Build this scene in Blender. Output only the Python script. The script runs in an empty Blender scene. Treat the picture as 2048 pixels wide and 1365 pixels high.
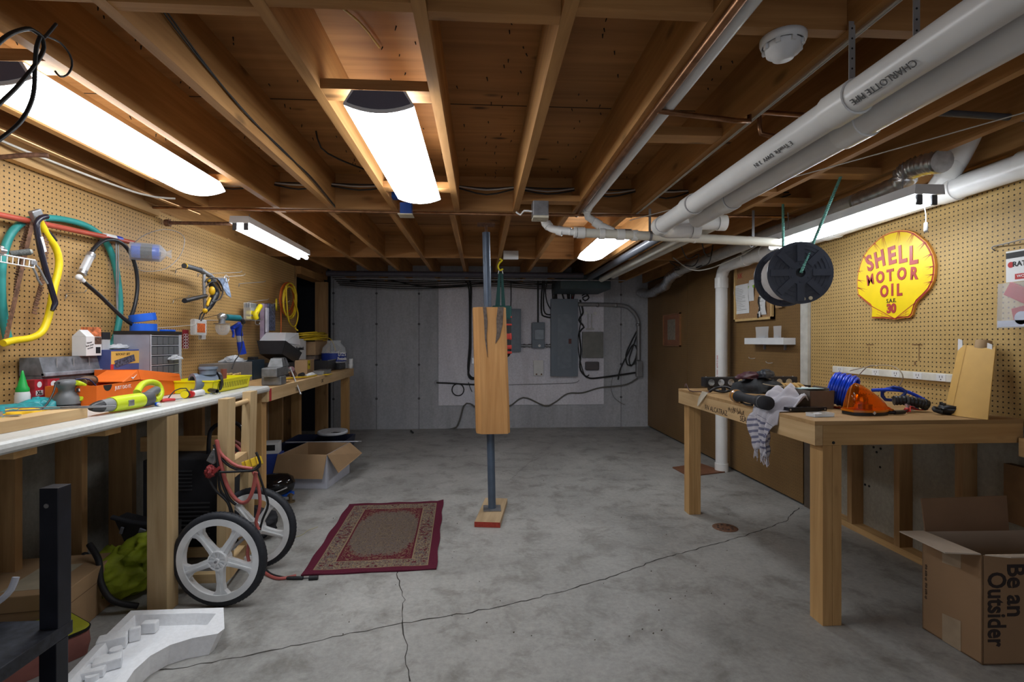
import bpy, bmesh, math, random
from mathutils import Vector, Matrix, Euler
R = math.radians; PI = math.pi
rng = random.Random(7)
SC = bpy.context.scene
COL = SC.collection

# ---------------- camera, world, exposure ----------------
CAMH = 1.3
YAW = math.atan(62/1000)            # the camera looks a little to the right of the joists' direction
cam_d = bpy.data.cameras.new('camera'); cam = bpy.data.objects.new('camera', cam_d); COL.objects.link(cam)
cam_d.sensor_fit = 'HORIZONTAL'; cam_d.sensor_width = 36.0; cam_d.lens = 36.0*1000/2048
cam_d.clip_start = 0.05; cam_d.clip_end = 60
cam.location = (0, 0, CAMH); cam.rotation_euler = (R(90), 0, -YAW)
SC.camera = cam
SC.view_settings.view_transform = 'Standard'; SC.view_settings.look = 'None'
SC.view_settings.exposure = 1.42; SC.view_settings.gamma = 1.0
SC.view_settings.use_curve_mapping = False
w = bpy.data.worlds.new('world'); SC.world = w; w.use_nodes = True
w.node_tree.nodes['Background'].inputs[0].default_value = (0.85, 0.9, 1.0, 1)
w.node_tree.nodes['Background'].inputs[1].default_value = 0.34
TUBE = 7.5                           # radiance of the fluorescent lenses
TUBECOL = (0.90, 0.95, 1.0)

# pixel + one known world coordinate -> point of the place (measured from the photograph)
_c, _s = math.cos(YAW), math.sin(YAW)
def _ray(px, py):
    u = (px-1024)/1000; v = (682.5-py)/1000
    return (u*_c+_s, _c-u*_s, v)
def AY(px, py, y): r = _ray(px, py); t = y/r[1]; return Vector((t*r[0], y, CAMH+t*r[2]))
def AX(px, py, x): r = _ray(px, py); t = x/r[0]; return Vector((x, t*r[1], CAMH+t*r[2]))
def AZ(px, py, z): r = _ray(px, py); t = (z-CAMH)/r[2]; return Vector((t*r[0], t*r[1], z))

# ---------------- materials ----------------
MATS = {}
def _new(name):
    m = bpy.data.materials.new(name); m.use_nodes = True; MATS[name] = m
    nt = m.node_tree; b = nt.nodes['Principled BSDF']
    return m, nt, b
def N(nt, t, **k):
    n = nt.nodes.new(t)
    for a, v in k.items():
        if a.startswith('i_'): n.inputs[a[2:].replace('_', ' ')].default_value = v
        else: setattr(n, a, v)
    return n
def ramp(nt, stops):
    n = nt.nodes.new('ShaderNodeValToRGB'); e = n.color_ramp.elements
    while len(e) < len(stops): e.new(0.5)
    for i, (p, c) in enumerate(stops): e[i].position = p; e[i].color = (*c, 1) if len(c) == 3 else c
    return n
def mixc(nt, a, b, fac, mode='MIX'):
    n = nt.nodes.new('ShaderNodeMix'); n.data_type = 'RGBA'; n.blend_type = mode
    for i, v in ((6, a), (7, b), (0, fac)):
        if isinstance(v, (int, float)): n.inputs[i].default_value = v
        elif isinstance(v, tuple): n.inputs[i].default_value = (*v[:3], 1)
        else: nt.links.new(v, n.inputs[i])
    return n.outputs[2]
def math_(nt, op, a, b=None, c=None):
    n = nt.nodes.new('ShaderNodeMath'); n.operation = op
    for i, v in enumerate((a, b, c)):
        if v is None: continue
        if isinstance(v, (int, float)): n.inputs[i].default_value = v
        else: nt.links.new(v, n.inputs[i])
    return n.outputs[0]
def plain(name, col, rough=0.5, metal=0.0, var=0.12, scale=14, bump=0.0, emit=0, trans=0.0, alpha=1.0, spec=0.5, ior=1.45, coat=0):
    if name in MATS: return MATS[name]
    m, nt, b = _new(name)
    tc = N(nt, 'ShaderNodeTexCoord'); nz = N(nt, 'ShaderNodeTexNoise', i_Scale=scale, i_Detail=3.0)
    nt.links.new(tc.outputs['Object'], nz.inputs['Vector'])
    d = tuple(max(0, x*(1-var)) for x in col); l = tuple(min(1, x*(1+var)) for x in col)
    r = ramp(nt, [(0.3, d), (0.7, l)]); nt.links.new(nz.outputs[0], r.inputs[0])
    nt.links.new(r.outputs[0], b.inputs['Base Color'])
    b.inputs['Roughness'].default_value = rough; b.inputs['Metallic'].default_value = metal
    b.inputs['Specular IOR Level'].default_value = spec; b.inputs['IOR'].default_value = ior
    b.inputs['Transmission Weight'].default_value = trans; b.inputs['Alpha'].default_value = alpha
    b.inputs['Coat Weight'].default_value = coat
    if bump:
        bp = N(nt, 'ShaderNodeBump', i_Strength=bump, i_Distance=0.004)
        nt.links.new(nz.outputs[0], bp.inputs['Height']); nt.links.new(bp.outputs[0], b.inputs['Normal'])
    return m
def emis(name, col, s):
    if name in MATS: return MATS[name]
    m, nt, b = _new(name)
    b.inputs['Base Color'].default_value = (0.8, 0.8, 0.8, 1)
    b.inputs['Emission Color'].default_value = (*col, 1); b.inputs['Emission Strength'].default_value = s
    return m
def wood(name, c1, c2, axis=1, rough=0.62, knots=0.6, grain=1.0, spec=0.3):
    """grain runs along the given object axis; every board gets its own stretch of it"""
    if name in MATS: return MATS[name]
    m, nt, b = _new(name)
    tc = N(nt, 'ShaderNodeTexCoord'); oi = N(nt, 'ShaderNodeObjectInfo')
    off = N(nt, 'ShaderNodeVectorMath', operation='SCALE'); off.inputs[3].default_value = 9.0
    cb = N(nt, 'ShaderNodeCombineXYZ')
    for i in range(3): nt.links.new(oi.outputs['Random'], cb.inputs[i])
    nt.links.new(cb.outputs[0], off.inputs[0])
    ad = N(nt, 'ShaderNodeVectorMath', operation='ADD')
    nt.links.new(tc.outputs['Object'], ad.inputs[0]); nt.links.new(off.outputs[0], ad.inputs[1])
    mp = N(nt, 'ShaderNodeMapping'); s = [26.0*grain]*3; s[axis] = 1.6*grain; mp.inputs['Scale'].default_value = s
    nt.links.new(ad.outputs[0], mp.inputs[0])
    n1 = N(nt, 'ShaderNodeTexNoise', i_Scale=1.0, i_Detail=5.0, i_Roughness=0.6, i_Distortion=0.6)
    nt.links.new(mp.outputs[0], n1.inputs['Vector'])
    mp2 = N(nt, 'ShaderNodeMapping'); s = [9.0]*3; s[axis] = 3.2; mp2.inputs['Scale'].default_value = s
    nt.links.new(ad.outputs[0], mp2.inputs[0])
    vo = N(nt, 'ShaderNodeTexVoronoi', i_Scale=0.75); nt.links.new(mp2.outputs[0], vo.inputs['Vector'])
    kr = ramp(nt, [(0.05, (1, 1, 1)), (0.14, (0, 0, 0))]); nt.links.new(vo.outputs['Distance'], kr.inputs[0])
    r = ramp(nt, [(0.28, c2), (0.5, tuple((x+y)/2 for x, y in zip(c1, c2))), (0.72, c1)])
    nt.links.new(n1.outputs[0], r.inputs[0])
    n2 = N(nt, 'ShaderNodeTexNoise', i_Scale=1.4, i_Detail=2.0); nt.links.new(ad.outputs[0], n2.inputs['Vector'])
    r2 = ramp(nt, [(0.3, (0.72, 0.68, 0.62)), (0.7, (1.15, 1.12, 1.1))]); nt.links.new(n2.outputs[0], r2.inputs[0])
    a = mixc(nt, r.outputs[0], r2.outputs[0], 0.8, 'MULTIPLY')
    kf = math_(nt, 'MULTIPLY', kr.outputs[0], knots)
    o = mixc(nt, a, tuple(x*0.22 for x in c2), kf)
    nt.links.new(o, b.inputs['Base Color'])
    b.inputs['Roughness'].default_value = rough; b.inputs['Specular IOR Level'].default_value = spec
    bp = N(nt, 'ShaderNodeBump', i_Strength=0.25, i_Distance=0.002)
    nt.links.new(n1.outputs[0], bp.inputs['Height']); nt.links.new(bp.outputs[0], b.inputs['Normal'])
    return m
def pegboard_mat(name, col, dark, hole=0.165):
    m, nt, b = _new(name)
    g = N(nt, 'ShaderNodeNewGeometry'); sp = N(nt, 'ShaderNodeSeparateXYZ')
    nt.links.new(g.outputs['Position'], sp.inputs[0])
    def cell(o):
        f = math_(nt, 'FRACT', math_(nt, 'ADD', math_(nt, 'MULTIPLY', o, 1/0.0254), 100.0))
        return math_(nt, 'POWER', math_(nt, 'SUBTRACT', f, 0.5), 2.0)
    d = math_(nt, 'SQRT', math_(nt, 'ADD', cell(sp.outputs[1]), cell(sp.outputs[2])))
    h = math_(nt, 'LESS_THAN', d, hole)
    nz = N(nt, 'ShaderNodeTexNoise', i_Scale=2.2, i_Detail=4.0); nt.links.new(g.outputs['Position'], nz.inputs['Vector'])
    nf = N(nt, 'ShaderNodeTexNoise', i_Scale=160.0, i_Detail=2.0); nt.links.new(g.outputs['Position'], nf.inputs['Vector'])
    r = ramp(nt, [(0.3, dark), (0.65, col)]); nt.links.new(nz.outputs[0], r.inputs[0])
    r2 = ramp(nt, [(0.3, (0.85, 0.85, 0.85)), (0.7, (1.08, 1.08, 1.08))]); nt.links.new(nf.outputs[0], r2.inputs[0])
    a = mixc(nt, r.outputs[0], r2.outputs[0], 1.0, 'MULTIPLY')
    nt.links.new(mixc(nt, a, (0.025, 0.015, 0.008), h), b.inputs['Base Color'])
    b.inputs['Roughness'].default_value = 0.5; b.inputs['Specular IOR Level'].default_value = 0.3
    MATS[name] = m; return m
def concrete(name, c1, c2, scale=1.3, rough=0.7, stain=0.5, streak=0, spec=0.35):
    m, nt, b = _new(name)
    g = N(nt, 'ShaderNodeNewGeometry')
    mp = N(nt, 'ShaderNodeMapping')
    if streak: mp.inputs['Scale'].default_value = (2.2, 2.2, 0.35)
    nt.links.new(g.outputs['Position'], mp.inputs[0])
    n1 = N(nt, 'ShaderNodeTexNoise', i_Scale=scale, i_Detail=7.0, i_Roughness=0.62, i_Distortion=0.5)
    nt.links.new(mp.outputs[0], n1.inputs['Vector'])
    n2 = N(nt, 'ShaderNodeTexNoise', i_Scale=38.0, i_Detail=4.0, i_Roughness=0.7); nt.links.new(g.outputs['Position'], n2.inputs['Vector'])
    n3 = N(nt, 'ShaderNodeTexNoise', i_Scale=4.5, i_Detail=6.0, i_Roughness=0.7, i_Distortion=0.35); nt.links.new(mp.outputs[0], n3.inputs['Vector'])
    r = ramp(nt, [(0.32, c2), (0.66, c1)]); nt.links.new(n1.outputs[0], r.inputs[0])
    r2 = ramp(nt, [(0.3, (0.84, 0.84, 0.84)), (0.7, (1.1, 1.1, 1.1))]); nt.links.new(n2.outputs[0], r2.inputs[0])
    r3 = ramp(nt, [(0.33, (0.55, 0.53, 0.5)), (0.5, (1, 1, 1)), (0.72, (1.12, 1.12, 1.12))]); nt.links.new(n3.outputs[0], r3.inputs[0])
    a = mixc(nt, r.outputs[0], r2.outputs[0], 1.0, 'MULTIPLY'); a = mixc(nt, a, r3.outputs[0], stain, 'MULTIPLY')
    nt.links.new(a, b.inputs['Base Color']); b.inputs['Roughness'].default_value = rough
    b.inputs['Specular IOR Level'].default_value = spec
    bp = N(nt, 'ShaderNodeBump', i_Strength=0.3, i_Distance=0.003)
    nt.links.new(n2.outputs[0], bp.inputs['Height']); nt.links.new(bp.outputs[0], b.inputs['Normal'])
    return m
def glass(name, col=(0.9, 0.93, 0.95), alpha=0.25, rough=0.08):
    """thin clear plastic or glass film: mostly see-through, glossy"""
    if name in MATS: return MATS[name]
    m, nt, b = _new(name)
    tr = N(nt, 'ShaderNodeBsdfTransparent'); tr.inputs[0].default_value = (*col, 1)
    b.inputs['Base Color'].default_value = (*col, 1); b.inputs['Roughness'].default_value = rough
    b.inputs['Specular IOR Level'].default_value = 0.8
    mx = N(nt, 'ShaderNodeMixShader'); lw = N(nt, 'ShaderNodeLayerWeight', i_Blend=0.35)
    f = math_(nt, 'ADD', math_(nt, 'MULTIPLY', lw.outputs['Facing'], 0.55), alpha)
    nt.links.new(f, mx.inputs[0]); nt.links.new(tr.outputs[0], mx.inputs[1]); nt.links.new(b.outputs[0], mx.inputs[2])
    nt.links.new(mx.outputs[0], nt.nodes['Material Output'].inputs[0])
    return m

# ---------------- mesh builder ----------------
class M:
    """collects shapes, then links them as ONE mesh object"""
    def __init__(s): s.v = []; s.f = []; s.mi = []; s.sm = []; s.mats = []; s.cur = 0; s.X = Matrix.Identity(4)
    def use(s, m):
        if m not in s.mats: s.mats.append(m)
        s.cur = s.mats.index(m); return s
    def at(s, x=0, y=0, z=0, rx=0, ry=0, rz=0): s.X = Matrix.Translation((x, y, z)) @ Euler((rx, ry, rz)).to_matrix().to_4x4(); return s
    def add(s, vs, fs, smooth=False):
        o = len(s.v); s.v += [tuple(s.X @ Vector(p)) for p in vs]
        s.f += [tuple(i+o for i in f) for f in fs]; s.mi += [s.cur]*len(fs); s.sm += [smooth]*len(fs); return s
    def box(s, x0, x1, y0, y1, z0, z1, bev=0):
        if bev:
            bm = bmesh.new(); bmesh.ops.create_cube(bm, size=1)
            for q in bm.verts: q.co = ((x0+x1)/2+q.co.x*(x1-x0), (y0+y1)/2+q.co.y*(y1-y0), (z0+z1)/2+q.co.z*(z1-z0))
            bmesh.ops.bevel(bm, geom=bm.edges[:], offset=bev, segments=2, affect='EDGES', profile=0.6)
            bm.verts.index_update(); s.add([q.co.copy() for q in bm.verts], [[q.index for q in f.verts] for f in bm.faces]); bm.free(); return s
        v = [(x, y, z) for z in (z0, z1) for y in (y0, y1) for x in (x0, x1)]
        return s.add(v, [(0, 2, 3, 1), (4, 5, 7, 6), (0, 1, 5, 4), (2, 6, 7, 3), (0, 4, 6, 2), (1, 3, 7, 5)])
    def cbox(s, c, d, bev=0): return s.box(c[0]-d[0]/2, c[0]+d[0]/2, c[1]-d[1]/2, c[1]+d[1]/2, c[2]-d[2]/2, c[2]+d[2]/2, bev)
    def hexa(s, p): return s.add(p, [(3, 2, 1, 0), (4, 5, 6, 7), (0, 1, 5, 4), (1, 2, 6, 5), (2, 3, 7, 6), (3, 0, 4, 7)])
    def cyl(s, p0, p1, r0, r1=None, n=16, caps=True, smooth=True):
        r1 = r0 if r1 is None else r1
        p0 = Vector(p0); p1 = Vector(p1); d = (p1-p0).normalized()
        a = d.orthogonal().normalized(); b = d.cross(a)
        v = []
        for p, r in ((p0, r0), (p1, r1)):
            v += [p+(a*math.cos(2*PI*i/n)+b*math.sin(2*PI*i/n))*r for i in range(n)]
        s.add(v, [(i, (i+1) % n, n+(i+1) % n, n+i) for i in range(n)], smooth)
        if caps: s.add(v, [tuple(range(n))[::-1], tuple(range(n, 2*n))])
        return s
    def ring(s, p0, p1, ro, ri, n=24):
        """hollow cylinder with open bore"""
        p0 = Vector(p0); p1 = Vector(p1); d = (p1-p0).normalized(); a = d.orthogonal().normalized(); b = d.cross(a)
        v = []
        for p, r in ((p0, ro), (p1, ro), (p1, ri), (p0, ri)):
            v += [p+(a*math.cos(2*PI*i/n)+b*math.sin(2*PI*i/n))*r for i in range(n)]
        for k in range(4):
            q = (k+1) % 4
            s.add(v, [(k*n+i, k*n+(i+1) % n, q*n+(i+1) % n, q*n+i) for i in range(n)], k in (0, 2))
        return s
    def lathe(s, prof, n=24, smooth=True, c=(0, 0, 0), axis='Z'):
        v = []
        for r, h in prof:
            for i in range(n):
                t = 2*PI*i/n; x, y = r*math.cos(t), r*math.sin(t)
                q = (x, y, h) if axis == 'Z' else ((x, h, y) if axis == 'Y' else (h, x, y))
                v.append((q[0]+c[0], q[1]+c[1], q[2]+c[2]))
        f = [(k*n+i, k*n+(i+1) % n, (k+1)*n+(i+1) % n, (k+1)*n+i) for k in range(len(prof)-1) for i in range(n)]
        return s.add(v, f, smooth)
    def tube(s, pts, r, n=8, step=0.02, closed=False, smooth_path=True, caps=True):
        P = [Vector(p) for p in pts]
        if smooth_path and len(P) > 2:
            out = []; L = len(P)
            rgn = range(L if closed else L-1)
            for i in rgn:
                p0 = P[(i-1) % L] if closed or i > 0 else P[0]; p1 = P[i]; p2 = P[(i+1) % L]
                p3 = P[(i+2) % L] if closed or i < L-2 else P[-1]
                k = max(2, min(14, int((p2-p1).length/step)))
                for j in range(k):
                    t = j/k; out.append(0.5*((2*p1)+(p2-p0)*t+(2*p0-5*p1+4*p2-p3)*t*t+(3*p1-p0-3*p2+p3)*t**3))
            if not closed: out.append(P[-1])
            P = out
        L = len(P); v = []; nrm = None
        rr = r if callable(r) else (lambda t: r)
        for i in range(L):
            a = P[(i-1) % L] if closed or i > 0 else P[i]; b = P[(i+1) % L] if closed or i < L-1 else P[i]
            d = (b-a).normalized() if (b-a).length > 1e-9 else Vector((0, 0, 1))
            if nrm is None: nrm = d.orthogonal().normalized()
            nrm = (nrm-d*nrm.dot(d)); nrm = nrm.normalized() if nrm.length > 1e-6 else d.orthogonal().normalized()
            bn = d.cross(nrm); q = rr(i/max(1, L-1))
            v += [P[i]+(nrm*math.cos(2*PI*k/n)+bn*math.sin(2*PI*k/n))*q for k in range(n)]
        f = [(i*n+k, i*n+(k+1) % n, ((i+1) % L)*n+(k+1) % n, ((i+1) % L)*n+k) for i in range(L if closed else L-1) for k in range(n)]
        s.add(v, f, True)
        if caps and not closed: s.add(v, [tuple(range(n))[::-1], tuple(range((L-1)*n, L*n))])
        return s
    def sphere(s, c, r, n=14, sc=(1, 1, 1)):
        v = []; f = []; m = max(6, n//2+1)
        for j in range(m+1):
            for i in range(n):
                a = PI*j/m; t = 2*PI*i/n
                v.append((c[0]+r*sc[0]*math.sin(a)*math.cos(t), c[1]+r*sc[1]*math.sin(a)*math.sin(t), c[2]-r*sc[2]*math.cos(a)))
        for j in range(m):
            for i in range(n): f.append((j*n+i, j*n+(i+1) % n, (j+1)*n+(i+1) % n, (j+1)*n+i))
        return s.add(v, f, True)
    def prism(s, poly, h0, h1, axis='Z', smooth=False):
        """polygon in the plane across axis, extruded from h0 to h1"""
        def q(p, h): return (p[0], p[1], h) if axis == 'Z' else ((p[0], h, p[1]) if axis == 'Y' else (h, p[0], p[1]))
        n = len(poly); v = [q(p, h0) for p in poly]+[q(p, h1) for p in poly]
        s.add(v, [tuple(range(n))[::-1], tuple(range(n, 2*n))])
        return s.add(v, [(i, (i+1) % n, n+(i+1) % n, n+i) for i in range(n)], smooth)
    def loft(s, loops, caps=True, smooth=True):
        n = len(loops[0]); v = [p for l in loops for p in l]
        s.add(v, [(k*n+i, k*n+(i+1) % n, (k+1)*n+(i+1) % n, (k+1)*n+i) for k in range(len(loops)-1) for i in range(n)], smooth)
        if caps: s.add(v, [tuple(range(n))[::-1], tuple(range((len(loops)-1)*n, len(loops)*n))])
        return s
    def sheet(s, rows, th=0.0, smooth=True):
        a = len(rows); b = len(rows[0]); v = [p for r in rows for p in r]
        f = [(i*b+j, i*b+j+1, (i+1)*b+j+1, (i+1)*b+j) for i in range(a-1) for j in range(b-1)]
        return s.add(v, f, smooth)
    def build(s, name, mat=None, parent=None, world=False, recenter=None, weld=False):
        """world: the coordinates are the room's, not the parent's"""
        off = Vector((0, 0, 0))
        if world and parent: off = Vector(parent.location)
        if recenter is None: recenter = parent is None
        if recenter and s.v:
            xs = [p[0] for p in s.v]; ys = [p[1] for p in s.v]; zs = [p[2] for p in s.v]
            off = Vector(((min(xs)+max(xs))/2, (min(ys)+max(ys))/2, min(zs)))
        me = bpy.data.meshes.new(name)
        me.from_pydata([tuple(Vector(p)-off) for p in s.v], [], s.f)
        mats = s.mats if s.mats else []
        if mat is not None and not mats: mats = [mat]
        for m in mats: me.materials.append(m)
        me.polygons.foreach_set('material_index', s.mi if s.mats else [0]*len(s.f))
        me.polygons.foreach_set('use_smooth', s.sm)
        bm = bmesh.new(); bm.from_mesh(me)
        if weld: bmesh.ops.remove_doubles(bm, verts=bm.verts[:], dist=1e-5)
        bmesh.ops.recalc_face_normals(bm, faces=bm.faces[:])
        bm.to_mesh(me); bm.free(); me.update()
        o = bpy.data.objects.new(name, me); COL.objects.link(o)
        if parent: o.parent = parent
        elif recenter: o.location = off
        return o
def tag(o, label=None, cat=None, group=None, kind=None):
    if label: o['label'] = label
    if cat: o['category'] = cat
    if cat and not kind: o['kind'] = 'thing'
    if group: o['group'] = group
    if kind: o['kind'] = kind
    return o
def thing(name, label, cat, loc=(0, 0, 0), rz=0, group=None, rot=None):
    o = bpy.data.objects.new(name, None); COL.objects.link(o); o.empty_display_size = 0.05
    o.location = loc; o.rotation_euler = rot if rot else (0, 0, rz)
    return tag(o, label, cat, group)
def dup(root, loc=None, rz=None, label=None, rot=None, group=None):
    r = root.copy(); COL.objects.link(r)
    if loc is not None: r.location = loc
    if rz is not None: r.rotation_euler = (0, 0, rz)
    if rot is not None: r.rotation_euler = rot
    if label: r['label'] = label
    if group: r['group'] = group
    for ch in list(root.children):
        c = ch.copy(); COL.objects.link(c); c.parent = r
        for g in ch.children:
            d = g.copy(); COL.objects.link(d); d.parent = c
    return r
def text(s, size, mat, parent, mx, name='lettering', ext=0.0006, world=False, align='CENTER', bold=0.0, label=None, sx=1.0):
    """raised lettering; mx places the text's own plane (x right, y up, z out)"""
    cu = bpy.data.curves.new('t', 'FONT'); cu.body = s; cu.size = size; cu.extrude = ext; cu.offset = bold
    cu.align_x = align; cu.align_y = 'CENTER'; cu.resolution_u = 3
    o = bpy.data.objects.new('t', cu); COL.objects.link(o)
    me = bpy.data.meshes.new_from_object(o); bpy.data.objects.remove(o)
    mm = mx @ Matrix.Diagonal((sx, 1, 1, 1))
    if world and parent: mm = Matrix.Translation(-Vector(parent.location)) @ mm
    me.transform(mm); me.materials.clear(); me.materials.append(mat)
    ob = bpy.data.objects.new(name, me); COL.objects.link(ob); me.name = name
    if parent: ob.parent = parent
    if label: ob['label'] = label
    return ob
def frame(o, x, y):
    """matrix with origin o, x axis along x, y axis along y"""
    x = Vector(x).normalized(); z = x.cross(Vector(y)).normalized(); y = z.cross(x)
    m = Matrix((x, y, z)).transposed().to_4x4(); m.translation = Vector(o); return m
def struct(name, m, mat=None, parent=None):
    o = m.build(name, mat, parent)
    if not parent: o['kind'] = 'structure'
    return o

# ---------------- shared materials ----------------
JO = wood('joist_wood', (0.52, 0.28, 0.10), (0.33, 0.16, 0.05), 1)
JX = wood('blocking_wood', (0.50, 0.265, 0.095), (0.32, 0.15, 0.048), 0)
STUD = wood('stud_wood', (0.50, 0.31, 0.14), (0.33, 0.18, 0.075), 2)
BENCHX = wood('bench_wood_x', (0.62, 0.40, 0.18), (0.46, 0.27, 0.105), 0)
BENCHY = wood('bench_wood_y', (0.66, 0.43, 0.20), (0.48, 0.28, 0.11), 1)
BENCHZ = wood('bench_wood_z', (0.62, 0.39, 0.17), (0.44, 0.25, 0.095), 2)
PALEZ = wood('pale_wood_z', (0.62, 0.47, 0.27), (0.47, 0.33, 0.17), 2)
PALEY = wood('pale_wood_y', (0.66, 0.48, 0.26), (0.52, 0.34, 0.17), 1)
PALEX = wood('pale_wood_x', (0.66, 0.50, 0.28), (0.52, 0.36, 0.18), 0)
PVC = plain('white_pvc', (0.80, 0.80, 0.79), 0.3, var=0.05, scale=6)
PVCD = plain('aged_pvc', (0.70, 0.68, 0.60), 0.35, var=0.1, scale=5)
COPPER = plain('aged_copper', (0.30, 0.15, 0.075), 0.35, 0.85, 0.3, 20)
BRASSP = plain('bright_copper', (0.62, 0.36, 0.16), 0.3, 0.8, 0.15, 20)
WHITE = plain('white_paint', (0.72, 0.73, 0.74), 0.35, var=0.04)
WPLAS = plain('white_plastic', (0.72, 0.72, 0.72), 0.4, var=0.05)
BLACK = plain('black_plastic', (0.018, 0.018, 0.021), 0.4, var=0.2)
BLKM = plain('matte_black', (0.02, 0.02, 0.025), 0.75, var=0.25)
DGREY = plain('dark_grey', (0.07, 0.072, 0.08), 0.5, var=0.15)
GREY = plain('mid_grey', (0.22, 0.225, 0.23), 0.5, var=0.1)
STEEL = plain('steel', (0.55, 0.55, 0.56), 0.3, 0.9, 0.1, 30)
DSTEEL = plain('dull_steel', (0.28, 0.28, 0.29), 0.45, 0.7, 0.2, 20)
RUST = plain('rusty_steel', (0.17, 0.085, 0.05), 0.7, 0.3, 0.45, 60)
CARD = plain('cardboard', (0.37, 0.235, 0.125), 0.85, var=0.07, scale=9)
CARDIN = plain('cardboard_inside', (0.34, 0.22, 0.12), 0.9, var=0.07, scale=9)
PAPER = plain('white_paper', (0.70, 0.70, 0.70), 0.8, var=0.04)
BLUE = plain('blue_plastic', (0.015, 0.12, 0.66), 0.35, var=0.08)
DBLUE = plain('deep_blue_plastic', (0.012, 0.045, 0.42), 0.3, var=0.12)
RED = plain('red_plastic', (0.50, 0.03, 0.03), 0.4, var=0.1)
YEL = plain('yellow_plastic', (0.80, 0.66, 0.01), 0.4, var=0.06)
LIME = plain('lime_plastic', (0.55, 0.66, 0.02), 0.4, var=0.06)
ORNG = plain('orange_card', (0.78, 0.145, 0.01), 0.6, var=0.05)
INK = plain('black_ink', (0.012, 0.012, 0.014), 0.6, var=0.1)
WINK = plain('white_ink', (0.8, 0.8, 0.8), 0.6, var=0.03)
REDINK = plain('red_ink', (0.45, 0.03, 0.03), 0.6, var=0.05)
CLEAR = glass('clear_plastic', (0.92, 0.94, 0.96), 0.16, 0.12)
FILM = glass('milky_film', (0.9, 0.92, 0.95), 0.24, 0.25)
EGREY = plain('panel_grey_paint', (0.165, 0.20, 0.245), 0.45, var=0.05, scale=4)

# ================= the room =================
FL = concrete('floor_concrete', (0.42, 0.412, 0.39), (0.265, 0.26, 0.245), 0.8, 0.5, 0.8, spec=0.4)
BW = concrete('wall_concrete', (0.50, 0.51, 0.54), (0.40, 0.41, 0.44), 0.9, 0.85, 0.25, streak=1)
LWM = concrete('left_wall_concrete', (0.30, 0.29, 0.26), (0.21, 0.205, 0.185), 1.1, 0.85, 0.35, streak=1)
RWM = concrete('right_wall_panel', (0.44, 0.41, 0.34), (0.34, 0.315, 0.26), 1.2, 0.8, 0.25, streak=1)
DARKW = plain('closet_dark_shade', (0.012, 0.014, 0.022), 0.8)  # near-black colour stands in for the darkness of the unlit closet
YB = 7.46; ZJ = 2.18; ZC = 2.415
fl = struct('floor', M().box(-3.4, 3.2, -3.2, YB+0.2, -0.1, 0), FL)
struct('wall_back', M().box(-3.4, 3.2, YB, YB+0.2, 0, ZC), BW)
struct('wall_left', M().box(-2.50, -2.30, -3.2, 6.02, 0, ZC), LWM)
struct('wall_right', M().box(2.63, 2.83, -3.2, YB, 0, ZC), RWM)
struct('wall_closet', M().box(-3.4, -3.2, 6.02, YB, 0, ZC).box(-3.2, -2.5, 5.9, 6.02, 0, ZC).box(-3.2, -2.19, YB-.06, YB-.005, 0, ZC).box(-3.2, -2.6, 6.6, 6.64, 0, ZC), DARKW)  # includes a dark sheet added over the back wall to blacken the doorway
PLY = wood('subfloor_plywood', (0.50, 0.245, 0.08), (0.27, 0.125, 0.04), 0, knots=1.0, grain=0.45)
struct('ceiling', M().box(-3.4, 3.2, -3.2, YB+0.2, ZC, ZC+0.06), PLY)
# plywood sheet joints
seam = plain('dark_seam', (0.02, 0.013, 0.008), 0.9)
mm = M()
for y in (2.36, 3.58, 1.14, 4.8): mm.box(-2.3, 2.6, y, y+0.005, ZC-0.0015, ZC)
mm.build('sheet_joint', seam, bpy.data.objects['ceiling'], world=True)
# form seams and tie marks of the poured back wall
mm = M(); bd = plain('form_seam', (0.10, 0.10, 0.105), 0.9)
for px in (667, 753, 838, 1242):
    x = AY(px, 700, YB).x; mm.box(x-0.003, x+0.003, YB-0.002, YB, 0, 2.2)
    for z in (0.45, 0.95, 1.55, 2.0): mm.cyl((x, YB-0.004, z), (x, YB, z), 0.018, n=10)
mm.build('form_seam', bd, bpy.data.objects['wall_back'], world=True)
# floor cracks
def crack(pts, wd, name='floor_crack'):
    m = M(); P = []
    for a, b in zip(pts, pts[1:]):
        A = AZ(*a, 0); B = AZ(*b, 0); n = max(3, int((B-A).length/0.035))
        for k in range(n):
            p = A.lerp(B, k/n); P.append(p+Vector((rng.uniform(-.008, .008), rng.uniform(-.008, .008), 0)))
    P.append(AZ(*pts[-1], 0)); v = []
    for i, p in enumerate(P):
        d = (P[min(i+1, len(P)-1)]-P[max(i-1, 0)]); d.z = 0; d.normalize(); s_ = Vector((-d.y, d.x, 0))*wd*rng.uniform(0.35, 1.2)
        v += [p+s_+Vector((0, 0, .0008)), p-s_+Vector((0, 0, .0008))]
    m.add(v, [(2*i, 2*i+1, 2*i+3, 2*i+2) for i in range(len(P)-1)])
    return m.build(name, plain('crack_dark', (0.05, 0.045, 0.04), 0.95), fl, world=True)
crack([(1598, 1016), (1570, 1043), (1520, 1062), (1470, 1078), (1390, 1100), (1310, 1122), (1230, 1152), (1130, 1182), (1040, 1205), (960, 1222), (880, 1236), (805, 1248), (700, 1268), (600, 1290), (500, 1312), (400, 1330), (300, 1345), (200, 1360)], 0.0035)
crack([(795, 1143), (797, 1170), (808, 1200), (806, 1248), (815, 1290), (812, 1330), (820, 1364)], 0.003)
crack([(1350, 985), (1300, 978), (1230, 962), (1160, 958)], 0.0012)
crack([(1100, 905), (1060, 925), (1020, 960)], 0.0012)

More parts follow.
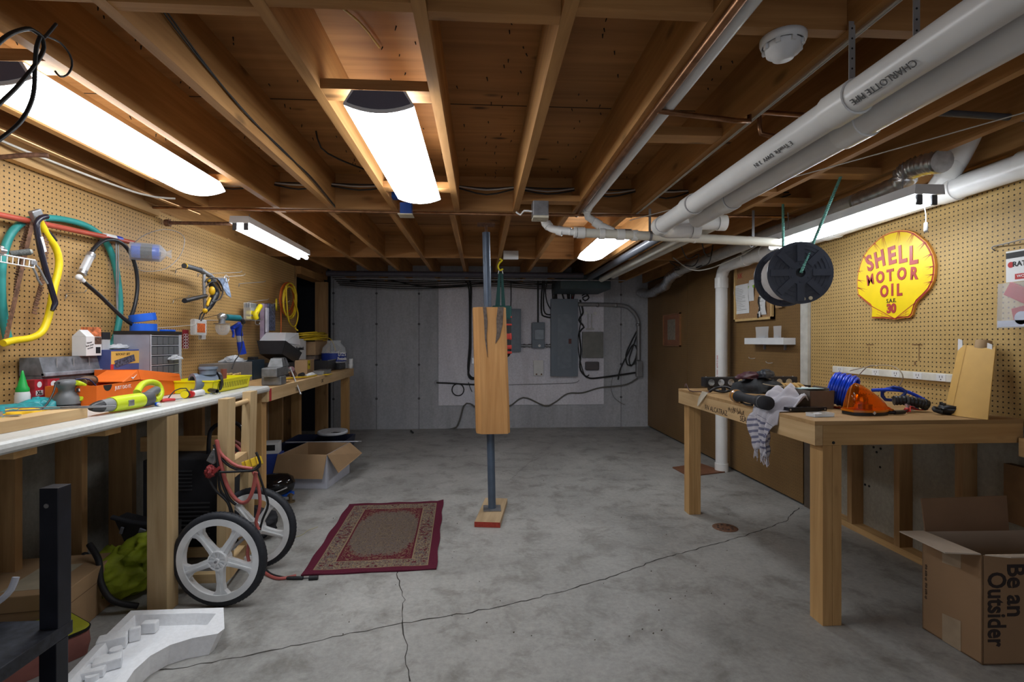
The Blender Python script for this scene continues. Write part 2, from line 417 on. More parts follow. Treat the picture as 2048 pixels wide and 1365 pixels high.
# ---------------- studs, sole plates, pegboard ----------------
s0 = M().box(-0.07, 0.07, -0.019, 0.019, 0, ZJ-0.001).build('wall_stud', STUD)
tag(s0, 'wall stud under the white counter, nearest the camera', 'stud', 'studs of the left wall')
s0.location = (-2.231, 1.68, 0)
lab = ['second stud from the camera below the white counter', 'stud of the left wall left of the black square post', 'stud of the left wall just right of the black square post', 'stud behind the black bucket seat under the counter', 'stud behind the counter leg on the left wall', 'stud behind the black charger cabinet on the left', 'stud behind the wooden cart posts', 'stud below the bench vise', 'stud right of the bench corner on the left wall', 'stud near the far end of the left bench', 'last stud before the dark doorway']
for i, l in enumerate(lab):
    c = s0.copy(); COL.objects.link(c); c.location = (-2.231, 2.09+i*0.3905-0.0, 0); c['label'] = l
pr = s0.copy(); COL.objects.link(pr); pr.location = (-2.11, 6.78, 0); pr.rotation_euler = (0, 0, 0); pr.scale = (1.1, 1.6, 0.955); pr['label'] = 'thick door post at the far end of the left wall'; pr['group'] = 'door posts'
hd = M().box(-2.25, -2.10, 5.98, 6.85, 2.085, 2.175).build('door_header', JO); tag(hd, 'dark wooden header over the doorway at the left rear', 'header')
PEGL = pegboard_mat('tan_pegboard', (0.52, 0.32, 0.125), (0.43, 0.25, 0.09))
PEGR = pegboard_mat('right_tan_pegboard', (0.52, 0.355, 0.14), (0.43, 0.28, 0.10))
PEGD = pegboard_mat('brown_pegboard', (0.235, 0.135, 0.05), (0.19, 0.105, 0.037), 0.09)
def peg(y0, y1, z0, z1, x0, x1, mat, label):
    o = M().box(x0, x1, y0, y1, z0, z1).build('pegboard', mat); return tag(o, label, 'pegboard', 'pegboard sheets on the walls')
peg(0.2, 3.446, 0.945, 2.17, -2.160, -2.154, PEGL, 'tan pegboard sheet behind the bow saw and red bar')
peg(3.449, 5.93, 0.93, 2.17, -2.160, -2.154, PEGL, 'tan pegboard sheet behind the angle grinder, left wall')
peg(0.3, 3.69, 0.90, 2.18, 2.528, 2.534, PEGR, 'tan pegboard sheet behind the yellow shell sign')
sm = bpy.data.objects['pegboard.002']; m = M()
for px, py, a, b_ in ((1740, 690, .03, .004), (1834, 690, .035, .004), (1838, 705, .003, .05), (1830, 727, .006, .012), (1738, 700, .005, .02)):
    q = AX(px, py, 2.527); m.box(2.5272, 2.5278, q.y-a, q.y+a, q.z-b_, q.z+b_)
m.build('rust_stain', plain('rust_stain', (0.20, 0.11, 0.04), .7, var=.3, scale=60), sm, world=True)
peg(3.785, 5.99, 0.02, 2.18, 2.528, 2.534, PEGD, 'brown pegboard sheet behind the cork board')
peg(6.0, YB-0.01, 0.02, 2.18, 2.528, 2.534, PEGD, 'brown pegboard sheet behind the framed drawing')
st = M().box(2.505, 2.53, 3.694, 3.782, 0.96, 2.1).build('batten', plain('pale_batten', (0.50, 0.49, 0.44), 0.7, var=0.15)); tag(st, 'whitewashed vertical batten between tan and brown pegboard', 'batten')
st = M().box(2.535, 2.62, 3.70, 3.78, 0, 2.17).build('wall_stud', plain('dark_post', (0.10, 0.075, 0.055), 0.8)); tag(st, 'dark stud in the gap beside the brown pegboard', 'stud', 'studs of the right wall')
sp = M().box(2.545, 2.629, 0.3, 3.69, 0, 0.04).build('sole_plate', BENCHY); tag(sp, 'wooden sole plate on the floor along the right wall', 'plate')
for i, px in enumerate((1697, 1791, 1914, 2110)):
    y = AX(px, 900, 2.545).y
    c = M().box(2.545, 2.629, y-0.03, y+0.012, 0.04, 2.17).build('wall_stud', STUD)
    tag(c, ['stud of the right wall seen left under the workbench', 'stud of the right wall in the middle under the workbench', 'stud of the right wall above the open cardboard box', 'stud of the right wall nearest the camera'][i], 'stud', 'studs of the right wall')
lg = M().box(2.49, 2.53, 0.9, 2.17, 0.765, 0.85).build('ledger_board', BENCHY); tag(lg, 'ledger board on the right wall beyond the workbench end', 'board')
bb = M().box(2.56, 2.60, 1.2, 2.30, 0.42, 0.70).build('wall_board', plain('brown_board', (0.20, 0.10, 0.035), 0.7)); tag(bb, 'wide brown board low on the right wall behind the box', 'board')
hl = M()
for px, py in ((1747, 895), (1761, 898), (1753, 905), (1760, 935), (1730, 970), (1738, 973)):
    p = AX(px, py, 2.628); hl.cyl((2.627, p.y, p.z), (2.632, p.y, p.z), 0.008, n=8)
hl.build('screw_hole', INK, bpy.data.objects['wall_right'], world=True)

# ---------------- joists and blocking ----------------
JX0 = [-2.2, -1.80, -1.345, -0.986, -0.578, -0.163, 0.236, 0.642, 1.055, 1.42, 1.765, 2.135, 2.5]
ordn = ['first', 'second', 'third', 'fourth', 'fifth', 'sixth', 'seventh', 'eighth', 'ninth', 'tenth', 'eleventh', 'twelfth', 'thirteenth']
j0 = M().box(-0.019, 0.019, -2.4, 2.4, 0, ZC-ZJ, 0).build('ceiling_joist', JO)
j0['category'] = 'joist'; j0['group'] = 'near row of ceiling joists'
for i, x in enumerate(JX0):
    c = j0 if i == 0 else j0.copy()
    if i: COL.objects.link(c)
    c.location = (x, 1.11, ZJ); c['label'] = 'near ceiling joist, %s from the left wall' % ordn[i]
    d = j0.copy(); COL.objects.link(d); d.scale = (1, 4.0/4.8, 1); d.location = (x-0.0395, 5.45, ZJ)
    d['label'] = 'far ceiling joist, %s from the left wall' % ordn[i]; d['group'] = 'far row of ceiling joists'
def block(i, y, h=0.235, top=True, far=False, label='', t=0.038, grp='blocking'):
    x0, x1 = JX0[i]+0.0195, JX0[i+1]-0.0195
    if far: x0 -= 0.0395; x1 -= 0.0395
    z0 = ZJ; z1 = ZC if top else ZJ+h
    o = M().box(x0, x1, y, y+t, z0+0.001, z1-0.001).build('joist_blocking', JX); return tag(o, label, 'blocking', grp)
bays = ['bay beside the left wall', 'second bay from the left', 'bay over the near left light', 'bay with the twin grey wires', 'bay left of the middle light', 'bay holding the middle light', 'bay right of the middle light', 'bay above the wooden column', 'bay with the round smoke alarm', 'bay right of the smoke alarm', 'bay above the white drain pipes', 'last bay by the right wall']
bays = ['bay %s from the left' % o for o in ordn]
yA = [1.33, 1.33, 1.328, 1.358, 1.316, 1.345, 1.306, 1.356, 1.347, 1.35, 1.35, 1.35]
for i in range(12):
    block(i, yA[i], label='upright blocking near the camera, '+bays[i], grp='near blocking')
    block(i, 3.39, label='upright blocking at the lapped joists, '+bays[i], grp='middle blocking')
    block(i, 5.32, far=True, label='upright blocking in front of the dark rear, '+bays[i], grp='far blocking')
flatL = [(1, 1.66, 'flat nailer above the near left light'), (1, 2.84, 'flat nailer at the far end of the near left light'), (4, 1.78, 'flat nailer at the near end of the middle light'), (4, 2.9, 'flat nailer at the far end of the middle light'),
         (6, 3.12, 'flat nailer beside the metal junction box'), (7, 2.09, 'flat nailer beside the copper valve pipe'), (10, 2.52, 'flat nailer holding the near green rope'), (10, 3.08, 'flat nailer holding the far green rope'), (9, 2.85, 'flat nailer behind the thick white drain pipes')]
for i, y, l in flatL:
    block(i, y, 0.038, False, label=l, t=0.088, grp='flat nailers')
for i in range(11): pass
bm_ = M().box(-2.25, 2.5, 6.35, 6.45, 1.99+0.19, 2.4)
for x in (-1.6,): pass
# nails coming through the subfloor
nm = M()
for i in range(12):
    for k in range(46):
        x = rng.choice([JX0[i]+0.07, (JX0[i]+JX0[i+1])/2, (JX0[i]+JX0[i+1])/2+0.06, JX0[i+1]-0.07])+rng.uniform(-.015, .015); y = 1.4+k*0.044+rng.uniform(-.01, .01)
        if rng.random() < 0.7: nm.cyl((x, y, ZC-0.0005), (x+rng.uniform(-.006, .006), y+rng.uniform(-.004, .004), ZC-rng.uniform(.007, .017)), 0.0026, 0.0016, 5)
tag(nm.build('nail_points', INK, None), 'dark nail points poking down through the plywood subfloor', 'nails', kind='stuff')

# ---------------- fluorescent lights ----------------
LENS = emis('lit_lens', TUBECOL, TUBE)
def lens_mat():
    m, nt, b = _new('ribbed_lit_lens')
    g = N(nt, 'ShaderNodeTexCoord'); sp = N(nt, 'ShaderNodeSeparateXYZ'); nt.links.new(g.outputs['Object'], sp.inputs[0])
    a = math_(nt, 'ABSOLUTE', math_(nt, 'ABSOLUTE', sp.outputs[0]))
    d = math_(nt, 'ABSOLUTE', math_(nt, 'SUBTRACT', a, 0.055))
    f = math_(nt, 'SUBTRACT', 1.1, math_(nt, 'MULTIPLY', d, 5.0))
    rib = math_(nt, 'ADD', 0.92, math_(nt, 'MULTIPLY', math_(nt, 'SINE', math_(nt, 'MULTIPLY', sp.outputs[1], 620.0)), 0.08))
    e = math_(nt, 'MULTIPLY', math_(nt, 'MULTIPLY', f, rib), TUBE)
    nt.links.new(e, b.inputs['Emission Strength']); b.inputs['Emission Color'].default_value = (*TUBECOL, 1)
    b.inputs['Base Color'].default_value = (0.8, 0.85, 0.9, 1); b.inputs['Roughness'].default_value = 0.3
    return m
RLENS = lens_mat()
ENDC = plain('grey_end_cap', (0.13, 0.13, 0.17), 0.4, var=0.05)
def wrap_light(label, loc, L=1.16, w=0.245, rz=0):
    t = thing('ceiling_light', label, 'light', loc, rz, 'wrap-around fluorescent ceiling lights')
    def prof(k):
        P = [(-w/2*k+0.028, 0.078), (-w/2*k, 0.03)]
        for i in range(9):
            a = -1+i/4; P.append((w/2*k*a*0.985, 0.026-0.026*(1-a*a)))
        P += [(w/2*k, 0.03), (w/2*k-0.028, 0.078)]
        return P
    P = prof(1); m = M(); n = len(P)
    v = [(x, 0.006, z) for x, z in P]+[(x, L-0.006, z) for x, z in P]
    m.add(v, [(i, i+1, n+i+1, n+i) for i in range(n-1)], True)
    m.build('lens', RLENS, t)
    M().box(-w/2+0.028, w/2-0.028, 0.01, L-0.01, 0.062, 0.0805).build('housing', WHITE, t)
    for y in (0.0, L-0.006):
        e = M(); e.use(ENDC).prism([(x*0.9, 0.012+z*0.82) for x, z in P], y-0.001, y+0.007, 'Y')
        e.use(WHITE).prism(P, y+0.001, y+0.006, 'Y')
        e.build('end_cap', None, t)
    return t
wrap_light('wide lit fluorescent light at the upper left, nearest the camera', (-1.532, 1.66, 2.0995), 1.2)
wrap_light('wide lit fluorescent light in the middle of the ceiling', (-0.358, 1.775, 2.0995), 1.17)
wrap_light('wide lit fluorescent light far back beside the drain pipes', (1.085, 3.85, 2.0995), 1.1)
def strip_light(label, loc, L=1.22, rz=0, w=0.13, hang=0.02, tilt=0):
    t = thing('strip_light', label, 'light', loc, 0, 'open two-tube strip lights', rot=(tilt, 0, rz))
    m = M(); m.prism([(-w/2, 0.0), (w/2, 0.0), (w/2-0.006, 0.045), (-w/2+0.006, 0.045)], 0, L, 'Y'); m.build('housing', WHITE, t)
    for s in (-1, 1):
        x = s*0.036
        m = M(); m.cyl((x, 0.02, -0.026), (x, L-0.02, -0.026), 0.0165, n=14); m.build('fluorescent_tube', LENS, t)
        for y in (0.012, L-0.024): M().box(x-0.014, x+0.014, y, y+0.012, -0.046, 0.0, 0.003).build('tube_socket', DGREY, t)
    for y in (0.15, L-0.15): M().tube([(0, y, 0.045), (0.004, y, 0.045+hang/2), (0, y, 0.045+hang)], 0.003, 6).build('hanger', DSTEEL, t)
    return t
strip_light('open two-tube strip light over the far left pegboard', (-1.60, 3.42, 2.085), 1.26, rz=R(1.0), hang=0.05)
LD = strip_light('open two-tube strip light hung over the yellow shell sign', (2.055, 2.17, 1.975), 1.20, rz=R(0.5), w=0.15, hang=0.14)
pc = M(); p = AX(1848, 410, 2.13); pc.tube([p, p+Vector((.005, -.005, -.05)), p+Vector((.0, -.01, -.085))], 0.0022, 6); q = p+Vector((0, -.01, -.085)); pc.lathe([(0.002, 0), (0.008, -.005), (0.0095, -.04), (0.006, -.05), (0, -.05)], 10, c=tuple(q)); pc.build('pull_cord', WPLAS, LD, world=False) if False else tag(pc.build('pull_cord', WPLAS), 'white pull cord hanging from the light by the sign', 'cord')

# ================= pipes, ducts and wires under the ceiling =================
RED_PR = plain('red_print', (0.45, 0.05, 0.06), 0.6); GPR = plain('grey_print', (0.12, 0.12, 0.12), 0.6)
HUB = plain('pvc_hub', (0.82, 0.82, 0.80), 0.28, var=0.04)
GLUE = plain('purple_glue_line', (0.10, 0.085, 0.10), 0.5)
def pipe_run(name, label, pts, r, hubs=(), mat=PVC, cat='pipe', group=None, n=20, smooth=False, step=0.02):
    t = thing(name, label, cat, tuple(pts[0]), 0, group)
    m = M(); m.tube(pts, r, n, step, smooth_path=smooth); m.build('pipe', mat, t, world=True)
    for (p, d, L, rr) in hubs:
        d = Vector(d).normalized(); p = Vector(p)
        m = M(); m.use(HUB).ring(p-d*L/2, p+d*L/2, rr, r*0.995, n); m.use(GLUE).ring(p-d*(L/2+0.002), p-d*L/2, r*1.015, r*0.995, n); m.build('coupling', None, t, world=True)
    return t
YV = Vector((0, 1, 0)); ZV = Vector((0, 0, 1)); XV = Vector((1, 0, 0))
# two thick white drains hanging below the joists
z1 = 1.96
t = pipe_run('drain_pipe', 'thick white drain pipe with dark printed lettering, left of the pair', [(1.035, 0.2, 1.985), (1.03, 2.80, z1)], 0.0455,
     [((1.032, 1.36, 1.974), (0, -1, -0.01), 0.10, 0.051), ((1.03, 2.40, 1.964), (0, 1, 0), 0.085, 0.052), ((1.03, 2.80, z1), (0, 1, 0), 0.06, 0.052)], group='paired white drain pipes')
text('CHARLOTTE PIPE', 0.026, GPR, t, frame((1.03-0.0325, 1.19, 1.976-0.0325), (0, 1, 0), (.7, 0, -.7)), world=True, sx=1.0)
text('E TrueFit  DWV  3 IN', 0.022, GPR, t, frame((1.03-0.0325, 1.66, 1.972-0.0325), (0, 1, 0), (.7, 0, -.7)), world=True, sx=1.1)
t = pipe_run('drain_pipe', 'thick white drain pipe, right of the pair under the joists', [(1.15, 0.2, 1.97), (1.15, 2.60, 1.95)], 0.0455,
     [((1.15, 1.47, 1.96), (0, -1, 0), 0.10, 0.051), ((1.15, 2.26, 1.953), (0, 1, 0), 0.08, 0.052)], group='paired white drain pipes')
# the short cross pieces behind their far end
pipe_run('drain_branch', 'short capped white cross pipe behind the paired drain pipes', [(1.13, 3.02, 2.03), (1.50, 3.02, 2.035)], 0.043,
     [((1.24, 3.02, 2.032), XV, 0.06, 0.049), ((1.49, 3.02, 2.035), XV, 0.05, 0.049)])
pipe_run('drain_branch', 'short white elbow pipe below the capped cross pipe', [(1.06, 2.86, 1.96), (1.11, 2.93, 1.96), (1.20, 2.95, 1.965), (1.30, 2.95, 1.97)], 0.043, [((1.29, 2.95, 1.97), XV, 0.05, 0.049)], smooth=True)
# thinner cross drain
t = pipe_run('cross_drain', 'slim white drain pipe crossing below the joists with a plugged end', [(0.62, 3.28, 2.02), (2.09, 3.22, 1.955)], 0.030,
     [((0.66, 3.28, 2.018), XV, 0.05, 0.037), ((0.80, 3.275, 2.012), XV, 0.035, 0.036), ((0.925, 3.27, 2.007), XV, 0.05, 0.036), ((1.02, 3.27, 2.003), XV, 0.035, 0.036), ((1.42, 3.25, 1.985), XV, 0.015, 0.032)], mat=PVCD)
M().cyl((0.585, 3.28, 2.0215), (0.622, 3.28, 2.02), 0.022, n=6).cyl((0.615, 3.28, 2.02), (0.63, 3.28, 2.02), 0.036).build('clean_out_plug', HUB, t, world=True)
for x in (1.12, 1.83):
    z = 2.02-(x-0.62)*0.044; M().ring((x-.008, 3.26, z), (x+.008, 3.26, z), 0.034, 0.0305).box(x-.008, x+.008, 3.258, 3.262, z+0.03, ZJ).build('strap', DSTEEL, t, world=True)
pipe_run('drain_elbow', 'white drain elbow dropping from the joists beside the metal junction box', [(0.43, 3.42, 2.40), (0.43, 3.41, 2.14), (0.465, 3.38, 2.075), (0.52, 3.33, 2.045), (0.60, 3.30, 2.03)], 0.026, [((0.43, 3.41, 2.16), ZV, 0.05, 0.032), ((0.455, 3.388, 2.09), (0.5, -.4, -.8), 0.03, 0.032), ((0.53, 3.33, 2.04), (1, -.4, -.4), 0.04, 0.032)], smooth=True)
pipe_run('drain_elbow', 'long slim white pipe along a joist with an elbow at its far end', [(0.705, 0.3, 2.20), (0.70, 3.28, 2.17), (0.72, 3.34, 2.14), (0.80, 3.31, 2.075), (0.88, 3.28, 2.03)], 0.0245, [((0.70, 3.27, 2.17), YV, 0.05, 0.030), ((0.78, 3.32, 2.09), (1, -.3, -.7), 0.05, 0.030)], mat=PVC)
# copper
pipe_run('copper_pipe', 'brown copper water pipe running along under the joist', [(0.655, 0.3, 2.163), (0.655, 3.40, 2.163)], 0.0145, mat=COPPER, group='copper pipes')
t = pipe_run('copper_pipe', 'copper branch pipe with a red-brown valve, below the joists', [(0.655, 1.82, 2.155), (0.98, 1.87, 2.15), (1.04, 1.88, 2.155), (1.045, 1.89, 2.20), (1.10, 1.93, 2.215), (1.34, 1.95, 2.215)], 0.0095, mat=COPPER, group='copper pipes')
M().tube([(1.11, 1.93, 2.32), (1.11, 1.93, 2.15), (1.13, 1.93, 2.125), (1.22, 1.94, 2.12)], 0.009, 10).build('riser', COPPER, t, world=True)
M().cyl((1.085, 1.93, 2.215), (1.085, 1.90, 2.215), 0.02, n=10).cyl((1.085, 1.92, 2.215), (1.085, 1.88, 2.215), 0.006, n=8).build('valve_handle', RUST, t, world=True)
for i, (y, z, l) in enumerate(((3.335, 2.155, 'nearer copper pipe crossing the room under the joists'), (3.375, 2.165, 'farther copper pipe crossing the room under the joists'))):
    pipe_run('copper_pipe', l, [(-2.12, y, z), (0.2, y, z-0.01), (2.45, y, z+0.008)], 0.0085, mat=COPPER, group='copper pipes')
pipe_run('copper_pipe', 'bright copper pipe along the top of the left wall', [(-1.97, 0.4, 2.168), (-1.97, 2.35, 2.168), (-1.96, 3.0, 2.165), (-1.90, 3.5, 2.16)], 0.0115, mat=BRASSP, group='copper pipes')
pipe_run('conduit', 'pale cable running beside the copper pipe at the left wall top', [(-2.07, 0.6, 2.172), (-2.06, 1.9, 2.172), (-2.03, 2.4, 2.15), (-1.93, 2.95, 2.135), (-1.82, 3.1, 2.15)], 0.006, mat=plain('pale_cable', (0.55, 0.52, 0.46), 0.5), cat='cable', n=8, smooth=True, step=.06)
pipe_run('dark_pipe', 'short dark pipe stub crossing at the upper right corner', [(1.78, 1.86, 2.20), (2.4, 1.9, 2.20)], 0.013, mat=DGREY)
t = M().box(-2.14, -2.095, 0.3, 3.4, 2.115, 2.178).build('wall_plate', BENCHY); tag(t, 'long board along the top of the left pegboard', 'board')
o = M().tube([(-2.13, 2.3, 2.09), (-1.99, 2.33, 2.12), (-1.93, 2.36, 2.13)], 0.011, 8).sphere((-2.13, 2.3, 2.09), 0.02, 8).build('pipe_stub', RUST); tag(o, 'rusty stub jutting from the wall top above the red bar', 'pipe')
o = M().box(-1.78, -1.40, 3.60, 3.64, 2.10, 2.125).box(-1.80, -1.77, 3.59, 3.65, 2.08, 2.14).build('pipe_hanger', RUST) if False else M().tube([(-2.12, 3.52, 2.10), (-1.66, 3.52, 2.10)], 0.012, 8).cyl((-2.13, 3.52, 2.10), (-2.10, 3.52, 2.10), 0.024, n=8).build('pipe_stub', RUST); tag(o, 'rusty stub pipe left of the far strip light', 'pipe')
# the big 4 inch drain by the right wall
t = thing('soil_pipe', 'tall thick white drain pipe standing by the brown pegboard', 'pipe', (2.40, 4.88, 0))
M().tube([(2.40, 4.86, 0.0), (2.40, 4.86, 1.93), (2.40, 4.83, 1.99), (2.40, 4.77, 2.03), (2.40, 4.68, 2.04), (2.40, 2.3, 2.075), (2.40, 0.6, 2.10)], 0.057, 24, smooth_path=False).build('pipe', PVC, t, world=True)
for p, d, L in (((2.40, 4.86, 0.035), ZV, 0.09), ((2.40, 4.86, 1.88), ZV, 0.10), ((2.40, 4.42, 2.044), YV, 0.09), ((2.40, 4.15, 2.047), YV, 0.12), ((2.40, 3.28, 2.06), YV, .1), ((2.40, 2.02, 2.08), YV, .10), ((2.40, 2.42, 2.075), YV, .09)):
    M().ring(Vector(p)-Vector(d)*L/2, Vector(p)+Vector(d)*L/2, 0.064, 0.0565).build('coupling', HUB, t, world=True)
M().tube([(2.40, 2.52, 2.075), (2.37, 2.40, 2.15), (2.33, 2.27, 2.26), (2.27, 2.13, 2.40)], 0.052, 20).build('branch', PVC, t, world=True)
for p in ((2.362, 2.37, 2.175), (2.295, 2.19, 2.335)): M().ring(Vector(p)-Vector((-.008, .024, -.03))*-1, Vector(p)+Vector((-.018, -.034, .04)), 0.060, 0.051).build('coupling', HUB, t, world=True)
M().cyl((2.395, 4.32, 2.05), (2.32, 4.36, 2.16), 0.03, n=16).cyl((2.34, 4.35, 2.13), (2.30, 4.37, 2.175), 0.036, n=16).build('branch_stub', PVCD, t, world=True)
text('PVC-1  4 IN  DWV  ASTM D 2665', 0.022, RED_PR, t, frame((2.40-0.053, 4.86-0.022, 1.0), (0, 0, 1), (-.35, .95, 0)), world=True)
text('4 IN DWV SCH 40', 0.022, RED_PR, t, frame((2.40-0.054, 1.80, 2.09), (0, -1, 0), (0, 0, 1)), world=True)
# dryer vent
ALU = plain('foil_duct', (0.72, 0.73, 0.75), 0.28, 0.9, 0.2, 25)
t = thing('vent_duct', 'pale round vent pipe with foil ends along the top of the right wall', 'duct', (2.2, 6.0, 2.06))
M().tube([(2.23, 5.55, 2.09), (2.21, 4.0, 2.115), (2.20, 2.80, 2.115)], 0.052, 20, smooth_path=False).build('pipe', plain('galvanised', (0.50, 0.50, 0.48), 0.4, 0.4, 0.15), t, world=True)
fo = M(); L = []
pts = [(2.23, 5.5, 2.09), (2.22, 5.75, 2.05), (2.25, 6.0, 1.98), (2.35, 6.5, 1.99), (2.42, 7.0, 1.98), (2.38, 7.4, 2.03)]
fo.tube(pts, lambda t_: 0.058+0.006*math.sin(t_*150)+0.004*math.sin(t_*37), 16, 0.012).build('foil_sleeve', ALU, t, world=True)
M().tube([(2.20, 2.78, 2.115), AX(1800, 370, 2.17), AX(1812, 346, 2.16), AX(1840, 331, 2.15), AX(1885, 322, 2.14)], lambda t_: 0.052+0.004*math.sin(t_*210), 16, 0.006).build('flexible_elbow', ALU, t, world=True)
# pipes further back beside the far light
pipe_run('vent_pipe', 'dark grey pipe beside the far fluorescent light', [(1.42, 3.5, 2.13), (1.42, 6.6, 2.13)], 0.036, mat=plain('abs_grey', (0.09, 0.095, 0.11), 0.35))
pipe_run('vent_pipe', 'white pipe right of the dark grey pipe at the rear', [(1.56, 3.5, 2.12), (1.56, 6.4, 2.10)], 0.036, mat=PVCD)
pipe_run('vent_pipe', 'second white pipe at the rear, nearer the right wall', [(1.72, 3.6, 2.15), (1.66, 6.2, 2.12)], 0.033, mat=PVCD)
pipe_run('dark_pipe', 'long dark pipe crossing under the far joists before the back wall', [(-1.9, 6.3, 2.135), (1.3, 6.3, 2.135)], 0.035, mat=plain('rear_pipe', (0.05, 0.045, 0.06), 0.5))
pipe_run('dark_pipe', 'thin pipe crossing below the long dark pipe at the rear', [(-1.9, 6.5, 2.10), (1.9, 6.5, 2.10)], 0.010, mat=DSTEEL)
o = M().box(1.05, 1.72, 6.55, 7.3, 1.99, 2.17).build('dark_duct', plain('duct_dark', (0.03, 0.05, 0.055), 0.5)); tag(o, 'dark box duct under the joists near the back wall', 'duct')
o = M().cyl((-0.6, 6.2, 2.145), (-0.45, 6.2, 2.145), 0.0, 0.0).box(-1.22, -1.0, 6.22, 6.25, 2.15, 2.165).build('silver_tag', STEEL) if False else None
# green ropes and wire spool
ROPE = plain('green_rope', (0.16, 0.42, 0.36), 0.7, var=0.35, scale=90)
def rope(label, a, b):
    a = Vector(a); b = Vector(b); m = M(); d = (b-a); L = d.length; d.normalize(); u = d.orthogonal().normalized(); v = d.cross(u); n = int(L/0.006)
    for k in range(3):
        m.tube([a+d*L*i/n+(u*math.cos(i*0.85+k*2.094)+v*math.sin(i*0.85+k*2.094))*0.0042 for i in range(n+1)], 0.0042, 6, smooth_path=False)
    return tag(m.build('rope', ROPE), label, 'rope', 'green ropes holding the wire spool')
SPC = AY(1600, 546, 2.55); SPC = Vector((SPC.x, SPC.y, SPC.z))
SP0 = Vector(SPC); ax = (Vector((0, 0, CAMH+0.1))-SP0); ax.z = 0; ax.normalize(); ax = (ax+Vector((0.42, 0.15, 0))).normalized()
SP1 = SP0-ax*0.20
rope('thick green twisted rope in front, running down into the spool hub', (1.935, 2.57, 2.20), SP0+ax*0.012)
rope('green twisted rope behind, going down to the back of the spool', (1.95, 3.12, 2.20), SP1-ax*0.012+Vector((0, 0, 0)))
t = thing('wire_spool', 'large black plastic spool wound with white cable, hung on green ropes', 'spool', tuple(SP0))
mx = frame((0, 0, 0), ax.cross(Vector((0, 0, -1))), (0, 0, 1))   # local z = ax
def flange(z):
    m = M(); m.X = mx; R0 = 0.165
    m.ring((0, 0, z-0.004), (0, 0, z+0.004), R0, 0.145, 40).ring((0, 0, z-0.003), (0, 0, z+0.003), 0.146, 0.035, 40)
    m.ring((0, 0, z-0.006), (0, 0, z+0.008), 0.062, 0.024, 28)
    for k in range(8):
        a = k*PI/4; m.X = mx @ Matrix.Rotation(a, 4, 'Z'); m.box(0.06, 0.15, -0.018, 0.018, z, z+0.012)
    for k in range(3):
        m.X = mx; m.ring((0, 0, z+0.003), (0, 0, z+0.006), 0.085+k*0.022, 0.083+k*0.022, 36)
    for k in range(6):
        m.X = mx @ Matrix.Rotation(k*PI/3+.5, 4, 'Z'); m.cyl((0.047, 0, z+.007), (0.047, 0, z+.010), 0.006, n=8)
    return m
SPB = plain('spool_black', (0.04, 0.046, 0.065), 0.3); flange(0).build('flange', SPB, t); flange(-0.20).build('flange', SPB, t)
m = M(); m.X = mx; m.cyl((0, 0, -0.195), (0, 0, -0.005), 0.06, n=24); m.build('hub', BLACK, t)
m = M(); m.X = mx
for k in range(24):
    z = -0.19+k*0.0078
    m.lathe([(0.128+0.003*math.cos(a), z+0.0036*math.sin(a)) for a in [j*PI/3 for j in range(7)]], 40)
m.lathe([(0.128, -.195), (0.128, -.005)], 40)
m.build('cable_winding', plain('white_cable', (0.62, 0.60, 0.60), 0.5), t)
for k in (0, 1): m = M(); m.X = mx; m.cyl((0.05-.035*k, -0.135-.004*k, .004), (0.05-.035*k, -0.135-.004*k, .0075), 0.010, n=14); m.build('label_dot', plain('cream_dot', (0.65, 0.58, 0.42), 0.6), t)
# smoke alarms and boxes
def alarm(loc, label, r, mat, rz=0, ns=8):
    t = thing('smoke_alarm', label, 'smoke alarm', loc, rz)
    M().lathe([(0, 0), (r, 0), (r, -0.012), (r*0.93, -0.022), (r*0.9, -0.022)], 32).build('base', mat, t)
    m = M().lathe([(r*0.80, -0.02), (r*0.72, -0.045), (r*0.48, -0.052), (r*0.46, -0.060), (0, -0.062)], 32)
    for k in range(ns):
        a = 2*PI*k/ns; m.at(rz=a); m.box(r*0.78, r*0.90, -0.006, 0.006, -0.034, -0.018)
    m.build('sensor_dome', mat, t); return t
alarm((0.875, 1.40, ZJ), 'white round smoke alarm with vent slots, near the camera', 0.062, WPLAS)
pz = AY(1453, 398, 2.87)
t = thing('smoke_alarm', 'cream round smoke alarm hung behind the drain pipes', 'smoke alarm', (1.495, 2.90, 2.18))
M().cyl((0, 0, -0.012), (0, 0, 0), 0.058, n=28).build('base', plain('cream', (0.60, 0.58, 0.42), 0.5), t)
M().lathe([(0.05, -0.01), (0.063, -0.025), (0.063, -0.055), (0.055, -0.07), (0.05, -.074), (0, -.076)], 28).build('body', MATS['cream'], t)
BBX = plain('blue_box', (0.01, 0.08, 0.40), 0.4)
t = thing('junction_box', 'blue electrical boxes with a cream plate at the end of the middle light', 'box', (-0.50, 3.2, 2.10))
M().box(-0.06, 0.0, -0.03, 0.03, 0.10, 0.16).build('upper_box', BBX, t)
M().box(-0.01, 0.06, -0.01, 0.06, 0.0, 0.075).build('lower_box', BBX, t); M().box(-0.02, 0.07, -0.035, 0.06, -0.006, 0.0).build('cover_plate', plain('cream_plate', (0.62, 0.58, 0.46), 0.5), t)
t = thing('junction_box', 'grey metal electrical box with a cream plate near the white elbows', 'box', (0.375, 3.17, 2.075))
M().box(-0.05, 0.05, -0.05, 0.05, 0.015, 0.115, 0.006).build('body', DSTEEL, t); M().box(-0.048, 0.048, -0.06, 0.05, -0.002, 0.012).cyl((0, -.01, -.004), (0, -.01, -.002), .012).build('cover_plate', MATS['cream_plate'], t)
M().tube([(-0.05, 0, .05), (-0.1, .02, .06), (-0.12, .05, .04), (-.15, .05, .06)], 0.006, 6).build('cable', WPLAS, t)
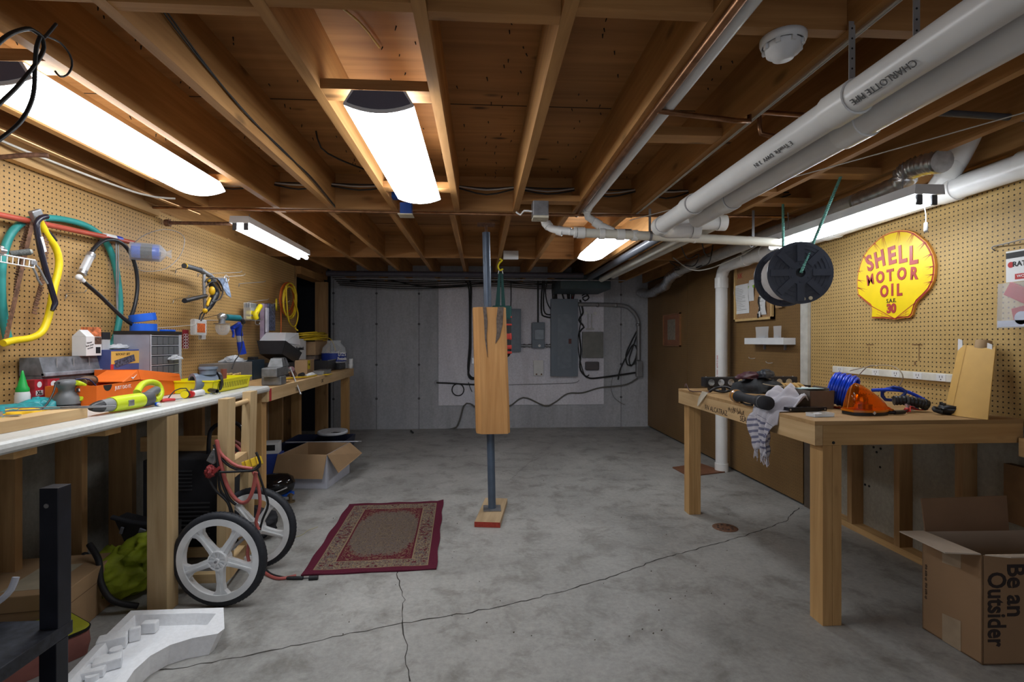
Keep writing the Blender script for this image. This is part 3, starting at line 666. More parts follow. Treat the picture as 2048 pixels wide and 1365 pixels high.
o = M().box(0.235, 0.395, 5.27, 5.31, 2.165, 2.255, 0.004).build('wall_box', WPLAS); tag(o, 'white box fixed on the far blocking right of the column', 'box')
M().box(1.16, 1.178, 1.35, 1.36, 2.0, 2.42)
for x, y, l in ((1.03, 1.33, 'left'), (1.10, 1.20, 'right')):
    o = M().box(x-0.009, x+0.009, y-0.001, y+0.001, 2.0, 2.41); 
    for k in range(12): o.use(DSTEEL); 
    m2 = M(); m2.use(plain('strap_metal', (0.40, 0.40, 0.40), 0.4, 0.4)).box(x-0.009, x+0.009, y-0.001, y+0.001, 2.0, 2.19)
    m2.use(INK)
    for k in range(6): m2.cyl((x, y-0.0016, 2.03+k*0.028), (x, y-0.001, 2.03+k*0.028), 0.003, n=6)
    tag(m2.build('hanger_strap', None), '%s perforated metal strap holding the thick white drains' % l, 'strap', 'hanger straps')
# wires
WB = plain('black_wire', (0.018, 0.018, 0.018), 0.5); WW = plain('white_wire', (0.55, 0.53, 0.48), 0.5); WY = plain('yellow_wire', (0.50, 0.38, 0.14), 0.5)
def wire(label, pts, r=0.003, mat=WB, name='cable', cat='cable', group=None, n=6, step=0.05, closed=False):
    return tag(M().tube(pts, r, n, step, closed=closed).build(name, mat), label, cat, group)
wire('twin dark cable stapled along the joist, third bay', [(-0.957, 1.42, 2.33), (-0.957, 1.7, 2.27), (-0.96, 2.1, 2.235), (-0.963, 2.5, 2.225), (-0.96, 2.9, 2.23), (-0.958, 3.35, 2.19)])
wire('second dark cable stapled along the joist, third bay', [(-0.955, 1.42, 2.345), (-0.955, 1.72, 2.275), (-0.957, 2.1, 2.228), (-0.96, 2.5, 2.23), (-0.957, 2.9, 2.215), (-0.956, 3.35, 2.18)])
for i, off in enumerate((0, 0.008)):
    wire('pale cable %s stapled under the joist right of the smoke alarm' % ('nearer' if i == 0 else 'farther'), [(1.066+off, 0.8, 2.175), (1.068+off, 1.6, 2.174), (1.066+off, 2.5, 2.175), (1.067+off, 3.4, 2.175)], 0.0032, WW)
wire('thin pale wire strung low across the right side of the ceiling', [(1.02, 3.38, 2.13), (1.6, 2.4, 2.13), (2.1, 1.5, 2.14), (2.3, 1.1, 2.15)], 0.0025, WW)
wire('yellow cable drooping from the joist above the middle light', [(-0.555, 1.35, 2.36), (-0.54, 1.45, 2.33), (-0.50, 1.6, 2.39), (-0.42, 1.75, 2.40), (-0.38, 1.9, 2.40)], 0.004, WY)
wire('dark cable bent down beside the middle light', [(-0.87, 2.7, 2.41), (-0.85, 2.72, 2.33), (-0.78, 2.8, 2.30), (-0.62, 3.0, 2.29)], 0.005)
k = 0
for i in range(1, 11):
    x0, x1 = JX0[i]+0.02, JX0[i+1]-0.02
    names = ['black', 'pale', 'lower black']
    for j, (mt, dz) in enumerate(((WB, 0.0), (WW, -0.006), (WB, -0.02))):
        if i in (9, 10) and j == 1: continue
        sag = rng.uniform(0.0, 0.02)+0.015*j; z = 2.325+dz
        wire('%s cable running through the joists, bay %s from the left' % (names[j], ordn[i]), [(x0, 3.32-0.01*j, z), ((x0+x1)/2, 3.30-0.01*j, z-sag), (x1, 3.32-0.01*j, z)], 0.005, mt, group='cables through the joists')
for i in range(5):
    y0 = 6.9+0.08*i; z = 2.16-0.016*i
    wire('black cable strung along the top of the back wall, strand %s' % ordn[i], [(-2.0, y0, z), (-1.0, y0+.05, z-0.02-0.006*i), (0.1, y0, z+0.0), (0.9, y0+.05, z-0.03), (1.6, y0, z)], 0.007)
# dark cables in the bay beside the paired drains
wire('black cable along the joist beside the thick drain pipes', [(1.09, 1.3, 2.33), (1.10, 1.9, 2.30), (1.09, 2.6, 2.28), (1.085, 3.3, 2.24)], 0.008)
wire('second black cable beside the thick drain pipes', [(1.09, 1.4, 2.29), (1.10, 2.0, 2.26), (1.09, 2.7, 2.24)], 0.006)
wire('tangled black cable around the vent pipe, upper right', [(1.75, 4.3, 2.16), (1.9, 4.5, 2.06), (2.05, 4.6, 2.12), (2.12, 4.9, 2.05), (2.0, 5.2, 2.15), (2.15, 5.3, 2.08), (2.2, 5.6, 2.13), (2.28, 4.9, 2.14), (2.3, 4.4, 2.15)], 0.005)
wire('looped black cable hanging over the vent pipe', [(1.85, 4.1, 2.17), (1.9, 4.15, 2.05), (1.98, 4.2, 2.03), (2.02, 4.25, 2.14), (2.1, 4.5, 2.02), (2.16, 4.9, 2.04), (2.3, 4.6, 2.1)], 0.005)
wire('grey cable looped below the vent pipe', [(2.0, 5.1, 2.17), (2.1, 4.9, 2.02), (2.2, 4.7, 2.0), (2.3, 4.3, 2.06), (2.38, 4.1, 2.14)], 0.006, WW)
# black cord bundle at top left
t = thing('cord_bundle', 'dark cord looped over a nail on the joist, upper left corner', 'cord', tuple(AX(85, 75, -0.95)))
P = lambda px, py, x=-0.96: AX(px, py, x)
nail = AX(90, 72, -1.0)
M().tube([P(112, 48, -1.005), P(92, 72, -0.985), P(84, 78, -0.96)], 0.0035, 6).build('tie', INK, t, world=True)
M().tube([P(-30, 110), P(10, 75), P(35, 62), P(62, 58), P(84, 74)], 0.0045, 8, 0.01).build('upper_loop', WB, t, world=True)
M().tube([P(84, 74), P(88, 95), P(78, 118), P(62, 140), P(30, 178), P(-20, 225)], 0.004, 8, 0.01).build('strand', WB, t, world=True)
M().tube([P(80, 74), P(73, 95), P(70, 130), P(68, 180), P(58, 215), P(35, 250), P(-15, 290)], 0.004, 8, 0.01).build('strand', WB, t, world=True)
M().tube([P(92, 72), P(120, 85), P(140, 110), P(144, 132), P(134, 150), P(120, 153), P(110, 142)], 0.0022, 6, 0.01).build('thin_loop', WB, t, world=True)

# ================= column, rug, floor things =================
CW = wood('column_block_wood', (0.66, 0.37, 0.15), (0.46, 0.22, 0.07), 2, knots=0.75, grain=0.8)
t = thing('steel_column', 'blue-grey steel post holding up the joists, standing on a plank', 'column', (0.083, 3.76, 0.04))
CB = plain('column_paint', (0.085, 0.115, 0.165), 0.35, 0.2, 0.12)
M().cyl((0, 0, 0.006), (-0.045, 0, 2.075), 0.029, n=24).build('post', CB, t)
M().cyl((-0.045, 0, 2.07), (-0.046, 0, 2.13), 0.010, n=12).box(-0.11, 0.02, -0.05, 0.05, 2.129, 2.138).build('jack_screw', RUST, t)
M().box(-0.065, 0.065, -0.065, 0.065, 0, 0.006).build('base_plate', DSTEEL, t)
t = thing('wood_block', 'big bare timber block sleeved around the steel post', 'timber', (0.083, 3.76, 0.622), R(4))
P0 = [(-0.09, -0.115), (0.10, -0.125), (0.125, -0.06), (0.12, 0.08), (-0.08, 0.09), (-0.125, 0.04), (-0.125, -0.07)]
m = M(); k = len(P0); lo = [(x*1.0+0.004, y, 0) for x, y in P0]; hi = [(x*0.97-0.024, y, 0.925) for x, y in P0]
m.add(lo+hi, [tuple(range(k))[::-1], tuple(range(k, 2*k))]+[(i, (i+1) % k, k+(i+1) % k, k+i) for i in range(k)]); m.build('timber', CW, t)
m = M()
for pl in ([(-0.078, .925), (-.055, .925), (-.045, .82), (-.052, .72), (-.045, .56), (-.064, .70), (-.070, .84)], [(0.030, .925), (0.072, .925), (.066, .8), (.045, .71), (.012, .66), (.022, .74), (.020, .84)]):
    m.prism([(x-0.0, z-.001) for x, z in pl], -0.1275, -0.115, 'Y')
m.build('bark_streak', plain('grey_bark', (0.13, 0.10, 0.085), 0.85, var=0.4, scale=40), t)
t = thing('plank_base', 'worn plank with a red painted end under the steel post', 'plank', (0.083, 3.75, 0), R(-8.5))
M().box(-0.09, 0.09, -0.265, 0.27, 0, 0.038, 0.003).build('plank', wood('worn_plank', (0.56, 0.42, 0.26), (0.40, 0.29, 0.17), 1), t)
M().box(-0.0905, 0.0905, -0.267, -0.262, 0.001, 0.037).build('painted_end', plain('red_paint', (0.33, 0.035, 0.02), 0.6, var=0.25, scale=50), t, ).__setitem__('label', 'red painted plank end')
# rug
def rug_mat():
    m, nt, b = _new('rug_pattern')
    tc = N(nt, 'ShaderNodeTexCoord'); sp = N(nt, 'ShaderNodeSeparateXYZ'); nt.links.new(tc.outputs['Object'], sp.inputs[0])
    ax_ = math_(nt, 'ABSOLUTE', sp.outputs[0]); ay = math_(nt, 'ABSOLUTE', sp.outputs[1])
    W2, L2 = 0.37, 0.605
    ed = math_(nt, 'MINIMUM', math_(nt, 'SUBTRACT', W2, ax_), math_(nt, 'SUBTRACT', L2, ay))    # distance from the edge
    def nz(sc, det=2.0, dist=0.0):
        n = N(nt, 'ShaderNodeTexNoise', i_Scale=sc, i_Detail=det, i_Distortion=dist); 
        cb = N(nt, 'ShaderNodeCombineXYZ'); nt.links.new(ax_, cb.inputs[0]); nt.links.new(ay, cb.inputs[1]); nt.links.new(cb.outputs[0], n.inputs['Vector']); return n.outputs[0]
    n1 = nz(24.0, 3.0, 2.5); n2 = nz(34.0, 2.0, 1.5); n3 = nz(18.0, 2.0, 2.5)
    beige = (0.24, 0.175, 0.105); grey = (0.10, 0.08, 0.09); mar = (0.095, 0.014, 0.024); dk = (0.05, 0.035, 0.035)
    f1 = ramp(nt, [(0.0, beige), (0.42, beige), (0.45, dk), (0.47, grey), (0.52, grey), (0.54, beige), (0.60, (.30, .23, .15)), (0.63, dk), (0.66, grey)]); nt.links.new(n1, f1.inputs[0])
    f1.color_ramp.interpolation = 'LINEAR'
    ms = ramp(nt, [(0.58, (0, 0, 0)), (0.60, (1, 1, 1))]); nt.links.new(n2, ms.inputs[0])
    field = mixc(nt, f1.outputs[0], mar, ms.outputs[0])
    # inner panel
    fi = ramp(nt, [(0.35, (0.15, 0.11, 0.085)), (0.42, (0.21, 0.155, 0.10)), (0.46, dk), (0.5, (0.17, 0.125, 0.10)), (0.56, (0.10, 0.085, 0.085)), (0.60, (0.20, 0.15, 0.10)), (0.66, dk)]); nt.links.new(n1, fi.inputs[0])
    i1 = math_(nt, 'GREATER_THAN', ed, 0.155)
    # corner spandrels of the inner panel: maroon, scalloped towards the middle
    q = math_(nt, 'ADD', math_(nt, 'POWER', math_(nt, 'DIVIDE', ax_, 0.235), 2.6), math_(nt, 'POWER', math_(nt, 'DIVIDE', ay, 0.43), 2.6))
    q = math_(nt, 'ADD', q, math_(nt, 'MULTIPLY', math_(nt, 'SUBTRACT', n3, 0.5), 0.9))
    sp_ = math_(nt, 'GREATER_THAN', q, 0.80)
    sc_ = ramp(nt, [(0.50, mar), (0.55, beige), (0.58, mar)]); nt.links.new(n3, sc_.inputs[0])
    inner = mixc(nt, fi.outputs[0], sc_.outputs[0], sp_)
    a = mixc(nt, field, inner, i1)
    l1 = math_(nt, 'LESS_THAN', math_(nt, 'ABSOLUTE', math_(nt, 'SUBTRACT', ed, 0.147)), 0.004)
    a = mixc(nt, a, beige, l1)
    a = mixc(nt, a, mar, math_(nt, 'LESS_THAN', math_(nt, 'ABSOLUTE', math_(nt, 'SUBTRACT', ed, 0.157)), 0.005))
    a = mixc(nt, a, beige, math_(nt, 'LESS_THAN', ed, 0.056))
    a = mixc(nt, a, (0.10, 0.016, 0.032), math_(nt, 'LESS_THAN', ed, 0.050))
    fn = N(nt, 'ShaderNodeTexNoise', i_Scale=320.0); nt.links.new(tc.outputs['Object'], fn.inputs['Vector'])
    r2 = ramp(nt, [(0.3, (0.7, 0.7, 0.7)), (0.7, (1.15, 1.15, 1.15))]); nt.links.new(fn.outputs[0], r2.inputs[0])
    nt.links.new(mixc(nt, a, r2.outputs[0], 1.0, 'MULTIPLY'), b.inputs['Base Color']); b.inputs['Roughness'].default_value = 0.95
    b.inputs['Specular IOR Level'].default_value = 0.1
    return m
m = M(); rows = []
for j in range(25):
    rows.append([(-0.37+0.74*i/15+0.004*math.sin(j*.9), -0.605+1.21*j/24+0.003*math.sin(i), 0.007+0.0015*math.sin(i*1.3+j*.7)+(0.012 if (i == 15 and j == 24) else 0)) for i in range(16)])
m.sheet(rows); b0 = [[(x, y, 0.0005) for x, y, z in r] for r in rows]; m.sheet(b0)
m.sheet([rows[0], b0[0]]); m.sheet([rows[-1], b0[-1]]); m.sheet([[r[0] for r in rows], [r[0] for r in b0]]); m.sheet([[r[-1] for r in rows], [r[-1] for r in b0]])
rg = m.build('rug', rug_mat(), recenter=False); rg.location = (-0.648, 3.446, 0.0015); rg.rotation_euler = (0, 0, R(2.4))
tag(rg, 'small maroon bordered rug with a beige floral pattern on the concrete', 'rug')
# drain, mat board
t = thing('floor_drain', 'round rusty drain cover set in the floor', 'drain', (1.695, 3.38, 0), 0)
m = M().use(RUST).lathe([(0, 0.004), (0.078, 0.004), (0.085, 0.001)], 28).use(INK)
for k in range(8): a = k*PI/4; m.cyl((0.05*math.cos(a), 0.05*math.sin(a), 0.0042), (0.05*math.cos(a), 0.05*math.sin(a), 0.0048), 0.009, n=8)
m.build('cover', None, t)
q = [AZ(1345, 937, 0), AZ(1400, 929, 0), AZ(1450, 946, 0), AZ(1378, 955, 0)]
m = M(); m.hexa([(p.x, p.y, 0.001) for p in q]+[(p.x, p.y, 0.012) for p in q]); tag(m.build('floor_board', plain('red_brown_board', (0.20, 0.085, 0.045), 0.6)), 'reddish-brown square board lying flat by the white soil pipe', 'board')
# ================= back wall =================
def B(px, py, y=YB): return AY(px, py, y)
def brect(m, x0, y0, x1, y1, d0, d1, bev=0):
    a = B(x0, y0, YB-d1); b = B(x1, y1, YB-d1); m.box(a.x, b.x, YB-d1, YB-d0, b.z, a.z, bev); return m
PB = concrete('painted_plywood', (0.80, 0.79, 0.86), (0.68, 0.67, 0.74), 1.6, 0.7, 0.18, streak=1)
m = M(); a = B(877, 562); b = B(1207, 809)
xa, xm, xb = a.x, B(1010, 600).x, b.x
for x0, x1 in ((xa, xm-0.002), (xm+0.002, xb)):
    o = M().box(x0, x1, YB-0.016, YB-0.001, b.z, 2.17).build('backing_board', PB); tag(o, '%s white painted plywood board on the back wall' % ('left' if x0 == xa else 'right'), 'board', 'painted boards on the back wall')
EG2 = plain('panel_grey_dark', (0.20, 0.20, 0.185), 0.5)
t = thing('breaker_panel', 'tall blue-grey electrical breaker panel with a door', 'electrical panel', tuple(B(1128, 753, YB-0.02)))
p0, p1 = B(1102, 598, YB-.1), B(1156, 753, YB-.1)
M().box(p0.x, p1.x, YB-0.10, YB-0.017, p1.z, p0.z, 0.004).build('cabinet', EGREY, t, world=True)
d0, d1 = B(1115, 628, YB-.1), B(1144, 738, YB-.1)
M().box(d0.x, d1.x, YB-0.106, YB-0.1, d1.z, d0.z, 0.002).build('door', plain('panel_door_paint', (0.175, 0.21, 0.255), 0.4), t, world=True)
d0, d1 = B(1137, 678, YB-.1), B(1142.5, 688, YB-.1)
M().box(d0.x, d1.x, YB-0.112, YB-0.106, d1.z, d0.z).build('latch', plain('latch_red', (0.09, 0.02, 0.015), 0.4), t, world=True)
t = thing('disconnect_box', 'small blue-grey electrical box with a square window cover', 'electrical box', tuple(B(1078, 697, YB-.02)))
p0, p1 = B(1064, 645, YB-.1), B(1090, 697, YB-.1)
M().box(p0.x, p1.x, YB-0.10, YB-0.017, p1.z, p0.z, 0.012).build('cabinet', EGREY, t, world=True)
d0, d1 = B(1069, 659, YB-.1), B(1088, 680, YB-.1); M().box(d0.x, d1.x, YB-0.112, YB-0.10, d1.z, d0.z, 0.008).build('window_cover', plain('cover_grey', (0.24, 0.28, 0.33), 0.3), t, world=True)
d0 = B(1079, 692, YB-.1); M().cyl((d0.x, YB-.1, d0.z), (d0.x, YB-.106, d0.z), 0.02, n=14).build('knob', WPLAS, t, world=True)
t = thing('electrical_cabinet', 'blue-grey electrical cabinet half hidden behind the hanging red and black bag', 'electrical cabinet', tuple(B(1030, 705, YB-.02)))
p0, p1 = B(1012, 618, YB-.09), B(1042, 704, YB-.09); M().box(p0.x, p1.x, YB-0.09, YB-0.017, p1.z, p0.z, 0.004).build('cabinet', EGREY, t, world=True)
d0, d1 = B(1016, 623, YB-.09), B(1039, 699, YB-.09); M().box(d0.x, d1.x, YB-0.096, YB-0.09, d1.z, d0.z, 0.002).build('door', MATS['panel_door_paint'], t, world=True)
def wbox(name, label, cat, r, d, mat, extra=None, bev=0.006):
    t = thing(name, label, cat, tuple(B((r[0]+r[2])/2, r[3], YB-.02))); p0, p1 = B(r[0], r[1], YB-d), B(r[2], r[3], YB-d)
    M().box(p0.x, p1.x, YB-d, YB-0.017, p1.z, p0.z, bev).build('housing', mat, t, world=True)
    if extra: extra(t)
    return t
def ex(t):
    for px in (1073, 1083): p = B(px, 749, YB-.05); M().cyl((p.x, YB-.05, p.z), (p.x, YB-.056, p.z), 0.012, n=10).build('screw', RUST, t, world=True)
wbox('wall_box', 'small white box below the window-cover box, back wall', 'box', (1067, 721, 1087, 752), 0.05, WPLAS, ex)
wbox('wall_box', 'olive-grey flat cabinet right of the breaker panel', 'box', (1165, 664, 1207, 716), 0.06, EG2)
def ex2(t):
    p = B(1185, 733, YB-.07); M().cyl((p.x-.1, YB-.04, p.z), (p.x+.1, YB-.04, p.z), 0.03, n=8).build('terminal_cap', DGREY, t, world=True)
wbox('wall_box', 'dark grey rounded box below the olive cabinet', 'box', (1171, 724, 1199, 741), 0.07, plain('dark_taupe', (0.10, 0.09, 0.095), 0.5), ex2, 0.02)
t = thing('wall_bracket', 'pale antenna-like metal bracket above the olive cabinet', 'bracket', tuple(B(1180, 662, YB-.03)))
m = M()
for px in (1176, 1183): p0, p1 = B(px, 628, YB-.03), B(px, 660, YB-.03); m.box(p0.x-.006, p0.x+.006, YB-.035, YB-.018, p1.z, p0.z)
p0, p1 = B(1172, 657, YB-.03), B(1188, 660, YB-.03); m.box(p0.x, p1.x, YB-.04, YB-.018, p1.z, p0.z)
m.build('bracket', plain('bracket_grey', (0.42, 0.42, 0.42), 0.4, 0.3), t, world=True)
for px in (1171, 1190): p = B(px, 627, YB-.03); M().cyl((p.x, YB-.04, p.z), (p.x, YB-.017, p.z), 0.024, n=14).build('knob', WPLAS, t, world=True)
# rigid conduit going right then down into a meter sleeve
GC = plain('conduit_grey', (0.27, 0.27, 0.28), 0.4, 0.3)
t = thing('conduit', 'thick grey conduit bending down the right end of the back wall', 'conduit', tuple(B(1278, 750, YB-.05)))
M().tube([B(x, y, YB-.06) for x, y in ((1156, 609), (1240, 611), (1262, 620), (1275, 638), (1277, 660), (1277, 720))], 0.030, 14, .03).build('pipe', GC, t, world=True)
p0, p1 = B(1272, 722, YB-.06), B(1284, 754, YB-.06); M().box(p0.x, p1.x, YB-.10, YB-.02, p1.z, p0.z, 0.01).build('conduit_body', GC, t, world=True)
for x, y in ((1195, 610), (1232, 611), (1276, 650)): p = B(x, y, YB-.06); M().sphere(tuple(p), 0.036, 10).build('fitting', DSTEEL, t, world=True)
for a, b, l in (((1042, 692), (1064, 692), 'short fittings between the hidden cabinet and the window-cover box'), ((1090, 692), (1102, 692), 'short fittings between the window-cover box and the breaker panel')):
    p, q = B(*a, YB-.05), B(*b, YB-.05); tag(M().cyl(tuple(p), tuple(q), 0.018, n=10).cyl(tuple(p.lerp(q, .2)), tuple(p.lerp(q, .4)), 0.028, n=8).cyl(tuple(p.lerp(q, .65)), tuple(p.lerp(q, .85)), 0.028, n=8).build('conduit', DSTEEL), l, 'conduit')
def bw(label, pts, r=0.008, mat=WB, d=0.03, **k): return wire(label, [B(x, y, YB-d) for x, y in pts], r, mat, step=.04, **k)
bw('thick black cable dropping down the white board left of the column', [(938, 560), (942, 575), (941, 640), (941, 700), (938, 730), (937, 750), (942, 758), (950, 758)], 0.016)
bw('second black cable dropping left of the column', [(930, 562), (938, 580), (939, 680), (936, 740), (946, 756), (955, 752)], 0.010)
bw('black cable into the window-cover box', [(1076, 562), (1076, 600), (1076, 646)], 0.012)
bw('black cable bent into the side of the breaker panel', [(1086, 562), (1083, 590), (1083, 625), (1088, 633), (1102, 636)], 0.012)
bw('second black cable bent into the side of the breaker panel', [(1089, 562), (1087, 600), (1088, 622), (1093, 629), (1102, 630)], 0.010)
bw('black cable curving into the top left of the breaker panel', [(1096, 562), (1091, 580), (1094, 605), (1102, 620)], 0.008)
for i, (a, b_) in enumerate(((1106, 1106), (1112, 1112), (1115, 1113), (1121, 1128), (1133, 1136), (1141, 1139), (1147, 1143), (1152, 1146), (1110, 1109))):
    bw('black cable dropping into the top of the breaker panel, %s of the bunch' % ordn[i], [(a, 560), (a+rng.uniform(-3, 3), 578), (b_, 599)], rng.uniform(.009, .014), group='cables into the breaker panel')
bw('small red cable tangle at the top of the breaker panel', [(1146, 575), (1150, 585), (1144, 597), (1149, 600)], 0.007, REDINK)
bw('messy black wires right of the breaker panel', [(1160, 600), (1166, 625), (1158, 640), (1168, 655), (1159, 665), (1162, 700), (1160, 735), (1168, 750), (1180, 757), (1207, 755), (1275, 745)], 0.013)
bw('thinner black wire right of the breaker panel', [(1158, 610), (1162, 640), (1156, 680), (1160, 720), (1170, 752), (1178, 750)], 0.007)
bw('small black wire coil right of the breaker panel top', [(1164, 592), (1172, 588), (1178, 596), (1170, 602), (1165, 596), (1174, 592)], 0.010)
bw('black cable loops hanging left of the grey conduit', [(1274, 662), (1262, 685), (1252, 710), (1255, 730), (1268, 728), (1274, 700), (1266, 690), (1252, 715), (1240, 740), (1236, 760)], 0.010)
bw('second black cable loop left of the grey conduit', [(1275, 668), (1264, 700), (1258, 720), (1263, 732), (1273, 712), (1276, 690)], 0.009)
bw('grey cable draped low across the back wall', [(1275, 757), (1250, 770), (1200, 776), (1165, 786), (1135, 788), (1110, 805), (1090, 812), (1055, 797), (1040, 798), (1020, 812), (1000, 812), (960, 818), (940, 808), (928, 812), (918, 845), (905, 858), (850, 862), (760, 865)], 0.011, plain('grey_cord', (0.13, 0.125, 0.11), 0.6))
bw('black coiled cable loop on the white board', [(916+12*math.cos(a), 780+12*math.sin(a)) for a in [k*PI/5 for k in range(11)]], 0.008)
bw('black cable running level across the white board to a wall plate', [(873, 766), (900, 767), (930, 769), (958, 770)], 0.012)
bw('thin grey wire running level across the lower white board', [(1018, 770), (1060, 769), (1100, 768), (1150, 766), (1158, 760)], 0.004, GREY)
bw('thin black wire dangling by the coiled loop', [(937, 765), (940, 775), (944, 784)], 0.005)
bw('thin pale wire dangling at the right of the back wall', [(1225, 755), (1222, 775), (1228, 795), (1245, 808), (1250, 809)], 0.004, GREY)
bw('thin black wire hanging left of the hidden cabinet', [(1022, 562), (1022, 600), (1021, 620)], 0.007)
bw('black wire hooked at the top left of the back wall', [(700, 563), (770, 560), (830, 571), (880, 575), (940, 570), (1000, 562)], 0.010)
bw('second black wire along the top right of the white board', [(1005, 560), (1040, 568), (1075, 570), (1120, 560)], 0.008)
o = M(); p = B(873, 766, YB-.03); o.cyl((p.x, YB-.03, p.z), (p.x, YB-.001, p.z), 0.035, n=16); tag(o.build('cable_plate', DSTEEL), 'round grey plate where a black cable leaves the wall', 'plate')
t = thing('wall_outlet', 'small silver outlet box with looped cables left of the column', 'outlet', tuple(B(950, 752, YB-.03)))
p0, p1 = B(944, 716, YB-.05), B(954, 728, YB-.05); M().box(p0.x, p1.x, YB-.05, YB-.017, p1.z, p0.z).build('box', STEEL, t, world=True)
o = M().box(-1.95, -1.90, 7.2, 7.24, 1.98, 2.17); p = B(656, 560, 6.9)
# hanging bag behind the column
BG = plain('bag_black', (0.02, 0.02, 0.022), 0.7); BR = plain('bag_red', (0.42, 0.035, 0.025), 0.6); BT = plain('bag_green', (0.01, 0.06, 0.055), 0.7)
yb = 5.3; Q = lambda px, py, y=yb: AY(px, py, y)
t = thing('tool_bag', 'red and black long bag hung by dark green straps from a yellow hook', 'bag', tuple(Q(1010, 717)))
hk = M(); hk.tube([Q(999, 518), Q(1004, 521), Q(998, 527), Q(996, 535), Q(1000, 541), Q(1006, 538)], 0.010, 8, .01).build('hook', YEL, t, world=True)
M().tube([Q(998, 540), Q(996, 548)], 0.006, 6).build('clip', STEEL, t, world=True); M().tube([Q(1004, 540), Q(1006, 548)], 0.006, 6).build('clip', STEEL, t, world=True)
m = M()
for (a, b_, c, d) in ((997, 1001, 990, 1000), (1002, 1006, 1003, 1011)):
    v = [Q(a, 546), Q(b_, 546), Q(d, 618), Q(c, 618)]; m.hexa([tuple(p) for p in v]+[tuple(p+Vector((0, .01, 0))) for p in v])
m.build('strap', BT, t, world=True)
def bag(z0, z1, x0, x1, mat, name, d=0.05, lab=None):
    p0, p1 = Q(x0, z0), Q(x1, z1); o = M().box(p0.x, p1.x, yb-d, yb+d, p1.z, p0.z, min(0.02, (p0.z-p1.z)*.3)).build(name, mat, t, world=True); return o
bag(612, 640, 984, 1023, BT, 'upper_pouch')
bag(630, 700, 996, 1022, BG, 'bag_body', 0.045)
for a, b_ in ((633, 637), (648, 652), (666, 681), (690, 699), (703, 708)): bag(a, b_, 998, 1023.3, BR, 'red_band', 0.048)
p0 = Q(1010, 700); M().sphere((p0.x+.0, yb, p0.z-.01), 0.066, 14, (1, .7, 1.2)).build('bag_tip', BG, t, world=True)
# framed picture on right brown wall, cork board, small shelf
def RW(px, py, x=2.525): return AX(px, py, x)
def rwrect(m, px0, px1, zt, zb, x0, x1, bev=0):
    ya, yb_ = RW(px0, 600).y, RW(px1, 600).y; return m.box(x0, x1, min(ya, yb_), max(ya, yb_), zb, zt, bev)
t = thing('picture_frame', 'small copper framed drawing on the far brown pegboard', 'picture', (2.525, RW(1345, 600).y, RW(1345, 693).z))
zt, zb = RW(1345, 628).z, RW(1345, 693).z
GF = plain('copper_frame', (0.45, 0.22, 0.10), 0.35, 0.6)
ya, yc = RW(1362, 600).y, RW(1328, 600).y
fr = M().box(2.505, 2.527, ya, yc, zt-.015, zt).box(2.505, 2.527, ya, yc, zb, zb+.015).box(2.505, 2.527, ya, ya+.018, zb, zt).box(2.505, 2.527, yc-.018, yc, zb, zt); fr.build('frame', GF, t, world=True)
M().box(2.515, 2.526, ya+.01, yc-.01, zb+.01, zt-.01).build('mat_board', plain('mat_brown', (0.28, 0.115, 0.06), 0.7), t, world=True)
ym, zm = (ya+yc)/2, (zb+zt)/2; M().box(2.512, 2.516, ym-.13, ym+.13, zm-.13, zm+.14).build('drawing', plain('drawing_paper', (0.26, 0.22, 0.17), 0.8, var=.25, scale=40), t, world=True)
t = thing('cork_board', 'wood framed cork board with pinned papers and keys', 'notice board', (2.50, 4.47, 1.49))
y0c, y1c, z0c, z1c = 4.155, 4.80, 1.49, 2.03
FRW = plain('pale_frame', (0.62, 0.42, 0.18), 0.5)
M().box(2.515, 2.527, y0c, y1c, z0c, z1c).build('cork', plain('cork', (0.37, 0.215, 0.10), 0.9, var=.2, scale=120), t, world=True)
M().box(2.495, 2.527, y0c, y1c, z1c-.02, z1c).box(2.495, 2.527, y0c, y1c, z0c, z0c+.022).box(2.495, 2.527, y0c, y0c+.022, z0c, z1c).box(2.495, 2.527, y1c-.022, y1c, z0c, z1c).build('frame', FRW, t, world=True)
text('XK', 0.07, REDINK, t, frame((2.514, 4.72, 1.93), (0, -1, 0), (0, 0, 1)), world=True)
def note(label, name, pxs, zt, zb, tilt=0, mat=PAPER, lines=0):
    ya, yb_ = RW(pxs[1], 600).y, RW(pxs[0], 600).y
    m = M(); rows = []
    for j in range(9):
        f = j/8; z = zt+(zb-zt)*f; bulge = 0.006+0.006*math.sin(f*5+ya*7)
        rows.append([(2.512-bulge, yb_-tilt*f, z), (2.511-bulge*1.4, (ya+yb_)/2-tilt*f, z), (2.512-bulge, ya-tilt*f, z)])
    m.use(mat).sheet(rows).sheet([[(x+.0012, y, z) for x, y, z in r] for r in rows])
    m.use(GPR)
    for k in range(lines):
        f = .12+.8*k/max(1, lines); z = zt+(zb-zt)*f; bulge = 0.006+0.006*math.sin(f*5+ya*7)
        L_ = rng.uniform(.4, .95); m.box(2.5085-bulge*1.3, 2.509-bulge*1.3, yb_-(yb_-ya)*.1-(yb_-ya)*.8*L_-tilt*f, yb_-(yb_-ya)*.1-tilt*f, z-.001, z+.001)
    return tag(m.build(name, None), label, 'paper', 'papers pinned to the cork board')
note('large white printed sheet pinned on the left of the cork board', 'paper_sheet', (1472, 1501), RW(1486, 570).z, RW(1486, 628).z, 0.0, lines=14)
o = note('narrow white tag with a green stripe pinned on the cork board', 'paper_tag', (1502, 1514), RW(1508, 560).z, RW(1508, 602).z, -0.03)
z_ = RW(1508, 574).z; M().box(2.4985, 2.4995, RW(1515, 600).y+.01, RW(1504, 600).y+.02, z_-.012, z_+.012).build('green_stripe', plain('green_print', (0.32, 0.55, 0.06), 0.6), o, world=True)
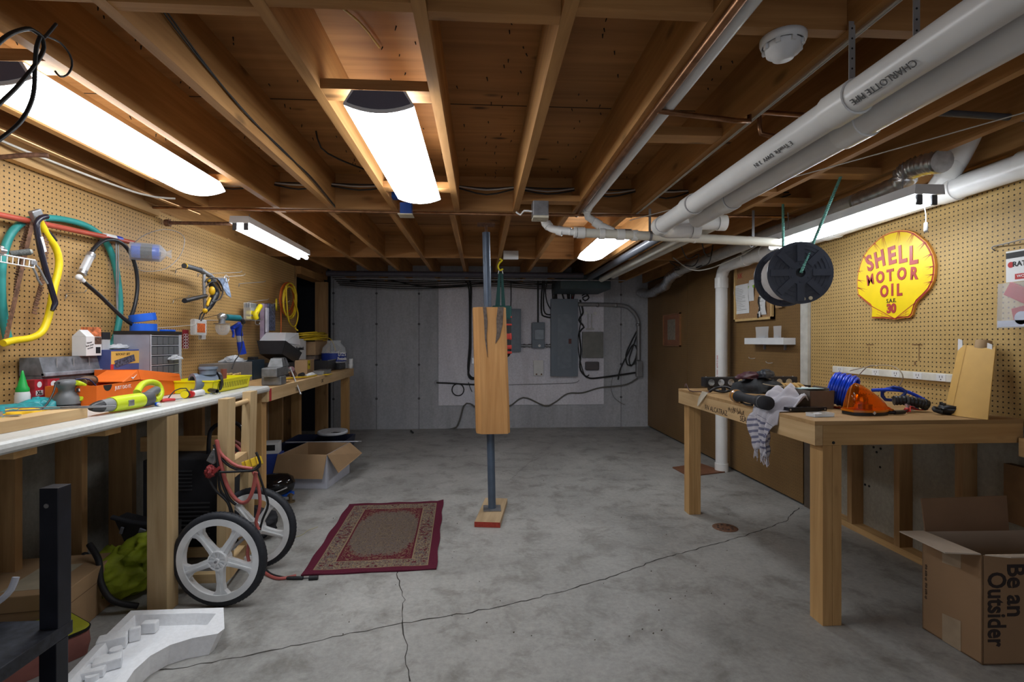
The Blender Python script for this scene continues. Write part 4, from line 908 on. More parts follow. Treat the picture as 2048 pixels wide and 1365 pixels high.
note('white folded slip pinned at the right of the cork board', 'paper_slip', (1521, 1534), RW(1528, 590).z, RW(1528, 630).z, 0.02, lines=4)
t = thing('key_bunch', 'bunch of dark keys hanging between papers on the cork board', 'keys', tuple(RW(1517, 628, 2.49)))
p = RW(1518, 594, 2.495); M().tube([p, p+Vector((0, .01, -.05)), p+Vector((0, -.012, -.1)), p+Vector((0, .005, -.14))], 0.007, 6).build('lanyard', INK, t, world=True)
q = p+Vector((0, 0, -.14)); M().box(q.x-.004, q.x+.002, q.y-.02, q.y+.015, q.z-.04, q.z+.01, .002).build('key', WPLAS, t, world=True); M().box(q.x-.008, q.x-.005, q.y-.005, q.y+.018, q.z-.05, q.z-.01, .001).build('key', INK, t, world=True)
o = M().tube([(2.527, 4.28, 1.80), (2.46, 4.24, 1.795), (2.37, 4.18, 1.79), (2.36, 4.17, 1.81)], 0.0035, 6).build('peg_hook', WPLAS); tag(o, 'long white pegboard hook over the cork board frame', 'hook')
t = thing('tag_card', 'small brown card tag hanging right of the cork board', 'tag', (2.50, RW(1562, 600).y, RW(1562, 616).z))
ya, yb_ = RW(1569, 600).y, RW(1556, 600).y; M().box(2.50, 2.503, ya, yb_, RW(1562, 616).z, RW(1562, 590).z).build('card', plain('brown_card', (0.40, 0.25, 0.12), 0.8), t, world=True)
M().box(2.497, 2.4995, ya+.02, yb_-.015, RW(1562, 612).z, RW(1562, 600).z).build('print', plain('cream_print', (.5, .42, .3), .7), t, world=True)
M().tube([(2.503, (ya+yb_)/2, RW(1562, 590).z), (2.51, (ya+yb_)/2, RW(1562, 580).z)], .003, 6).build('loop', WPLAS, t, world=True)
t = thing('peg_shelf', 'small white shelf tray hung on the brown pegboard', 'shelf', (2.47, 4.17, 1.25), 0)
ya, yb_ = 3.875, 4.47; zc = 1.275
m = M().box(2.43, 2.527, ya, yb_, zc-.004, zc).box(2.425, 2.43, ya, yb_, zc-.004, zc+.052).box(2.43, 2.527, ya, ya+.004, zc, zc+.05).box(2.43, 2.527, yb_-.004, yb_, zc, zc+.05); m.build('tray', WHITE, t, world=True)
for y in (4.0, 4.3): M().box(2.51, 2.527, y-.006, y+.006, zc-.05, zc-.004).build('bracket', DSTEEL, t, world=True)
for y, wd, h, l in ((4.26, .10, .15, 'wider clear plastic packet standing on the small white shelf'), (4.03, .055, .15, 'narrow clear plastic packet on the small white shelf')):
    t = thing('plastic_packet', l, 'packet', (2.47, y, zc+.001), 0, 'packets on the small shelf')
    M().sheet([[(0, wd, .0), (-.012, 0, .0), (0, -wd, .0)], [(0, wd*.95, h*.6), (-.012, 0, h*.6), (0, -wd*.95, h*.6)], [(0, wd*1.05, h), (0, 0, h), (0, -wd*1.05, h)]]).build('film', FILM, t)
    M().box(-.006, -.002, -wd*.6, wd*.5, 0.002, h*.45).build('contents', plain('grey_contents', (.35, .35, .36), .6, var=.3, scale=60), t)
for (px, py, l) in ((1510, 717, 'left'), (1545, 726, 'right')):
    p = RW(px, py, 2.527); tag(M().tube([p+Vector((-.0, 0, 0)), p+Vector((-.03, 0, -.004)), p+Vector((-.06, -.01, .002)), p+Vector((-.065, -.01, .012))], .003, 6).build('peg_hook', WPLAS), 'small pegboard hook under the white shelf, %s one' % l, 'hook', 'hooks on the brown pegboard')

# ================= benches =================
TOPW = plain('laminate_white', (0.60, 0.60, 0.57), 0.35, var=0.08, scale=70)
ZT = 0.985
t = thing('countertop', 'long white laminate countertop with a rounded front edge, left wall', 'countertop', (-1.8, 2.0, 0.943))
P = [(-2.152, .943), (-1.500, .943), (-1.486, .945), (-1.478, .953), (-1.476, .965), (-1.480, .978), (-1.490, .9855), (-1.505, .987), (-1.530, .985), (-2.152, .985)]
M().prism([(x, z) for x, z in P], 0.25, 3.60, 'Y').build('slab', TOPW, t, world=True)
for px, py in ((95, 897), (258, 855)):
    p = AZ(px, py, 0.94); M().box(-2.15, -1.56, p.y, p.y+.09, .903, .942, 0.002).build('support_arm', BENCHX, t, world=True)
M().box(-1.583, -1.490, 2.475, 2.565, 0, .942, .003).build('leg', PALEZ, t, world=True)
M().box(-2.15, -1.60, 3.545, 3.585, .865, .942, .002).build('support_arm', BENCHX, t, world=True)
for y in (2.8,): M().box(-2.15, -1.62, 3.30, 3.34, 0.60, 0.69).build('rail', BENCHX, t, world=True)
ZT2 = 0.962
b2 = thing('workbench', 'rough wooden workbench at the left rear with a vise on its corner', 'workbench', (-1.50, 3.615, 0), R(1.7))
L2_ = 2.72
M().box(-0.66, -0.038, 0.0, L2_, ZT2-0.018, ZT2).build('bench_top', BENCHY, b2)
M().box(-0.038, 0, 0, L2_, ZT2-0.092, ZT2+0.001, .002).build('front_apron', PALEY, b2)
M().box(-0.64, -0.039, 0, 0.038, ZT2-0.092, ZT2-0.019, .002).build('end_apron', BENCHX, b2)
M().box(-0.64, -0.039, L2_-.038, L2_, ZT2-0.092, ZT2-0.019, .002).build('end_apron', BENCHX, b2)
M().box(-0.001, 0.001, 0.035, 0.075, ZT2-0.091, ZT2-0.002).build('red_stripe', RED, b2)
for y in (0.0, L2_-0.13): M().box(-0.128, -0.039, y+.002, y+0.09, 0, ZT2-0.0925 if y else ZT2-.093, .002).build('leg', BENCHZ, b2)
M().box(-0.62, -0.53, L2_-0.4, L2_-.31, 0, ZT2-.02, .002).build('leg', BENCHZ, b2)
for s, y, z in (('TIM', 0.62, ZT2-.062), ('OK', 1.35, ZT2-.05)): text(s, 0.05, plain('pencil', (0.10, 0.07, 0.05), 0.8), b2, frame((0.0012, y, z), (0, 1, 0), (0, 0, 1)))
ZR = 0.935
t = thing('workbench', 'sturdy plywood topped workbench by the right wall with writing on its rail', 'workbench', (1.52, 2.2, 0))
PLYT = wood('bench_plywood', (0.47, 0.30, 0.14), (0.33, 0.20, 0.085), 0, knots=.35)
M().box(1.512, 2.525, 2.180, 3.75, ZR-.018, ZR).build('bench_top', PLYT, t, world=True)
M().box(1.512, 1.55, 2.18, 3.75, ZR-.110, ZR-.0185, .002).build('side_apron', PALEY, t, world=True)
M().box(1.551, 2.525, 2.18, 2.218, ZR-.110, ZR-.0185, .002).build('end_apron', BENCHX, t, world=True)
M().box(1.551, 2.525, 3.71, 3.748, ZR-.110, ZR-.0185, .002).build('end_apron', BENCHX, t, world=True)
for y in (2.185, 3.65):
    M().box(1.553, 1.598, y, y+.089, 0, ZR-.111, .002).box(1.599, 1.643, y, y+.089, 0, ZR-.111, .002).build('leg', BENCHZ, t, world=True)
M().cyl((1.60, 2.178, ZR-.098), (1.60, 2.181, ZR-.098), .007, n=10).build('knot_hole', INK, t, world=True)
BURN = plain('burnt_writing', (0.055, 0.03, 0.018), 0.8)
for s, y, z, sz in (('F/V ALCATRAZ', 3.14, ZR-.083, .046), ('SEAN MILL', 2.73, ZR-.088, .046)): text(s, sz, BURN, t, frame((1.5115, y, z), (0, -1, 0), (0, 0, 1)), world=True)
m = M()
for k in range(26):
    y = 2.98-k*.0075; m.tube([(1.5113, y+rng.uniform(-.01, .01), ZR-.040+rng.uniform(-.012, .012)), (1.5113, y-.006, ZR-.062+rng.uniform(-.012, .012))], .0013, 5)
m.build('scribble', BURN, t, world=True)

# ================= shell sign =================
SY = plain('sign_yellow', (0.86, 0.62, 0.008), 0.3, var=0.03); SR = plain('sign_red', (0.42, 0.035, 0.03), 0.35, var=0.06); SO = plain('sign_orange_rim', (0.80, 0.36, 0.06), 0.4, var=0.05)
cy, cz = 2.888, 1.685
t = thing('shell_sign', 'yellow scallop shell sign reading SHELL MOTOR OIL S.A.E. 30', 'sign', (2.51, cy, 1.42))
def YZ(px, py): p = AX(px, py, 2.505); return (p.y, p.z)
outl = [(1741, 637), (1742, 622), (1740, 611), (1727, 601), (1714, 590), (1712, 577), (1712, 562), (1714, 545), (1719, 527), (1725, 512), (1735, 497), (1748, 484), (1762, 472), (1780, 464), (1797, 460), (1813, 461), (1826, 465), (1838, 474), (1850, 484), (1858, 497), (1865, 512), (1868, 530), (1867, 548), (1864, 563), (1856, 578), (1845, 590), (1832, 602), (1827, 612), (1822, 630), (1816, 636), (1802, 637), (1787, 640), (1765, 637)]
op = [YZ(*p) for p in outl]
gc = (sum(p[0] for p in op)/len(op), sum(p[1] for p in op)/len(op))
def scal(k): return [(gc[0]+(p[0]-gc[0])*k, gc[1]+(p[1]-gc[1])*k) for p in op]
M().prism(scal(1.0), 2.512, 2.527, 'X').build('rim', SO, t, world=True)
M().prism(scal(0.982), 2.510, 2.5125, 'X').build('red_line', SR, t, world=True)
M().prism(scal(0.962), 2.508, 2.5105, 'X').build('panel', SY, t, world=True)
m = M()
def sl(p, q, w0, w1, x=2.5072):
    a = Vector((0, *YZ(*p))); b_ = Vector((0, *YZ(*q))); d = (b_-a).normalized(); s_ = Vector((0, -d.z, d.y))
    v = [a+s_*w0, a-s_*w0, b_-s_*w1, b_+s_*w1]; m.add([(x, q_.y, q_.z) for q_ in v], [(0, 1, 2, 3)])
for (a_, b_) in (((1716, 542), (1722, 547)), ((1727, 512), (1737, 530)), ((1748, 486), (1756, 505)), ((1765, 473), (1768, 500)), ((1797, 463), (1795, 488)), ((1825, 467), (1817, 490)), ((1849, 484), (1836, 503)), ((1862, 507), (1848, 522)), ((1866, 532), (1853, 540)), ((1715, 575), (1730, 585)), ((1863, 562), (1850, 572)), ((1716, 560), (1726, 568)), ((1866, 548), (1853, 556))):
    for k in (-1, 0, 1): sl((a_[0]+k*1.5, a_[1]+abs(k)), (b_[0]+k*4.5, b_[1]-abs(k)*5), .0022, .0002)
for a_, b_ in (((1741, 612), (1789, 638)), ((1789, 638), (1828, 607)), ((1715, 590), (1741, 612)), ((1828, 607), (1858, 578))): sl(a_, b_, .0022, .0022)
for k in range(3):
    sl((1750+k*2, 636-k*6), (1785, 637), .001, .001); sl((1818-k*1, 634-k*6), (1793, 636), .001, .001)
sl((1763, 626), (1763, 636), .001, .001); sl((1811, 622), (1811, 636), .001, .001)
m.build('red_shell_lines', SR, t, world=True)
SRP = plain('sign_letter_red', (0.43, 0.06, 0.055), 0.25, var=.05)
def stx(s, px, py, size, tilt=0, sx=1.0, mat=SRP, bold=.004):
    y, z = YZ(px, py); c_, s_ = math.cos(tilt), math.sin(tilt)
    return text(s, size, mat, t, frame((2.5065, y, z), (0, -c_, s_), (0, s_, c_)), world=True, bold=bold, ext=.0012, sx=sx)
for ch, px, py, tl, sz in (('S', 1739, 528, .30, .125), ('H', 1759, 520, .18, .125), ('E', 1783, 513, .10, .13), ('L', 1804, 510, .05, .13), ('L', 1826, 512, 0.0, .13)):
    stx(ch, px, py, sz*1.12, tl, 0.82, bold=.0055)
for ch, px, py, tl in (('M', 1740, 561, .14), ('O', 1760, 556, .08), ('T', 1780, 552, .04), ('O', 1803, 549, .0), ('R', 1827, 548, -.05)): stx(ch, px, py, .098, tl, .82, bold=(.0015 if ch == 'M' else .004))
for ch, px, py in (('O', 1768, 584), ('I', 1784, 581), ('L', 1798, 581)): stx(ch, px, py, .098, 0, .8, bold=.004)
stx('S.A.E.', 1782, 602, .034, 0, .95, INK, 0); stx('30', 1782, 618, .075, 0, .92)

# ================= outlet strip, hooks, packages on the right pegboard =================
t = thing('outlet_strip', 'long cream outlet strip fixed along the right pegboard above the bench', 'outlet strip', (2.51, 2.8, 1.05))
p0 = AX(1666, 744, 2.51); p1 = AX(1925, 762, 2.51)
M().box(2.505, 2.527, p1.y, p0.y, 1.078, 1.122, .004).build('channel', plain('cream_channel', (0.66, 0.64, 0.57), 0.4), t, world=True)
for px in (1680, 1751, 1791, 1835, 1882):
    y = AX(px, 750, 2.505).y; m = M().use(PAPER).box(2.5035, 2.505, y-.028, y+.028, 1.082, 1.118).use(INK)
    for s in (-1, 1): m.box(2.503, 2.5036, y+s*.008-.0015, y+s*.008+.0015, 1.098, 1.110)
    m.cyl((2.503, y, 1.090), (2.5036, y, 1.090), .0035, n=8); m.build('outlet', None, t, world=True)
t = thing('strap_package', 'clear blister package with red ratchet straps hanging at the right edge', 'package', (2.47, 2.10, 1.42))
ya = AX(2014, 560, 2.47).y; yb_ = ya-0.22
M().box(2.465, 2.468, yb_, ya, 1.575, 1.72).build('header_card', PAPER, t, world=True)
M().box(2.4645, 2.465, yb_, ya, 1.685, 1.712).build('black_band', INK, t, world=True)
text('RATCHET', 0.032, INK, t, frame((2.4642, ya-.10, 1.655), (0, -1, 0), (0, 0, 1)), world=True, bold=.001)
M().box(2.464, 2.465, yb_, ya-.04, 1.585, 1.61).build('red_band', REDINK, t, world=True); text('WORK LOAD 400', 0.018, WINK, t, frame((2.4636, ya-.12, 1.598), (0, -1, 0), (0, 0, 1)), world=True)
m = M(); m.cyl((2.4642, ya-.022, 1.655), (2.465, ya-.022, 1.655), .014, n=16); m.build('round_mark', REDINK, t, world=True)
y1 = ya+0.02
M().hexa([(2.44, y1, 1.36), (2.465, y1, 1.36), (2.465, yb_, 1.36), (2.44, yb_, 1.36), (2.44, ya+.015, 1.57), (2.465, ya+.015, 1.57), (2.465, yb_, 1.57), (2.44, yb_, 1.57)]).build('blister', CLEAR, t, world=True)
PINKR = plain('strap_red', (0.55, 0.05, 0.075), 0.6)
M().at(2.447, ya-.10, 1.50, rx=.5).box(-.004, .008, -.07, .09, -.03, .035, .003).build('strap_roll', PINKR, t, world=True)
M().at(2.447, ya-.10, 1.41, rx=-.2).box(-.004, .008, -.05, .05, -.03, .05, .003).build('strap_roll', PINKR, t, world=True)
M().box(2.438, 2.4405, yb_, ya+.015, 1.365, 1.395).cyl((2.438, ya-.09, 1.405), (2.44, ya-.09, 1.405), .03, n=18).build('lower_card', plain('pale_blue_card', (.52, .56, .66), .6), t, world=True)
def hook(x, y, z, L, label, s=1, r=.0022, up=.02, dy=0, mat=DSTEEL, group=None):
    m = M().tube([(x, y, z-.02), (x+s*.012, y, z-.012), (x+s*.01, y, z), (x+s*L*.5, y+dy*.5, z+.002), (x+s*L, y+dy, z+.006), (x+s*(L+.02), y+dy, z+up)], r, 6)
    return tag(m.build('peg_hook', mat), label, 'hook', group)
hook(2.527, AX(1990, 505, 2.527).y, 1.765, .07, 'long steel hook above the red strap package', -1, .003, .015, -.25)
# envelope
t = thing('padded_envelope', 'tall golden padded envelope standing on the right bench against the pegboard', 'envelope', (2.36, 2.29, ZR))
ENV = plain('kraft_gold', (0.56, 0.33, 0.085), 0.6, var=0.05)
bl = AZ(1888, 826, ZR); br = AZ(1972, 830, ZR)
yl, yr = AX(1888, 820, 2.30).y, AX(1972, 825, 2.30).y
bx = 2.33
yl, yr = AX(1889, 820, 2.33).y, AX(1976, 825, 2.33).y; ytl, ytr = AX(1918, 705, 2.45).y, AX(1992, 700, 2.45).y
def envp(u, v, o):
    yv = yl*(1-u)+yr*u; yt = ytl*(1-u)+ytr*u; y = yv*(1-v)+yt*v
    return (bx+0.12*v+o*(0.028*math.sin(PI*u)*(1-.55*v)+.002), y, ZR+.002+v*.335+0.008*math.sin(u*7)*v)
rows = [[envp(i/10, j/12, -1) for i in range(11)] for j in range(13)]; rows2 = [[envp(i/10, j/12, 1) for i in range(11)] for j in range(13)]
M().sheet(rows).sheet(rows2).sheet([[r[0] for r in rows], [r[0] for r in rows2]]).sheet([[r[-1] for r in rows], [r[-1] for r in rows2]]).sheet([rows[0], rows2[0]]).build('envelope', ENV, t, world=True)
M().sheet([[tuple(Vector(envp(.28, j/12, -1))+Vector((-.001, .001, 0))) for j in range(13)], [tuple(Vector(envp(.29, j/12, -1))+Vector((-.001, .001, 0))) for j in range(13)]]).build('seam', plain('kraft_seam', (0.36, 0.19, 0.045), 0.7), t, world=True)
for u, h in ((0.08, .035), (.88, .02)):
    q = Vector(envp(u, 1, 0)); M().hexa([(q.x-.01, q.y+.012, q.z-.03), (q.x-.006, q.y+.012, q.z-.03), (q.x-.006, q.y-.014, q.z-.03), (q.x-.01, q.y-.014, q.z-.03), (q.x-.01, q.y+.01, q.z+h), (q.x-.006, q.y+.01, q.z+h), (q.x-.006, q.y-.012, q.z+h-.008), (q.x-.01, q.y-.012, q.z+h-.008)]).build('torn_paper', PAPER, t, world=True)
q = Vector(envp(.55, .97, 0)); t = thing('cardboard_tube', 'cardboard tube sticking out of the padded envelope', 'tube', (q.x, q.y, q.z-.1))
M().ring((0, 0, 0), (.03, .0, .145), .031, .027, 24).build('tube', plain('kraft_tube', (0.42, 0.28, 0.15), 0.8), t)

# ================= large open box at lower right =================
t = thing('cardboard_box', 'large open cardboard box printed BE AN OUTSIDER, lower right corner', 'box', (2.15, 2.0, 0))
c0 = AZ(1965, 1332, 0); c1 = AZ(1855, 1265, 0)            # near corner, left far corner
ex = Vector((1.0, -0.03, 0)).normalized(); ey = (c1-c0).normalized(); W_, D_, H_ = 0.52, (c1-c0).length+.04, 0.44
ey = Vector((-0.05, 1, 0)).normalized()
D_ = 0.26
bxm = frame(c0, ex, ey)
def bp(u, v, w_): return tuple(c0+ex*u+ey*v+Vector((0, 0, w_)))
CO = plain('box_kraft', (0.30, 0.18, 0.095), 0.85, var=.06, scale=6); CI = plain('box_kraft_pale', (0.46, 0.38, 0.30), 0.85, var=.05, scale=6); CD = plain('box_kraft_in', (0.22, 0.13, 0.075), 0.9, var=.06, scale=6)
th = .005
def panel(name, a, b_, c_, d_, n_, mat, lab=None):
    n_ = Vector(n_).normalized()*th; v = [Vector(q) for q in (a, b_, c_, d_)]
    m = M().hexa([tuple(q) for q in v]+[tuple(q+n_) for q in v]); o = m.build(name, mat, t, world=True)
    return o
panel('front_side', bp(0, 0, .002), bp(W_, 0, .002), bp(W_, 0, H_), bp(0, 0, H_), ey, CO)
panel('left_side', bp(0, 0, .002), bp(0, D_, .002), bp(0, D_, H_), bp(0, 0, H_), ex, CO)
panel('back_side', bp(0, D_, .002), bp(W_, D_, .002), bp(W_, D_, H_), bp(0, D_, H_), -ey, CI)
panel('right_side', bp(W_, 0, .002), bp(W_, D_, .002), bp(W_, D_, H_), bp(W_, 0, H_), -ex, CI)
panel('bottom', bp(0, 0, .002), bp(W_, 0, .002), bp(W_, D_, .002), bp(0, D_, .002), ZV, CD)
panel('back_flap', bp(0.01, D_, H_), bp(.40, D_, H_), bp(.40, D_+.01, H_+.155), bp(0.0, D_+.01, H_+.145), -ey, CD)
panel('left_flap', bp(0, .005, H_), bp(0, D_-.005, H_), bp(-.125, D_-.02, H_+.005), bp(-.125, .03, H_-.002), ZV, CI)
panel('front_flap', bp(.01, 0, H_), bp(W_, 0, H_), bp(W_, -.10, H_+.035), bp(.05, -.06, H_+.015), ZV, CI)
TAPE = plain('clear_tape', (0.36, 0.27, 0.18), 0.35)
M().hexa([bp(-.001, .085, H_-.005), bp(-.001, .165, H_-.005), bp(-.001, .165, H_-.10), bp(-.001, .085, H_-.09), bp(-.002, .085, H_-.005), bp(-.002, .165, H_-.005), bp(-.002, .165, H_-.10), bp(-.002, .085, H_-.09)]).build('tape', TAPE, t, world=True)
M().hexa([bp(-.001, .085, .003), bp(-.001, .165, .003), bp(-.001, .165, .12), bp(-.001, .085, .13), bp(-.002, .085, .003), bp(-.002, .165, .003), bp(-.002, .165, .12), bp(-.002, .085, .13)]).build('tape', TAPE, t, world=True)
BXI = plain('box_ink', (0.03, 0.02, 0.018), 0.8)
for s, u, v_ in (('Be an', .135, .30), ('Outsider', .055, .225)):
    text(s, .105, BXI, t, frame(bp(u, -.001, v_), (0, 0, -1), ex), world=True, bold=.0022, sx=.92 if s[0] == 'B' else .78)
text('this side up  this side up', .016, BXI, t, frame(bp(-.001, D_-.02, .22), (0, 0, -1), -ey), world=True)

# ================= white foam packing =================
FOAM = plain('white_foam', (0.86, 0.87, 0.89), 0.75, var=.04, scale=60, bump=.3)
zf = 0.078
of = [(262, 1222), (447, 1216), (449, 1258), (436, 1268), (385, 1277), (340, 1291), (300, 1313), (268, 1342), (246, 1375), (225, 1420), (70, 1420), (118, 1368), (190, 1292)]
inn = [(270, 1231), (395, 1227), (432, 1228), (415, 1250), (372, 1262), (330, 1275), (290, 1298), (255, 1330), (232, 1362), (212, 1405), (100, 1405), (140, 1362), (200, 1297)]
O_ = [AZ(x, y, zf) for x, y in of]; I_ = [AZ(x, y, zf) for x, y in inn]
n = len(O_); cen = sum(O_, Vector())/n
bot = [cen+(p-cen)*0.86 for p in O_]; ib = [p+(Vector((cen.x, cen.y, zf))-p)*.06 for p in I_]
v = [(p.x, p.y, .001) for p in bot]+[tuple(p) for p in O_]+[tuple(p) for p in I_]+[(p.x, p.y, .035) for p in ib]
m = M(); f = []
for k in range(3): f += [(k*n+i, k*n+(i+1) % n, (k+1)*n+(i+1) % n, (k+1)*n+i) for i in range(n)]
f += [tuple(range(3*n, 4*n)), tuple(range(n))[::-1]]
m.add(v, f)
for (x, y, w_, h) in ((225, 1290, .05, .05), (300, 1258, .03, .045), (215, 1330, .045, .04), (270, 1275, .02, .055), (180, 1345, .05, .03)):
    p = AZ(x, y, .05); m.at(p.x, p.y, .036, rz=rng.uniform(0, 1)).box(-w_, w_, -w_*.6, w_*.6, 0, h, .006)
m.at()
for x, y in ((232, 1300), (205, 1318), (185, 1352)):
    p = AZ(x, y, .05); m.cyl((p.x, p.y, .034), (p.x, p.y, .055), .022, n=16)
o = m.build('foam_packing', FOAM); tag(o, 'white moulded foam packing piece with a curved edge on the floor', 'foam packing')

# ================= black stand at lower left =================
BS = plain('black_steel_paint', (0.012, 0.013, 0.02), 0.4, 0.1, .3)
t = thing('equipment_stand', 'black steel stand with an upright square post, lower left corner', 'stand', (-1.47, 1.5, 0))
pt = AY(109, 1000, 1.62)
M().box(pt.x-.028, pt.x+.026, 1.60, 1.65, 0.40, .853, .002).build('post', BS, t, world=True)
M().box(pt.x-.6, pt.x+.028, 1.23, 1.655, .385, .425, .004).build('shelf', plain('black_rubber_mat', (0.02, 0.022, 0.03), 0.55, var=.5, scale=50), t, world=True)
for x, y in ((pt.x, 1.605), (pt.x, 1.25), (pt.x-.55, 1.605), (pt.x-.55, 1.25)): M().box(x-.025, x+.025, y-.01, y+.035, 0, .384, .002).build('leg', BS, t, world=True)
M().box(pt.x-.6, pt.x-.02, 1.255, 1.64, .10, .12).build('lower_shelf', BS, t, world=True)
M().cyl((pt.x-.006, 1.5995, .80), (pt.x-.006, 1.597, .80), .007, n=10).build('bolt_hole', STEEL, t, world=True)
t = thing('battery', 'dark blue and black battery with a metal terminal on the lower shelf', 'battery', (pt.x-.3, 1.38, .121))
M().box(-.20, .10, -.1, .1, 0, .13, .008).build('case', plain('battery_blue', (0.008, 0.025, 0.09), .4), t); M().box(-.20, .10, -.1, .1, .131, .16, .006).build('lid', BLACK, t)
M().cyl((.105, -.05, .10), (.14, -.06, .09), .014, n=10).sphere((.145, -.06, .088), .018, 8).build('terminal', STEEL, t)
t = tag(M().tube([AY(-20, 1215, 1.45), AY(5, 1198, 1.45), AY(22, 1180, 1.46), AY(32, 1155, 1.47)], .0085, 10).build('clear_hose', plain('cloudy_hose', (.42, .44, .50), .3)), 'short cloudy plastic hose curling up from the black stand', 'hose')
# brown box, lunch cooler, green bag, bucket seat
t = thing('flat_box', 'low brown cardboard box with a pale label, behind the black post', 'box', (-2.02, 2.42, 0), R(8))
M().box(-.22, .215, -.20, .22, 0, .225, .004).build('box', CARD, t); M().box(-.22, .2155, -.202, .222, .155, .158).build('lid_edge', plain('cardboard_shade', (.16, .09, .045), .9), t); M().box(-.05, .12, -.15, .10, .2255, .2265).build('label', plain('pale_label', (.42, .36, .26), .7), t)
t = thing('cooler_bag', 'small soft cooler bag with a lime lid and pink sides on the floor', 'bag', (-1.80, 2.12, 0), R(-32))
prof = lambda s, z: [(x*s, y*s, z) for x, y in [(.10*math.cos(a)*(1 if abs(math.cos(a)) < .8 else .97), .13*math.sin(a)) for a in [k*PI/12 for k in range(24)]]]
def rrect(a, b_, r, z, n=5):
    out = []
    for cx, cy_, s0_ in ((a-r, b_-r, 0), (-a+r, b_-r, 1), (-a+r, -b_+r, 2), (a-r, -b_+r, 3)):
        for k in range(n+1): an = (s0_+k/n)*PI/2; out.append((cx+r*math.cos(an), cy_+r*math.sin(an), z))
    return out
PINK = plain('dusty_pink', (0.30, 0.115, 0.095), .8, var=.15)
M().loft([rrect(.115, .15, .03, 0.001), rrect(.125, .16, .04, .05), rrect(.12, .155, .035, .10)]).build('body', PINK, t)
M().loft([rrect(.124, .159, .04, .101), rrect(.126, .161, .04, .112)]).build('zip_band', INK, t)
M().loft([rrect(.122, .157, .04, .113), rrect(.118, .15, .04, .122), rrect(.08, .11, .03, .126)]).build('lid', plain('olive_lime', (0.30, 0.30, 0.012), .8, var=.12), t)
GRN = plain('lime_fabric', (0.24, 0.29, 0.012), .7, var=.35, scale=9, bump=.3)
t = thing('duffel_bag', 'crumpled lime green duffel bag with black webbing, under the counter', 'bag', (-1.80, 2.68, 0))
from mathutils import noise
def lump(m, c, sx, sy, sz, seed, n=22, amp=.16):
    n = int(n*1.8); n += n % 2
    rg_ = random.Random(seed); ph = [rg_.uniform(0, 6) for _ in range(9)]; rows = []
    for j in range(n//2+1):
        a = PI*j/(n//2); L = []
        for i in range(n):
            b_ = 2*PI*i/n
            k = 1+amp*(math.sin(3*b_+ph[0]+2*a)*.5+math.sin(5*b_-3*a+ph[1])*.3+math.sin(7*a+2*b_+ph[2])*.3)
            q_ = Vector((math.sin(a)*math.cos(b_)*2.1+seed, math.sin(a)*math.sin(b_)*2.1, math.cos(a)*2.1)); k = 1+.45*(k-1)+amp*1.5*(.45-abs(noise.noise(q_))*2.2)+amp*.5*(.3-abs(noise.noise(q_*2.7))*1.5)
            x, y, z = math.sin(a)*math.cos(b_)*k, math.sin(a)*math.sin(b_)*k, -math.cos(a)*(k*.5+.5)
            L.append((c[0]+sx*x, c[1]+sy*y, max(.002, c[2]+sz*z)))
        rows.append(L+[L[0]])
    return m.sheet(rows)
lump(M(), (-.05, 0, .12), .17, .17, .12, 3, 30, amp=.24).build('bag_body', GRN, t)
lump(M(), (.06, .05, .20), .12, .12, .09, 5, 26, amp=.28).build('bag_top', GRN, t)
M().tube([(-.12, -.10, .30), (-.04, -.15, .24), (.00, -.19, .15), (.06, -.20, .07), (.16, -.18, .03)], .014, 8).build('webbing', INK, t)
M().tube([(-.22, -.05, .12), (-.16, -.12, .16), (-.20, -.02, .22)], .016, 8).build('strap', INK, t)
t = thing('moulded_chair', 'black plastic seat back leaning on the lime green bag', 'seat', (-1.80, 2.80, .28))
q_ = [(AY(x, y, 2.78)) for x, y in ((228, 1038), (262, 1046), (300, 1050), (340, 1052), (335, 1150), (300, 1142), (262, 1128), (252, 1092))]
m = M(); n = len(q_); m.add([tuple(p) for p in q_]+[tuple(p+Vector((.02, .07, .01))) for p in q_], [tuple(range(n))[::-1], tuple(range(n, 2*n))]+[(i, (i+1) % n, n+(i+1) % n, n+i) for i in range(n)]); m.build('shell', BLACK, t, world=True)
m = M().tube([AY(224, 1035, 2.77), AY(262, 1045, 2.77), AY(300, 1049, 2.77), AY(342, 1051, 2.77)], .013, 8); m.build('rolled_edge', BLKM, t, world=True)
p = AY(283, 1068, 2.765); M().at(p.x, p.y, p.z, rx=.2, ry=.4).box(-.017, .017, -.004, .006, -.028, .028, .003).build('shiny_slot', plain('grey_gloss', (.30, .31, .36), .15, .3), t, world=True)
p = AY(243, 1062, 2.765); M().at(p.x, p.y, p.z, rx=.2, ry=.4).box(-.008, .008, -.004, .006, -.02, .02, .003).build('slot', plain('grey_gloss', (.30, .31, .36), .15, .3), t, world=True)
t = thing('wheel_cart', 'homemade wooden cart on two large white spoked wheels', 'cart', (-1.35, 2.7, 0))
def post(px0, py0, px1, py1, y, w_=.046, d=.085, name='post'):
    a = AY(px0, py0, y); b_ = AY(px1, py1, y); v = []
    for p in (a, b_): v += [(p.x-w_/2, y-d/2, p.z), (p.x+w_/2, y-d/2, p.z), (p.x+w_/2, y+d/2, p.z), (p.x-w_/2, y+d/2, p.z)]
    return M().hexa(v).build(name, PALEZ, t, world=True), a, b_
_, a1, b1_ = post(450, 1160, 454, 797, 2.70)
_, a2, b2_ = post(491, 1112, 500, 783, 3.0)
for z in (.955,): M().cyl((b1_.x, 2.742, z), (b2_.x, 2.958, z), .014, n=12).build('dowel', PALEY, t, world=True)
